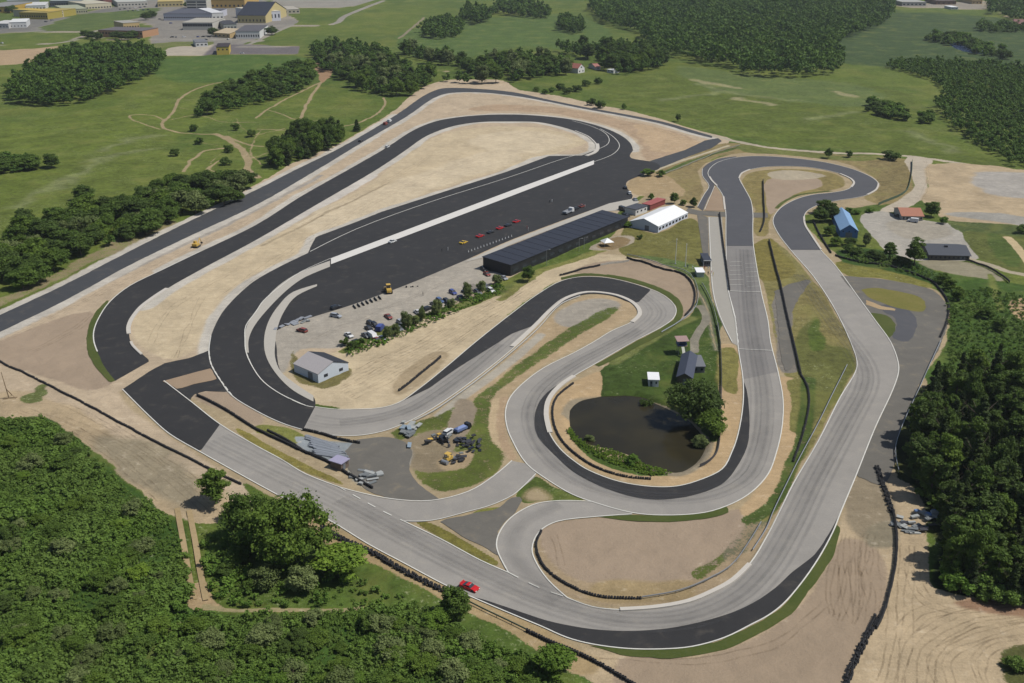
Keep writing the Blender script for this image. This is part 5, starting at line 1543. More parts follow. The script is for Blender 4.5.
for k in range(1, 16):
    x = L * k / 16
    rb.add([(x - .06, y0 - .25, hb + .25), (x + .06, y0 - .25, hb + .25), (x + .06, y1 + .25, hb + 1.05), (x - .06, y1 + .25, hb + 1.05), (x - .06, y0 - .25, hb + .33), (x + .06, y0 - .25, hb + .33), (x + .06, y1 + .25, hb + 1.13), (x - .06, y1 + .25, hb + 1.13)],
           [(4, 5, 6, 7), (0, 1, 5, 4), (1, 2, 6, 5), (2, 3, 7, 6), (3, 0, 4, 7)])
rb.build('roof_seams', M('black_roof_seam', 45, 48, 58, 0.6), pit)
# little white canopy and the brown terrace at its end
tc, trz, tl, tw = frame((603, 249), (617, 244), (599, 246.5))
o = root('canopy_tent', 'small pointed white canopy beside the brown terrace', 'canopy', (*g((607, 246)), 0), R(20))
MB().add([(-2.4, -2.4, 2.2), (2.4, -2.4, 2.2), (2.4, 2.4, 2.2), (-2.4, 2.4, 2.2), (0, 0, 3.8)], [(0, 1, 4), (1, 2, 4), (2, 3, 4), (3, 0, 4), (3, 2, 1, 0)]).build('roof', TENTW, o)
for sx in (-2.25, 2.25):
    for sy in (-2.25, 2.25):
        MB().cyl((sx, sy, -.1), (sx, sy, 2.25), .05, n=6).build('pole', STEEL, o)
# black and white shed with the split roof
hall('shed', 'white gabled shed with one grey and one black roof slope', 'shed', (318.5, 382.5), (294.5, 372), (348, 370.5), 2.9, 5.2, M('pale_wall', 214, 222, 230), M('black_sheeting', 46, 48, 56), along='u', roof_m2=M('pale_grey_sheeting', 182, 176, 174, 0.5),
     win=[('x0', 2, 1.0, 2.0, .25)], door=[('y1', 4, 2.4, 2.4)], overhang=.2)
# blue hall
hall('workshop_hall', 'blue hall with a light blue arched roof among trees', 'hall', (839.4, 238), (857.3, 238.8), (831, 220), 3.6, 6.4, M('blue_wall', 84, 124, 178), M('light_blue_roof', 150, 186, 222, 0.45), along='v', roof_m2=M('pale_blue_roof', 132, 170, 210, 0.45),
     door=[('y0', 4, 3, 2.8)], win=[('y0', 3, 3.0, 3.5, .2)], overhang=.2)
# red roofed clubhouse
hall('clubhouse', 'small clubhouse with a faded red roof beside a round tree', 'house', (901.5, 220.8), (922.5, 221.2), (901, 213), 2.5, 4.6, M('grey_white_wall', 190, 186, 176), M('red_tiles', 176, 118, 92), along='u',
     win=[('y0', 6, .9, 1.9, .5)], door=[('y0', 3, 1, 2)], overhang=.5)
block('parked_van', 'plain', 'van', (0, 0), (1, 0), (0, 1), 1, W_WHITE, W_WHITE) if False else None
# low dark hall
sh_ = hall('storage_hall', 'long low hall with a dark slate roof and one roof vent', 'hall', (929, 260), (969, 261), (927, 249), 2.4, 4.4, M('brown_wall', 96, 92, 86), M('slate_roof', 72, 76, 84), along='u', win=[('y0', 9, .9, 1.8, .4)], door=[('y0', 14, 2, 2)], overhang=.6)
MB().box(sh_[1] * .5 - .6, sh_[1] * .5 + .6, (sh_[2] + sh_[3]) / 2 - 2.2, (sh_[2] + sh_[3]) / 2 - 1.2, 3.2, 4.9).build('roof_vent', DARKM, sh_[0])
# race control by the grass infield
SLATE = M('dark_felt_roof', 66, 72, 88, .7)
o, L, y0, y1 = hall('race_office', 'dark roofed race office beside the pond tree', 'house', (677, 384), (691.5, 385.4), (676.4, 361), 2.6, 3.9, M('brown_boards', 92, 84, 72), SLATE, along='v', win=[('x0', 4, .9, 1.8, .5)], door=[('y0', 2.2, .9, 2)], overhang=.4)
block('office_annex', 'grey flat roofed annex on the right of the race office', 'annex', (692.6, 373), (704.5, 373), (692, 362), 2.2, M('annex_grey', 120, 120, 120), M('grey_felt_roof', 118, 120, 124), win=[('y0', 2, .9, 1.7, .4)])
px = g((681, 353))
o = root('marshal_tower', 'slim marshal tower with a small reddish roof above the grass', 'tower', (*px, 0), R(6))
for sx in (-1.2, 1.2):
    for sy in (-1.2, 1.2):
        MB().cyl((sx, sy, -.3), (sx, sy, 5.1), .09, n=6).build('post', STEEL, o)
MB().box(-1.7, 1.7, -1.7, 1.7, 3.0, 3.15).build('platform', WOODP, o)
MB().box(-1.5, 1.5, -1.3, 1.5, 3.16, 4.2).build('cabin', M('tower_blue', 86, 104, 150), o)
MB().box(-1.2, 1.2, -1.36, -1.31, 3.6, 4.1).build('window', GLASS, o)
MB().add([(-2.1, -2.1, 5.0), (2.1, -2.1, 5.0), (2.1, 2.1, 5.4), (-2.1, 2.1, 5.4), (-2.1, -2.1, 5.12), (2.1, -2.1, 5.12), (2.1, 2.1, 5.52), (-2.1, 2.1, 5.52)],
         [(3, 2, 1, 0), (4, 5, 6, 7), (0, 1, 5, 4), (1, 2, 6, 5), (2, 3, 7, 6), (3, 0, 4, 7)]).build('roof', M('dusty_red_roof', 168, 140, 132), o)
st = MB(); st.add([(-.5, -1.7, 3.1), (.5, -1.7, 3.1), (.5, -5.2, 0), (-.5, -5.2, 0), (-.5, -1.7, 2.95), (.5, -1.7, 2.95), (.5, -5.3, -.1), (-.5, -5.3, -.1)], [(0, 1, 2, 3), (7, 6, 5, 4), (0, 3, 7, 4), (1, 5, 6, 2)])
st.build('stair', M('pale_stair', 196, 196, 182), o)
# white cabin on the lawn
o, L, y0, y1 = block('site_cabin', 'small bright white cabin alone on the lawn above the pond', 'cabin', (648.5, 386.5), (658.5, 386.8), (648, 379.5), 2.3, W_WHITE, M('bright_white_roof', 245, 245, 245), door=[('y0', .8, .8, 1.9)], win=[('y0', 2, 1, 1.7, .3)])
# timing hut by the pit wall and its white gazebo
o, L, y0, y1 = block('timing_hut', 'dark roofed timing hut with pale front posts beside the pit lane', 'hut', (704, 266.5), (710.5, 266.5), (703.8, 259.5), 2.6, M('timing_grey', 110, 112, 118), M('anthracite_roof', 58, 62, 74), win=[('y0', 3, 1, 2, .8), ('x1', 3, 1, 2, .8)])
for xx in (-.4, L + .4):
    MB().cyl((xx, -.5, -.1), (xx, -.5, 2.6), .07, n=6).build('post', W_WHITE, o)
MB().box(-.5, L + .5, -.6, -.4, 2.62, 2.85).build('fascia', W_WHITE, o)
block('equipment_box', 'low white equipment container below the timing hut', 'container', (697, 277.5), (704, 277.5), (697, 273), 2.1, M('pale_green_side', 178, 190, 176), M('white_lid', 250, 250, 250))

# ---- industrial estate
IG = 'buildings of the industrial estate'
Yel, Yel2, Org, Tan, Pale, Lil = M('yellow_wall', 216, 188, 84), M('pale_yellow_wall', 208, 190, 134), M('orange_wall', 190, 146, 108), M('tan_wall', 206, 178, 126), M('pale_stucco', 206, 202, 190), M('lilac_white_wall', 204, 204, 214)
Gry = M('grey_green_wall', 168, 172, 164)
FR, GR = M('dark_felt', 62, 60, 62), M('grey_gravel_roof', 140, 138, 134)
block('warehouse', 'bright yellow cube shaped warehouse with a dark brown roof', 'warehouse', (229.5, 54.5), (217, 54.8), (238.5, 50.5), 8, Yel, M('brown_black_roof', 58, 44, 42), win=[('y1', 3, 4.5, 6, .4)], group=None)
block('factory', 'long orange factory building behind the dark wood', 'factory', (143, 38), (99, 37), (153, 34.5), 8, Org, M('orange_grey_roof', 104, 96, 96), win=[('y0', 14, 4, 5.6, .6), ('y1', 14, 4, 5.6, .6)])
block('factory', 'yellow tan upper factory wing behind the orange one', 'factory', (140, 30), (124, 31), (158, 26), 9.5, Tan, M('pale_roof', 166, 162, 150), win=[('y0', 6, 4, 5.6, .6), ('y1', 6, 4, 5.6, .6)])
block('factory', 'long lilac white factory hall with a dark roof strip', 'factory', (164, 20.5), (212, 20.5), (164, 15), 9, Lil, M('charcoal_roof', 84, 84, 92), win=[('y0', 22, 3, 5, .6)])
block('factory', 'white gabled end hall at the right of the lilac factory', 'factory', (212.5, 20.5), (224, 20), (212, 15), 10, W_WHITE, M('white_roof', 220, 220, 220), win=[('y0', 3, 3, 5, .5)])
block('office_block', 'low beige block with a dark glass band before the lilac factory', 'office', (183, 30), (213, 30), (183, 25), 9, Pale, M('beige_roof', 176, 170, 156), win=[('y0', 12, 4.4, 7.6, .9)])
hall('shed', 'tan gabled shed left of the white estate building', 'shed', (214, 37), (230, 38), (216, 32), 5, 8.5, Tan, M('tan_roof', 196, 178, 146), along='u', win=[('y0', 4, 1.5, 3, .4)])
block('warehouse', 'white warehouse with a dark flat roof by the estate road', 'warehouse', (260, 38.5), (236, 38.7), (273.5, 32), 8.5, W_WHITE, M('grey_brown_roof', 92, 88, 90), win=[('y1', 10, 2, 4.5, .5), ('y0', 10, 2, 4.5, .5)])
hall('brewery_hall', 'big pale yellow hall with a steep black roof', 'hall', (238, 23), (266, 23.2), (250, 16), 10, 24, Yel2, M('jet_black_roof', 40, 44, 56), along='u', win=[('y0', 8, 2, 5, .3)], overhang=.6)
block('annex', 'tall white annex beside the steep black roof', 'annex', (267, 21.5), (281, 20.5), (268, 15), 13, M('annex_white', 206, 208, 216), M('cream_roof', 214, 206, 186), win=[('y0', 4, 4, 9, .4)])
block('factory', 'ochre yellow factory block at the top edge of the view', 'factory', (211, 8), (245, 8), (211, 3), 14, M('ochre_wall', 200, 164, 92), M('ochre_roof', 160, 142, 104), win=[('y0', 8, 2, 5, .4)])
block('office_tower', 'pale block with horizontal dark window bands by the ochre factory', 'office', (187, 9.5), (207, 9.5), (187, 4), 15, Pale, M('pale_grey_roof', 170, 170, 166), win=[('y0', 2, 2, 4, .9), ('y0', 2, 6, 8, .9), ('y0', 2, 10, 12, .9)])
block('warehouse', 'olive yellow long warehouse in the upper left estate', 'warehouse', (20, 19), (48, 19.5), (21, 14), 9, M('olive_yellow_wall', 176, 160, 72), M('olive_roof', 170, 152, 78), win=[('y0', 12, 3, 5, .5)])
block('warehouse', 'yellow and white office wing beside the olive warehouse', 'office', (49, 18.5), (64, 17), (49, 13), 9.5, M('wing_white', 208, 196, 168), M('wing_yellow_roof', 196, 168, 70), win=[('y0', 5, 2, 4, .5), ('y0', 5, 5.5, 7.5, .5)])
block('warehouse', 'long pale green low warehouse in the upper left estate', 'warehouse', (65, 14.5), (88, 13.5), (65, 10), 7, M('pale_green_wall', 172, 172, 140), M('pale_green_roof', 166, 168, 138), win=[('y0', 10, 2, 4, .5)])
block('warehouse', 'long dark glass fronted hall near the top left edge', 'hall', (50, 7), (82, 6.5), (50, 2), 9, M('slate_front', 96, 104, 112), M('pale_metal_roof', 150, 156, 150), win=[('y0', 14, 2, 6, .8)])
block('warehouse', 'yellow building cut by the left edge of the view', 'building', (-20, 13), (8, 13), (-20, 8), 9, M('amber_wall', 200, 166, 74), GR, win=[('y0', 6, 2, 5, .4)])
block('warehouse', 'low white shed at the far left estate road', 'shed', (-10, 28.5), (9, 28.5), (-10, 25), 6, M('off_white_wall', 204, 202, 198), M('off_white_roof', 206, 204, 200), win=[('y0', 6, 1.5, 3, .3)])
block('warehouse', 'twin low white shed right of the far left one', 'shed', (10, 28), (27, 27.5), (10, 24.5), 7, M('snow_white_wall', 224, 224, 222), M('snow_white_roof', 226, 226, 222), win=[('y0', 5, 1.5, 3, .3)])
block('warehouse', 'cream shop building with a flat roof at the top left car park', 'shop', (86, 9.5), (112, 8), (86, 4), 8, M('cream_wall', 214, 204, 176), M('cream_flat_roof', 196, 188, 164), win=[('y0', 9, 1, 3, .6)])
block('warehouse', 'dark red and white shop block at the top edge', 'shop', (92, 4), (104, 4), (92, 0), 9, M('wine_red_wall', 128, 74, 70), M('wine_roof', 150, 130, 124), win=[('y0', 4, 1, 3, .6)])
block('warehouse', 'low mustard hall between the shop blocks and the ochre factory', 'hall', (158, 7), (183, 6.5), (158, 3), 8, Yel2, M('mustard_roof', 190, 166, 96), win=[('y0', 7, 2, 4, .5)])
block('warehouse', 'pale low hall beyond the green lawn of the estate', 'hall', (118, 7), (148, 6), (118, 2.5), 7, Pale, M('pale_hall_roof', 186, 184, 174), win=[('y0', 9, 2, 4, .5)])
block('warehouse', 'white low hall above the olive warehouse', 'hall', (26, 10.5), (46, 10), (26, 7), 7, W_WHITE, M('white_hall_roof', 208, 208, 204), win=[('y0', 6, 2, 4, .5)])
block('warehouse', 'grey low hall at the upper edge left of the dark glass hall', 'hall', (8, 6), (40, 5), (8, 2), 8, Gry, M('grey_hall_roof', 150, 152, 150), win=[('y0', 8, 2, 4, .5)])
block('warehouse', 'small cream hall right of the tall white annex', 'hall', (284, 14), (300, 13.5), (284, 10.5), 6, M('cream_hall_wall', 210, 200, 176), M('cream_hall_roof', 180, 172, 156), win=[('y0', 4, 2, 4, .5)])
block('warehouse', 'grey workshop behind the white estate warehouse', 'workshop', (224, 30), (237, 29.5), (224, 26), 7, Gry, FR, win=[('y0', 4, 2, 4, .5)])
block('warehouse', 'white workshop on the pale yard beside the yellow cube', 'workshop', (196, 47), (208, 46.5), (196, 44), 5, W_WHITE, M('workshop_roof', 120, 120, 122), win=[('y0', 3, 1.5, 3, .5)])
block('warehouse', 'pale depot on the far paved yard at the top right', 'depot', (902, 6), (926, 6), (902, 3.5), 6, Pale, M('depot_roof', 170, 168, 160), win=[('y0', 6, 1.5, 3.5, .5)])
block('warehouse', 'brown low barn right of the pale depot at the top right', 'barn', (936, 4.5), (956, 4.5), (936, 2), 6, M('barn_wall', 140, 112, 92), M('barn_roof', 120, 106, 96), win=[('y0', 4, 1.5, 3, .4)])
# far right house and its neighbours
hall('house', 'red roofed brown house in the far right corner', 'house', (1013, 28.5), (1040, 29.5), (1014, 24), 4.5, 9, M('house_brown', 120, 84, 72), M('house_red_roof', 132, 92, 84), along='u', win=[('y0', 5, 1, 2.6, .4)])
block('trailer', 'long bright white trailer on the far right road', 'trailer', (951, 9.5), (958, 9.5), (951, 8), 3.4, W_WHITE, M('trailer_white', 240, 240, 240), win=[('y0', 2, 1.4, 2.4, .3)])
block('shed', 'ochre shed beyond the far right fields', 'shed', (972, 4), (982, 4), (972, 1), 6, Tan, M('ochre_shed_roof', 190, 160, 100), win=[('y0', 3, 1, 3, .3)])
# cottage among the trees
hall('cottage', 'white cottage with a red tiled roof among trees', 'cottage', (578, 73.5), (584.5, 72.3), (573.5, 70.5), 4.6, 8.2, M('cottage_white', 232, 230, 226), M('cottage_tiles', 166, 104, 90), along='v', win=[('y0', 2, 1, 2.4, .3), ('y0', 1, 4.6, 5.8, .2)], overhang=.3)
hall('outbuilding', 'small red roofed outbuilding right of the white cottage', 'outbuilding', (595.5, 70), (600.5, 69.8), (595, 67), 2.6, 4.6, M('outbuilding_white', 222, 216, 210), M('outbuilding_roof', 170, 116, 104), along='u', win=[('y0', 1, 1, 2, .2)])
block('caravan', 'white caravan parked in the cottage garden', 'caravan', (607, 72.5), (613.5, 73.5), (607, 70.8), 2.8, W_WHITE, M('caravan_white', 236, 236, 234), win=[('y0', 2, 1.3, 2.1, .4)])

# ================================================================== VEHICLES
TYRE = RUBBER
def wheel_mesh(r, w):
    mb = MB(); mb.cyl((0, -w / 2, 0), (0, w / 2, 0), r, n=14)
    return mb.mesh('wheel', TYRE)


WHEEL = {}


def wheels(o, xs, ys, r, w=.24, name='wheel'):
    key = (r, w)
    if key not in WHEEL: WHEEL[key] = wheel_mesh(r, w)
    for x in xs:
        for y in ys:
            link(name, WHEEL[key], o, (x, y, r))


CARM = {}


def car(label, p, q, paint, kind='saloon', group=None, name='car', cat='car', at=None):
    """p: surveyed centre, q: a point the bonnet looks towards"""
    rz = heading(p, q) if q is not None else at
    o = root(name, label, cat, G3(p, .03), rz, group)
    if kind == 'sports':
        low = [(-2.15, .25), (2.2, .22), (2.25, .5), (1.5, .72), (.75, .8), (-1.9, .88), (-2.2, .78)]
        cab = [(.85, .79), (.25, 1.16), (-.55, 1.18), (-1.5, .88)]
        w = .95
    elif kind == 'estate':
        low = [(-2.25, .3), (2.2, .28), (2.25, .62), (1.9, .82), (1.0, .95), (-2.2, 1.0), (-2.3, .7)]
        cab = [(1.05, .95), (.35, 1.46), (-1.9, 1.46), (-2.2, .99)]
        w = .88
    elif kind == 'van':
        low = [(-2.5, .35), (2.4, .35), (2.5, .8), (2.1, 1.15), (1.5, 1.3), (1.0, 2.05), (-2.45, 2.1), (-2.5, 1.0)]
        cab = [(1.46, 1.32), (1.0, 2.0), (.55, 2.0), (.55, 1.32)]
        w = .98
    else:
        low = [(-2.15, .3), (2.1, .28), (2.18, .6), (1.8, .8), (.95, .9), (-1.3, .95), (-2.1, .92), (-2.2, .65)]
        cab = [(1.0, .9), (.3, 1.4), (-.75, 1.4), (-1.55, .93)]
        w = .86
    key = (kind, paint.name)
    if key not in CARM:
        b = MB(); n = len(low); b.prism(low, -w, w, [.0 if z < .6 else .06 for x, z in low])
        t = MB(); t.prism(cab, -w + .12, w - .12, [0 if z < 1.1 else .12 for x, z in cab])
        rf = None
        if kind != 'van':
            top = sorted(cab, key=lambda s: -s[1])[:2]
            x1, x0 = max(top)[0], min(top)[0]; zt = max(s[1] for s in cab)
            rf = MB().box(x0, x1, -w + .25, w - .25, zt + .003, zt + .04).mesh('roof', paint)
        hl = MB().box(low[2][0] - .14, low[2][0] + .02, -.18, .18, low[2][1] - .14, low[2][1] + .02).mesh('headlight', W_WHITE)
        CARM[key] = (b.mesh('body', paint), t.mesh('glasshouse' if kind != 'van' else 'windscreen', GLASS), rf, hl)
    bm, tm, rf, hl = CARM[key]
    link('body', bm, o)
    link('windscreen' if kind == 'van' else 'cabin_glass', tm, o, (0.02, 0, 0.005) if kind == 'van' else None)
    if rf: link('roof', rf, o)
    for s in (-1, 1): link('headlight', hl, o, (0, s * (w - .3), 0))
    wheels(o, (-1.35, 1.35), (-w + .1, w - .1), .33)
    return o


P_WHITE, P_RED, P_YEL, P_SIL = M('car_white', 230, 230, 228, .3, .04), M('car_red', 204, 34, 38, .3, .05), M('car_yellow', 232, 190, 60, .3, .05), M('car_silver', 168, 172, 178, .3, .05)
P_BLK, P_BLUE, P_DRED, P_NAVY, P_GREY = M('car_black', 38, 40, 46, .3, .05), M('car_blue', 84, 108, 150, .3, .05), M('car_dull_red', 146, 74, 66, .4, .08), M('van_blue', 70, 84, 150, .35, .05), M('car_grey', 120, 124, 128, .3, .05)
# on the circuit
sc_ = car('red sports racing car on the lower straight', (469.5, 588.5), (490, 596.5), P_RED, 'sports', name='race_car')
MB().box(-2.2, -1.95, -.8, .8, 1.02, 1.07).build('rear_wing', P_RED, sc_)
MB().box(-.3, .3, -.35, .35, 1.19, 1.2).build('roof_marking', W_WHITE, sc_)
car('pale cream car driving alone on the outer loop', (387.5, 147.5), (420, 131), P_WHITE, 'estate')
PD = (512, 241), (594, 210)
def along_pit(p): return (p[0] + 82 * .2, p[1] - 31 * .2)
car('white car stopped beside the pit wall', (392.5, 242.5), along_pit((392.5, 242.5)), P_WHITE, 'saloon')
car('yellow sports car at the left end of the row', (463.5, 243.2), along_pit((463.5, 243)), P_YEL, 'sports', name='race_car')
car('red sports car nearest the yellow one', (480, 236.8), along_pit((480, 237)), P_RED, 'sports', name='race_car')
car('red sports car in the middle of the row', (500, 228.8), along_pit((500, 229)), P_RED, 'sports', name='race_car')
car('red sports car at the right end of the row', (516.5, 222.2), along_pit((516, 222)), P_RED, 'sports', name='race_car')
car('black sports car between the first two red ones', (490.5, 233), along_pit((490, 233)), P_BLK, 'sports', name='race_car')
car('black sports car between the last two red ones', (508, 226), along_pit((508, 226)), P_BLK, 'sports', name='race_car')
car('dark car standing beyond the end of the car row', (576, 209.5), along_pit((575, 209)), P_BLK, 'saloon')
car('small dark red car behind the dark one on the paddock', (582, 207), along_pit((582, 207)), P_DRED, 'saloon')
car('white car parked on the edge of the sandy island', (629.5, 194), (626, 188), P_WHITE, 'estate')
car('black car parked at the top of the sandy island', (625.3, 188.5), (622, 182), P_BLK, 'estate')
car('silver car parked below the white one by the sandy island', (635, 200.5), (630, 196), P_SIL, 'saloon')
car('black van by the corner of the white box cabin', (623, 210.5), (634, 214), P_BLK, 'van', name='van', cat='van')
car('dark estate car in front of the black van', (626, 216), (636, 219), P_BLK, 'estate')
# paddock edge and the parked row
car('dull red car on the pale concrete near the pit entry', (302, 331.5), (290, 328), P_DRED, 'estate')
car('silver car beside the dark vehicle on the paddock edge', (336, 317.5), (349, 320), P_SIL, 'estate')
car('black pickup parked on the asphalt edge behind the silver car', (336, 308.5), (350, 304), P_BLK, 'estate', name='pickup', cat='pickup')
car('blue van among the young trees', (380.5, 330), (385, 325), P_NAVY, 'van', name='van', cat='van')
for l, p, pt, k in (('white van between the blue van and the shed bushes', (373, 338.5), P_WHITE, 'van'), ('white car nearest the grass bank by the blue van', (382.5, 340), P_WHITE, 'saloon'), ('dark red car under the white ones by the bank', (377, 342), P_DRED, 'saloon'),
                    ('dark red car parked above the blue van', (388.5, 318.5), P_DRED, 'saloon'), ('black car left of the dark red one above the blue van', (369, 330.5), P_BLK, 'saloon'), ('black estate car beside the blue van', (375, 327), P_BLK, 'estate'),
                    ('grey car with a white boot among the young trees', (418, 314), P_WHITE, 'saloon'), ('silver car under the second young tree', (401, 324), P_SIL, 'estate'), ('light blue car in the middle of the parked row', (440, 302), P_BLUE, 'estate'),
                    ('dark blue car next to the light blue one', (453, 294), P_NAVY, 'estate'), ('light grey blue car behind the dark blue one', (461, 299), P_BLUE, 'saloon'), ('grey car near the grey tarpaulin heap', (478, 294), P_GREY, 'estate'),
                    ('white pickup near the end of the parked row', (491, 292), P_WHITE, 'estate'), ('black car in the shade of the pit building end', (484, 270.5), P_BLK, 'estate'), ('dark red car in the shade of the pit building end', (487, 275), P_DRED, 'saloon'),
                    ('silver car beneath the pit building wall', (504, 279.5), P_SIL, 'saloon'), ('white car left of the parked row near the bushes', (349, 336.5), P_WHITE, 'saloon')):
    car(l, p, (p[0] + 8, p[1] + 5), pt, k, name='van' if k == 'van' else 'car', cat='van' if k == 'van' else 'car')
for k, p in enumerate([(357, 343), (366, 337), (371, 325.5), (393, 333), (399, 330.5), (410, 319), (428, 310), (434, 306), (447, 303), (466, 292), (486, 288), (496, 287)]):
    car('dark car half hidden among the young trees on the bank', p, (p[0] + 8, p[1] + (5 if k % 3 else -3)), (P_BLK, P_GREY, P_BLK)[k % 3], ('estate', 'saloon')[k % 2], 'dark cars among the young trees')
# back road
car('white van on the back road beside the red one', (389.5, 122), (400, 116), P_WHITE, 'van', name='van', cat='van')
car('red van behind the white one on the back road', (385.5, 124.8), (396, 119), P_DRED, 'van', name='van', cat='van')
car('dark car alone on the back road', (360.5, 141.5), (372, 134), P_BLK, 'estate')
car('dark red car parked by the tree belt on the road verge', (238, 196.5), (250, 191), P_DRED, 'estate')
car('white car left on the grass beside the machine yard', (449, 434), (455, 430), P_WHITE, 'estate')
car('white van on the verge of the chicane field', (912.5, 222.8), (905, 222), P_WHITE, 'van', name='van', cat='van')
car('dark car parked at the left end of the red roofed clubhouse', (898, 217.5), (890, 215), P_BLK, 'estate')
# estate car parks
rng = np.random.default_rng(5)
pts = [(x, 37.3 + rng.uniform(-.3, .3)) for x in (172, 176, 184, 198, 203, 209, 216, 244, 249)] + [(120 + 5 * k, 9.6 - .5 * k) for k in range(6)] + [(128 + 5 * k, 11.2 - .3 * k) for k in range(5)] + [(206, 40), (228, 39.8), (242, 53.7), (98, 37.5), (139, 38.8), (46, 22), (52, 20.5), (2, 43.5), (171, 23.5), (160, 19.5)]
for k, p in enumerate(pts):
    car('small car in the car parks of the industrial estate', p, None, (P_BLK, P_GREY, P_WHITE, P_NAVY, P_BLK)[k % 5], 'estate', 'cars in the industrial estate', at=rng.uniform(0, 3.1))


def truck(label, p, q, cab, bedm, group=None):
    o = root('truck', label, 'truck', G3(p, .03), heading(p, q), group)
    MB().box(-3.6, 3.2, -.45, .45, .55, .8).build('chassis', DARKM, o)
    MB().prism([(1.7, .5), (3.6, .5), (3.65, 1.4), (3.2, 2.5), (1.7, 2.5)], -1.15, 1.15).build('cab', cab, o)
    MB().add([(3.66, -1, 1.45), (3.66, 1, 1.45), (3.25, 1, 2.4), (3.25, -1, 2.4)], [(0, 1, 2, 3)]).build('windscreen', GLASS, o)
    b = MB(); b.box(-3.9, 1.5, -1.2, 1.2, .85, 1.0)
    for a in ((-3.9, 1.5, -1.2, -1.12), (-3.9, 1.5, 1.12, 1.2), (-3.9, -3.82, -1.11, 1.11), (1.42, 1.5, -1.11, 1.11)): b.box(*a, 1.003, 1.7)
    b.build('load_bed', bedm, o)
    if 'machine yard' in label: o.scale = (.74, .74, .74)
    wheels(o, (-2.6, -1.5, 2.5), (-.95, .95), .5, .34)
    return o


truck('silver and white flatbed truck beside the apron of the pit building', (568.5, 213.3), along_pit((568, 213)), P_WHITE, P_SIL)
truck('dark tipper truck with a blue load in the machine yard', (463, 431), (472, 427), P_BLK, M('tarp_blue', 110, 128, 170))
MB_load = MB().add([(-3.7, -1.0, 1.72), (1.3, -1.0, 1.72), (1.3, 1.0, 1.72), (-3.7, 1.0, 1.72), (-2.6, 0, 2.4), (.4, 0, 2.5)], [(0, 1, 5, 4), (1, 2, 5), (2, 3, 4, 5), (3, 0, 4)])
tp = tag(MB_load.build('tarpaulin', M('tarpaulin_blue', 120, 138, 184)), 'blue tarpaulin heaped on the tipper truck', 'tarpaulin')
tp.scale = (.74, .74, .74); tp.location = G3((463, 431), .03); tp.rotation_euler = (0, 0, heading((463, 431), (472, 427)))


def excavator(label, p, q, paint, boom=1.0):
    o = root('excavator', label, 'excavator', G3(p, .05), heading(p, q))
    for s in (-1, 1):
        MB().prism([(-1.7, .15), (-1.4, 0), (1.4, 0), (1.7, .15), (1.75, .5), (1.4, .75), (-1.4, .75), (-1.75, .5)], s * 1.1 - .25, s * 1.1 + .25).build('track', DARKM, o)
    MB().prism([(-1.9, .85), (1.2, .85), (1.2, 1.5), (-.6, 1.9), (-1.9, 1.9)], -1.15, 1.15).build('body', paint, o)
    c = MB().prism([(-.4, 1.5), (1.2, 1.5), (1.15, 2.5), (.7, 2.8), (-.4, 2.8)], .1, 1.1).build('cab', paint, o)
    MB().box(-.1, .9, 1.11, 1.13, 1.7, 2.6).build('window', GLASS, c)
    MB().cyl((1.1, -.3, 1.4), (3.0, -.3, 3.4 * boom), .22, .2, 6).build('boom', paint, o)
    MB().cyl((3.0, -.3, 3.4 * boom), (4.4, -.3, 1.2), .18, .14, 6).build('arm', paint, o)
    MB().prism([(4.2, .4), (4.9, .5), (4.7, 1.2), (4.2, 1.3)], -.7, .1).build('bucket', DARKM, o)
    if 'machine yard' in label: o.scale = (.8, .8, .8)
    return o


MY, MO = M('machine_yellow', 214, 176, 84, .5), M('machine_orange', 196, 140, 62, .5)
excavator('yellow excavator on the sand beside the outer loop', (196.5, 247), (208, 240), MY)
excavator('black excavator digging in the machine yard', (444, 443), (452, 450), P_BLK, .9)


def loader(label, p, q, paint):
    o = root('wheel_loader', label, 'wheel loader', G3(p, .03), heading(p, q))
    MB().prism([(-3.0, .8), (0, .8), (0, 1.9), (-2.8, 2.0), (-3.0, 1.6)], -.95, .95).build('engine_hood', paint, o)
    MB().prism([(0.02, .8), (2.0, .7), (2.0, 1.3), (.8, 1.6), (.02, 1.6)], -.7, .7).build('front_frame', paint, o)
    MB().box(-1.1, .6, -.75, .75, 1.95, 3.2).build('cab', GLASS, o)
    MB().box(-1.2, .7, -.85, .85, 3.22, 3.34).build('cab_roof', paint, o)
    for s in (-.55, .55): MB().cyl((.9, s, 1.5), (3.2, s, .7), .13, n=6).build('lift_arm', paint, o)
    MB().prism([(3.0, .2), (4.2, .15), (3.5, 1.2), (3.0, 1.2)], -1.4, 1.4).build('bucket', M('bucket_tan', 170, 146, 100), o)
    wheels(o, (-2.0, 1.4), (-1.1, 1.1), .75, .5)


loader('yellow wheel loader standing on the paddock edge', (388.5, 292), (386, 286), MY)


def roller(label, p, q):
    o = root('road_roller', label, 'road roller', G3(p, .03), heading(p, q))
    MB().cyl((1.5, -.9, .6), (1.5, .9, .6), .6, n=16).build('front_drum', STEEL, o)
    MB().cyl((-1.5, -.9, .6), (-1.5, .9, .6), .6, n=16).build('rear_drum', STEEL, o)
    MB().box(-1.3, 1.3, -.7, .7, .8, 1.5).build('body', MY, o)
    MB().box(-.9, .6, -.8, .8, 2.6, 2.7).build('canopy', MY, o)
    for sx in (-.8, .5):
        for sy in (-.7, .7): MB().cyl((sx, sy, 1.5), (sx, sy, 2.6), .04, n=5).build('canopy_post', DARKM, o)


roller('small yellow road roller lying low in the machine yard weeds', (448.5, 462.5), (454, 459))
# ---- piles and stacks
rnd = random.Random(3)


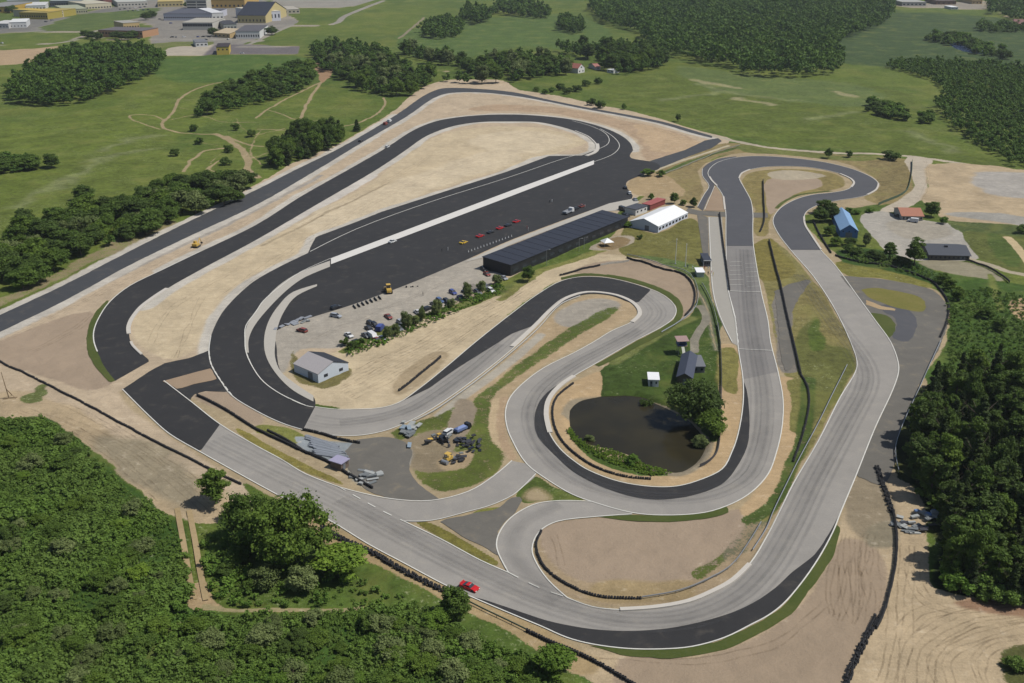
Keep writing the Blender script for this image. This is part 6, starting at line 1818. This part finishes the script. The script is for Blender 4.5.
def pile(name, label, cat, p, n, size, mats_, spread, zh=.9, long_=1.0, part='slab', rz=None):
    x, y, z = G3(p)
    o = root(name, label, cat, (x, y, z), rnd.uniform(0, 3) if rz is None else rz)
    for k in range(n):
        mb = MB(); sx = size * rnd.uniform(.6, 1.3) * long_; sy = size * rnd.uniform(.4, .9); h = rnd.uniform(.12, .45)
        mb.box(-sx / 2, sx / 2, -sy / 2, sy / 2, 0, h)
        q = mb.build(part, mats_[k % len(mats_)], o)
        q.location = (rnd.gauss(0, spread[0]), rnd.gauss(0, spread[1]), rnd.uniform(0, zh)); q.rotation_euler = (rnd.uniform(-.15, .15), rnd.uniform(-.15, .15), rnd.gauss(0, .35))


BLUEP, GREYP, PALEP = M('blue_sheet', 116, 148, 196), M('grey_sheet', 122, 126, 126), M('pale_sheet', 172, 174, 170)
pile('scrap_pile', 'heap of blue and white sheets at the edge of the right wood', 'scrap pile', (928, 516), 14, 1.6, [BLUEP, PALEP, BLUEP, PALEP], (1.6, 1.0), 1.1, part='sheet')
pile('scrap_pile', 'heap of grey boards and scrap beside the right barrier', 'scrap pile', (911, 526), 22, 1.7, [GREYP, PALEP, DARKM, GREYP], (2.6, 2.2), .8, 1.5, part='board')
pile('scrap_pile', 'low heap of dark scrap beside the yellow roller', 'scrap pile', (458, 459), 14, 1.3, [DARKM, GREYP, DARKM, RUBBER], (1.8, 1.2), .8, part='board')
pile('scrap_pile', 'dark heap of tyres and boxes below the tipper truck', 'scrap pile', (468, 445), 30, 1.5, [DARKM, RUBBER, DARKM, P_BLK], (1.6, 2.4), 1.0, part='box')
pile('scrap_pile', 'dark heap with yellow bits beside the black excavator', 'scrap pile', (437, 440), 16, 1.3, [DARKM, RUBBER, GREYP, MY], (1.8, 1.2), .8, part='box')
pile('material_stack', 'stack of pale blue grey building boards by the track edge', 'material stack', (410, 432.5), 20, 1.8, [GREYP, M('bluegrey_sheet', 140, 156, 168), PALEP], (3.0, 1.2), .8, 1.4, part='board')
pile('material_stack', 'pale grey stack of boards on the rubble behind the roofed store', 'material stack', (368, 477), 18, 1.6, [GREYP, PALEP], (2.0, 1.8), .4, 1.5, part='board')
pile('material_stack', 'white boards laid out on the dark paddock asphalt', 'material stack', (290, 324), 16, 1.7, [M('light_board', 150, 154, 160)], (4.6, .9), .1, 1.3, part='board', rz=heading((280, 326), (310, 315)))
pile('material_stack', 'few pale boards beside the dull red car', 'material stack', (306, 321.5), 6, 1.5, [GREYP, PALEP], (1.6, .6), .3, 1.3, part='board', rz=heading((280, 326), (310, 315)))
pile('tarpaulin_heap', 'grey brown tarpaulin covered heap near the end of the parked row', 'tarpaulin', (474, 289), 9, 3.0, [M('tarp_grey', 134, 126, 114)], (2.2, 1.0), .7, 1.2, part='cover')
# bundles of steel barrier rails and poles stored on the grass strip
a0, b0 = g((305, 437)), g((352, 455))
for k in range(9):
    t = k / 8
    p0 = g((304 + 6 * t, 436 + 18 * t)); p1 = g((340 + 12 * t, 448 + 12 * t))
    L_ = math.hypot(p1[0] - p0[0], p1[1] - p0[1]); z = gz((p0[0] + p1[0]) / 2, (p0[1] + p1[1]) / 2)
    o = root('rail_bundle', 'bundle of long galvanised rails stored in rows on the grass strip', 'rail bundle', ((p0[0] + p1[0]) / 2, (p0[1] + p1[1]) / 2, z), math.atan2(p1[1] - p0[1], p1[0] - p0[0]), 'rail bundles on the grass strip')
    for j in range(4):
        w = rnd.uniform(-.25, .25); s = rnd.uniform(.3, .48)
        MB().box(-L_ * s, L_ * s, -.62 + j * .34 + .02, -.62 + j * .34 + .3, .15 + .02 * j, .42 + .05 * rnd.random()).build('rail', STEEL, o)
    for xx in (-L_ * .25, L_ * .25): MB().box(xx - .1, xx + .1, -.7, .8, 0, .148).build('bearer', WOODP, o)
# roofed store
o, L, y0, y1 = block('store_shed', 'small shed with a lilac grey roof between rail bundles and barrier', 'shed', (341.5, 471.5), (349, 466.5), (333, 466.5), 2.2, M('store_wall', 120, 104, 92), M('lilac_roof', 172, 166, 190, .4), door=[('y0', 1.2, 1, 1.9)], win=[('y0', 2, 1.2, 1.7, .2)])
# tyre rows on the paddock edge
for k in range(7):
    p = (354.5 + 4.2 * k, 307.5 - 1.55 * k)
    o = root('barrier_block', 'dark slanting barrier block in the row of blocks on the paddock edge', 'barrier block', G3(p, .02), heading((354, 303), (359, 309)), 'barrier blocks on the paddock edge')
    MB().prism([(-.35, 0), (.35, 0), (.18, .35), (.12, .8), (-.12, .8), (-.18, .35)], -1.7, 1.7).build('block', RUBBER, o).rotation_euler = (0, 0, R(90))
    MB().box(-1.65, 1.65, -.1, .1, .805, .84).build('cap', GREYP, o)
# cones along the pit apron
CONE = MB(); CONE.cyl((0, 0, .06), (0, 0, .75), .17, .04, 8); CM = CONE.mesh('cone', W_WHITE)
CB = MB().box(-.24, .24, -.24, .24, 0, .06).mesh('base', RUBBER)
for k in range(15):
    t = k / 14
    p = (468.5 + 43 * t, 252.2 - 15.5 * t)
    o = root('marker_post', 'short white marker in the line between the car row and the pit apron', 'marker', G3(p, .02), 0, 'white markers along the pit apron')
    link('cone', CM, o).scale = (1.5, 1.5, 1.3); link('base', CB, o).scale = (1.6, 1.6, 1)

# ================================================================== BARRIERS
def tyre_wall(label, px, h=3, w=1, seed=0, name='tyre_wall', capm=None, z0=None):
    pts = resample(gs(px, 4), .62)
    o = root(name, label, 'tyre wall', (*pts[0], gz(*pts[0])), 0)
    mb = MB()
    ox, oy, oz = o.location
    r_ = random.Random(len(pts))
    for row in range(w):
        pl = pts if row == 0 else band(pts, 1.25 * row)[1]
        for i, (x, y) in enumerate(pl):
            zb = gz(x, y)
            hh = h if r_.random() > .06 else h - 1
            mb_ = []
            n = 8; vs = []; fs = []
            prof = [(.22, 0)]
            for k in range(hh):
                prof += [(.27, .02 + .21 * k), (.31, .105 + .21 * k), (.27, .19 + .21 * k)]
            prof += [(.16, .21 * hh)]
            jt = .05 if w == 1 else .22; jx, jy = r_.uniform(-jt, jt), r_.uniform(-jt, jt); hh = hh - (1 if w > 1 and r_.random() < .3 else 0)
            for rr, zz in prof:
                for q in range(n):
                    t = 2 * math.pi * q / n
                    vs.append((x - ox + jx + rr * math.cos(t), y - oy + jy + rr * math.sin(t), zb - oz + zz))
            for a in range(len(prof) - 1):
                for q in range(n):
                    fs.append((a * n + q, a * n + (q + 1) % n, (a + 1) * n + (q + 1) % n, (a + 1) * n + q))
            mb.add(vs, fs)
    q = mb.build('tyre_row', RUBBER, o); q['kind'] = 'stuff'
    return o


RAILM = {}


def guard_rail(label, px, m=None, h=.75, name='guard_rail', cat='guard rail', step=4.0, off=0.0, tall=.32, part='rail', postm=None):
    pts = resample(gs(px, 4), 1.0)
    if off: pts = band(pts, 2 * abs(off))[0 if off > 0 else 1]
    o = root(name, label, cat, (*pts[0], gz(*pts[0])), 0)
    ox, oy, oz = o.location
    m = m or STEEL
    L, Q = band(pts, .08)
    L2, Q2 = band(pts, .2)
    vs = []; fs = []; n = len(pts)
    for i in range(n):
        zb = gz(*pts[i]) - oz
        for (a, zz) in ((L2[i], h), (L[i], h - tall * .3), (L2[i], h - tall * .5), (L[i], h - tall * .7), (L2[i], h - tall), (Q[i], h - tall), (Q[i], h)):
            vs.append((a[0] - ox, a[1] - oy, zb + zz))
    K = 7
    for i in range(n - 1):
        for k in range(K):
            fs.append((i * K + k, i * K + (k + 1) % K, (i + 1) * K + (k + 1) % K, (i + 1) * K + k))
    fs += [tuple(range(K)), tuple(reversed(range((n - 1) * K, n * K)))]
    MB().add(vs, fs).build(part, m, o)
    key = (h, (postm or m).name)
    if key not in RAILM: RAILM[key] = MB().box(-.05, .05, -.05, .05, -.3, h - .02).mesh('post', postm or m)
    k = 0
    stp = max(step, len(pts) / 95)
    while k < n:
        x, y = Q[int(k)]
        link('post', RAILM[key], o, (x - ox, y - oy, gz(x, y) - oz)); k += stp
    return o


TW = tyre_wall
TW('long tyre wall on the sand left of the lower straight', [(-30, 344), (0, 362), (30, 376), (70, 397), (110, 418), (150, 439), (200, 464.5), (226, 478), (242, 485)], 3)
TW('tyre wall between the biggest tree and the round dark tree', [(323, 527), (340, 538), (373.5, 553), (406, 572), (430, 584), (448, 592.5)], 4, 2)
guard_rail('green guard rail below the red sports car', [(468, 603), (490, 614), (512, 624.5), (527, 632)], M('green_rail', 78, 96, 80))
TW('tyre wall along the bottom bend past the bright green tree', [(527, 632), (550, 643), (574.5, 653), (612, 672), (640, 690)], 4)
TW('tyre wall on the strip between lower straight and track', [(197.5, 396), (225, 410), (256, 429.5), (290, 446), (331, 464.5), (352, 477), (373.5, 489.5)], 4)
TW('rough tyre row beside the stored rail bundles', [(268, 431), (290, 443), (310, 455), (328, 463)], 3)
TW('short tyre wall on the inside of the track bend by the rail bundles', [(303.5, 430.5), (320, 434), (340, 440), (361, 444)], 4)
TW('short tyre wall on the sand above the dark track wedge', [(399, 391), (420, 375), (441, 358)], 4)
TW('short tyre wall behind the hairpin by the pit building', [(560, 276), (580, 271), (600, 266)], 4)
o = guard_rail('pale concrete wall leading from the short hairpin tyre wall', [(600.5, 266), (615, 263), (630, 260.5)], M_CONC, .9, 'concrete_wall', 'wall', 4, 0, .88)
TW('curved tyre wall around the hairpin gravel trap', [(627, 258), (640, 262), (659, 268), (680, 273.5), (690, 281), (695, 293), (692.5, 307), (685, 316)], 4)
guard_rail('grey guard rail behind the curved hairpin tyre wall', [(627, 255), (640, 258.5), (660, 265), (682, 270.5), (693, 279), (698, 293), (695, 308), (680, 322), (660, 334)], None)
TW('straight black tyre wall along the pit lane', [(719.5, 214), (722.5, 240), (726, 265), (729.5, 291)], 5)
TW('black tyre barrier in the dry grass inside the chicane', [(763, 181), (763.5, 200), (764, 222), (760, 232)], 5)
TW('long tyre barrier down the dry infield beside the start straight', [(769, 241), (774, 262), (780.5, 286), (786, 312), (793, 342), (800.5, 374.5)], 5)
TW('tyre wall curving between the sand strip and green bank of the infield', [(800.5, 374.5), (807, 387), (809, 402), (807, 417), (801, 440), (793, 462)], 3)
guard_rail('guard rail along the infield edge of the right hand straight', [(847, 366), (830, 400), (818, 424.5), (800, 458), (785, 488), (773, 513), (766, 530), (752, 552)], None)
TW('tyre wall around the left end of the pond', [(573, 384), (558, 396), (553, 407), (553, 419.5), (558, 435), (569.5, 449.5), (594.5, 467), (624.5, 477), (652, 480)], 3)
guard_rail('dark fence down the right side of the pond lawn', [(718, 325), (720, 342), (721.5, 380), (720.5, 415), (719.5, 442), (716, 455), (708, 463), (698, 468)], DARKM, 1.1, 'fence', 'fence', 3, 0, .8, 'mesh_panel')
TW('tyre wall inside the last hairpin above the gravel', [(541, 532), (536, 545), (542, 564.5), (552, 575), (562, 582), (584.5, 593), (607, 598), (642, 599)], 3)
guard_rail('thin guard rail inside the last hairpin on its right side', [(642, 599), (680, 592), (705, 582), (730, 568), (748, 545), (762, 522)], None)
TW('long dark tyre wall beside the lower right gravel', [(893, 513), (896, 535), (895.5, 562), (890, 590), (883, 614.5), (876, 630)], 5, 1)
TW('thick double tyre wall at the lower edge of the right gravel', [(878, 618), (868, 640), (856, 664), (846, 690)], 4, 2)
TW('thick double tyre wall in the shade by the right wood', [(878, 468), (884, 485), (889, 500), (893, 513)], 4, 2)
guard_rail('grey guard rail below the right wood edge', [(940.5, 342), (930, 365), (918, 392), (905, 420), (895.5, 447), (896, 462), (899, 474.5)], None, .9)
TW('long curved tyre wall below the hedge of the gravel yard', [(835.5, 256), (850, 260.5), (868, 263.5), (890, 267), (905.5, 271), (920, 276), (930.5, 281), (940.5, 291)], 4)
TW('tyre wall around the old asphalt bend', [(940.5, 291), (948, 303), (947, 321), (940, 338)], 4)
TW('short tyre wall beside the chicane exit below the blue hall', [(813, 221), (820, 236), (831, 253.5)], 4)
guard_rail('white guard rail on the outside of the paddock bend', [(412, 421), (430, 412), (456, 394.5), (481, 376), (512, 350.5), (535, 330), (560, 304), (580, 296)], M('rail_white', 206, 206, 202), .8, off=-1.0)
guard_rail('green mesh fence along the curve of the access road', [(912, 162), (911, 178), (905, 193), (892, 200), (878, 206)], M('fence_green', 70, 92, 70), 1.4, 'fence', 'fence', 3, 0, 1.2, 'mesh_panel')
guard_rail('wire fence between the chicane and the bright field', [(662, 176), (690, 165), (720, 152), (740, 146.5)], M('fence_grey', 150, 150, 138), 1.1, 'fence', 'fence', 4, 0, .5, 'mesh_panel')
guard_rail('dark fence below the low dark hall', [(965, 262), (985, 268), (1000, 276), (1010, 284)], DARKM, 1.2, 'fence', 'fence', 3, 0, .9, 'mesh_panel')
guard_rail('light fence on the lane beside the start of the pit lane', [(702, 285), (710, 300), (716, 320), (720, 342)], M('fence_pale', 150, 156, 140), 1.2, 'fence', 'fence', 3, 0, .5, 'mesh_panel')

# ================================================================== POLES, PEOPLE
def pole(label, p, h, m=W_WHITE, r=.17, name='flagpole', cat='flagpole', flag=None):
    o = root(name, label, cat, G3(p), 0)
    MB().cyl((0, 0, -.3), (0, 0, h), r, r * .6, 8).build('mast', m, o)
    MB().cyl((0, 0, -.05), (0, 0, .25), r * 2.4, n=8).build('foot', STEEL, o)
    MB().cyl((0, 0, h), (0, 0, h + .15), r * 1.4, r * .5, 8).build('finial', STEEL, o)
    return o


pole('white flagpole left of its twin on the dry lawn', (675.3, 264), 11)
pole('white flagpole with dark shrubs at its foot', (685.3, 266.5), 10)


def lamp(label, p, h, arm=1.2, rz=0.0):
    o = root('lamp_post', label, 'lamp post', G3(p), rz)
    MB().cyl((0, 0, -.3), (0, 0, h), .09, .06, 8).build('mast', STEEL, o)
    MB().cyl((0, 0, h - .05), (arm, 0, h + .1), .045, n=6).build('arm', STEEL, o)
    MB().box(arm - .25, arm + .45, -.16, .16, h + .02, h + .2).build('lamp_head', W_GREY, o)


lamp('grey lamp post before the middle of the black pit building', (546.5, 265), 7)
lamp('grey lamp post before the right part of the black pit building', (579, 252), 6)
lamp('grey lamp post before the far right part of the black pit building', (584, 249.5), 5.5)
o = root('timber_mast', 'brown leaning timber mast with crossed feet at the left sand edge', 'mast', G3((9, 398)), R(15))
MB().cyl((0, 0, -.2), (-.8, .2, 9), .16, .1, 7).build('pole', WOODP, o)
MB().cyl((-.2, 0, 3.2), (2.2, -.8, -.1), .1, .08, 6).build('brace', WOODP, o)
MB().cyl((-.2, 0, 3.2), (.5, 2.2, -.1), .1, .08, 6).build('brace', WOODP, o)
MB().box(-1.6, 2.4, -.12, .12, 0.02, .25).build('sleeper', WOODP, o)

SK, HA = mat('skin', (.45, .28, .2), .6, .05), mat('hair', (.05, .035, .025), .8, .1)
PM = {}


def person_mesh(cloth):
    """standing figure grown from a jointed skeleton"""
    if cloth.name in PM: return PM[cloth.name]
    me = bpy.data.meshes.new('person')
    J = [(0, 0, .95), (0, 0, 1.2), (0, .01, 1.42), (0, 0, 1.52), (0, .02, 1.64), (0, .02, 1.74),
         (.17, 0, 1.42), (.24, .02, 1.15), (.25, .08, .9), (-.17, 0, 1.42), (-.25, 0, 1.15), (-.22, .12, .95),
         (.09, 0, .9), (.11, .03, .5), (.11, -.02, .08), (.11, .12, .03), (-.09, 0, .9), (-.12, -.02, .5), (-.13, -.1, .08), (-.13, .04, .03)]
    E = [(0, 1), (1, 2), (2, 3), (3, 4), (4, 5), (2, 6), (6, 7), (7, 8), (2, 9), (9, 10), (10, 11), (0, 12), (12, 13), (13, 14), (14, 15), (0, 16), (16, 17), (17, 18), (18, 19)]
    RR = [.14, .13, .13, .06, .095, .07, .07, .05, .04, .07, .05, .04, .09, .065, .045, .04, .09, .065, .045, .04]
    me.from_pydata(J, E, []); me.materials.append(cloth)
    ob = bpy.data.objects.new('person_tmp', me); C.objects.link(ob)
    sk = ob.modifiers.new('s', 'SKIN'); ss = ob.modifiers.new('u', 'SUBSURF'); ss.levels = 1
    for v, r in zip(me.skin_vertices[0].data, RR): v.radius = (r, r)
    me.skin_vertices[0].data[0].use_root = True
    dg = bpy.context.evaluated_depsgraph_get()
    out = bpy.data.meshes.new_from_object(ob.evaluated_get(dg))
    out.name = 'body'
    bpy.data.objects.remove(ob)
    head = MB()
    for i in range(5):
        pass
    PM[cloth.name] = out
    return out


HAIR = MB(); HAIR.cyl((0, -.01, 1.66), (0, -.01, 1.80), .1, .06, 8); HM = HAIR.mesh('hair', HA)
FACE = MB(); FACE.cyl((0, .075, 1.56), (0, .085, 1.68), .06, .055, 8); FM = FACE.mesh('face', SK)


def person(label, p, cloth, rz, group=None):
    o = root('person', label, 'person', G3(p, .03), rz, group)
    b = link('body', person_mesh(cloth), o); link('hair', HM, b); link('face', FM, b)
    return o


CL = [M('cloth_red', 170, 60, 54), M('cloth_white', 220, 220, 216), M('cloth_blue', 60, 72, 110), M('cloth_black', 40, 40, 44), M('cloth_yellow', 214, 190, 80)]
for lab, p, k in (('person in red standing in front of the timing hut', (704.5, 269.5), 0), ('person in white standing in front of the timing hut', (708, 270), 1), ('person in dark clothes below the timing hut', (708, 275), 3), ('person in red at the pit lane edge', (711.5, 274), 0), ('person in yellow at the pit lane edge', (713, 276), 4),
                  ('person in blue standing beside the foot of the flagpole', (687.5, 268.5), 2), ('person in white on the grass near the flagpoles', (692.5, 270), 1), ('person in white standing alone on the paddock', (448, 250.5), 1), ('person in black left of the yellow car', (442, 252), 3), ('person in red by the red end of the car row', (527, 229), 0),
                  ('person in white near the red end of the car row', (528.3, 230.5), 1), ('person in black in the middle of the paddock', (549.5, 203), 3), ('person in white in the middle of the paddock', (552, 202.3), 1), ('person in black walking on the concrete below the loader', (423, 295.5), 3), ('person in white on the pit apron', (585, 207.5), 1)):
    person(lab, p, CL[k], rnd.uniform(0, 6))
o = root('tyre_stack', 'few dark tyres stacked on the concrete near the loader', 'tyre stack', G3((411, 287)), 0)
for k, (dx, dy) in enumerate(((0, 0), (.7, .2), (-1.8, -.5), (2.6, .8))):
    t_ = MB(); t_.cyl((dx, dy, 0), (dx, dy, .25 + .22 * (k % 3)), .33, n=10); t_.build('tyre', RUBBER, o)
# ================================================================== CAMERA, LIGHT
cam = bpy.data.cameras.new('camera'); co = bpy.data.objects.new('camera', cam); C.objects.link(co)
co.location = (0, 0, CAM_H); co.rotation_euler = (math.pi / 2 - PITCH, 0, 0)
cam.sensor_width = 36; cam.lens = FPX / 1024 * 36
cam.shift_y = 0
cam.clip_start = 1; cam.clip_end = 30000
bpy.context.scene.camera = co
ELEV, AZ = R(57), R(98)      # sun to the right of the view, slightly towards the viewer (azimuth clockwise from +Y)
wd = bpy.data.worlds.new('World'); bpy.context.scene.world = wd; wd.use_nodes = True
nt = wd.node_tree
sky = nt.nodes.new('ShaderNodeTexSky'); sky.sky_type = 'NISHITA'; sky.sun_disc = False
sky.sun_elevation = ELEV; sky.sun_rotation = AZ
bg = nt.nodes['Background']; nt.links.new(sky.outputs[0], bg.inputs[0]); bg.inputs[1].default_value = 0.085
sl = bpy.data.lights.new('sun', 'SUN'); so = bpy.data.objects.new('sun', sl); C.objects.link(so)
sl.energy = 4.6; sl.angle = R(0.5); sl.color = (1.0, 0.965, 0.91)
d = Vector((math.sin(AZ) * math.cos(ELEV), math.cos(AZ) * math.cos(ELEV), math.sin(ELEV)))
so.rotation_euler = d.to_track_quat('Z', 'Y').to_euler()
vs = bpy.context.scene.view_settings
vs.view_transform = 'Standard'; vs.look = 'None'; vs.exposure = 0.3; vs.gamma = 1.0; vs.use_curve_mapping = False

# thin summer haze: one box of even air round the whole site

hm = bpy.data.materials.new('haze_air'); hm.use_nodes = True
hn = hm.node_tree
for n_ in list(hn.nodes): hn.nodes.remove(n_)
ho = hn.nodes.new('ShaderNodeOutputMaterial'); hv = hn.nodes.new('ShaderNodeVolumePrincipled')
hv.inputs['Color'].default_value = (0.86, 0.92, 1.0, 1); hv.inputs['Density'].default_value = 0.00004; hv.inputs['Anisotropy'].default_value = 0.2
hn.links.new(hv.outputs[0], ho.inputs['Volume'])
tag(MB().box(-9200, 9200, -2700, 14300, -4.0, 190).build('haze', hm), kind='stuff')
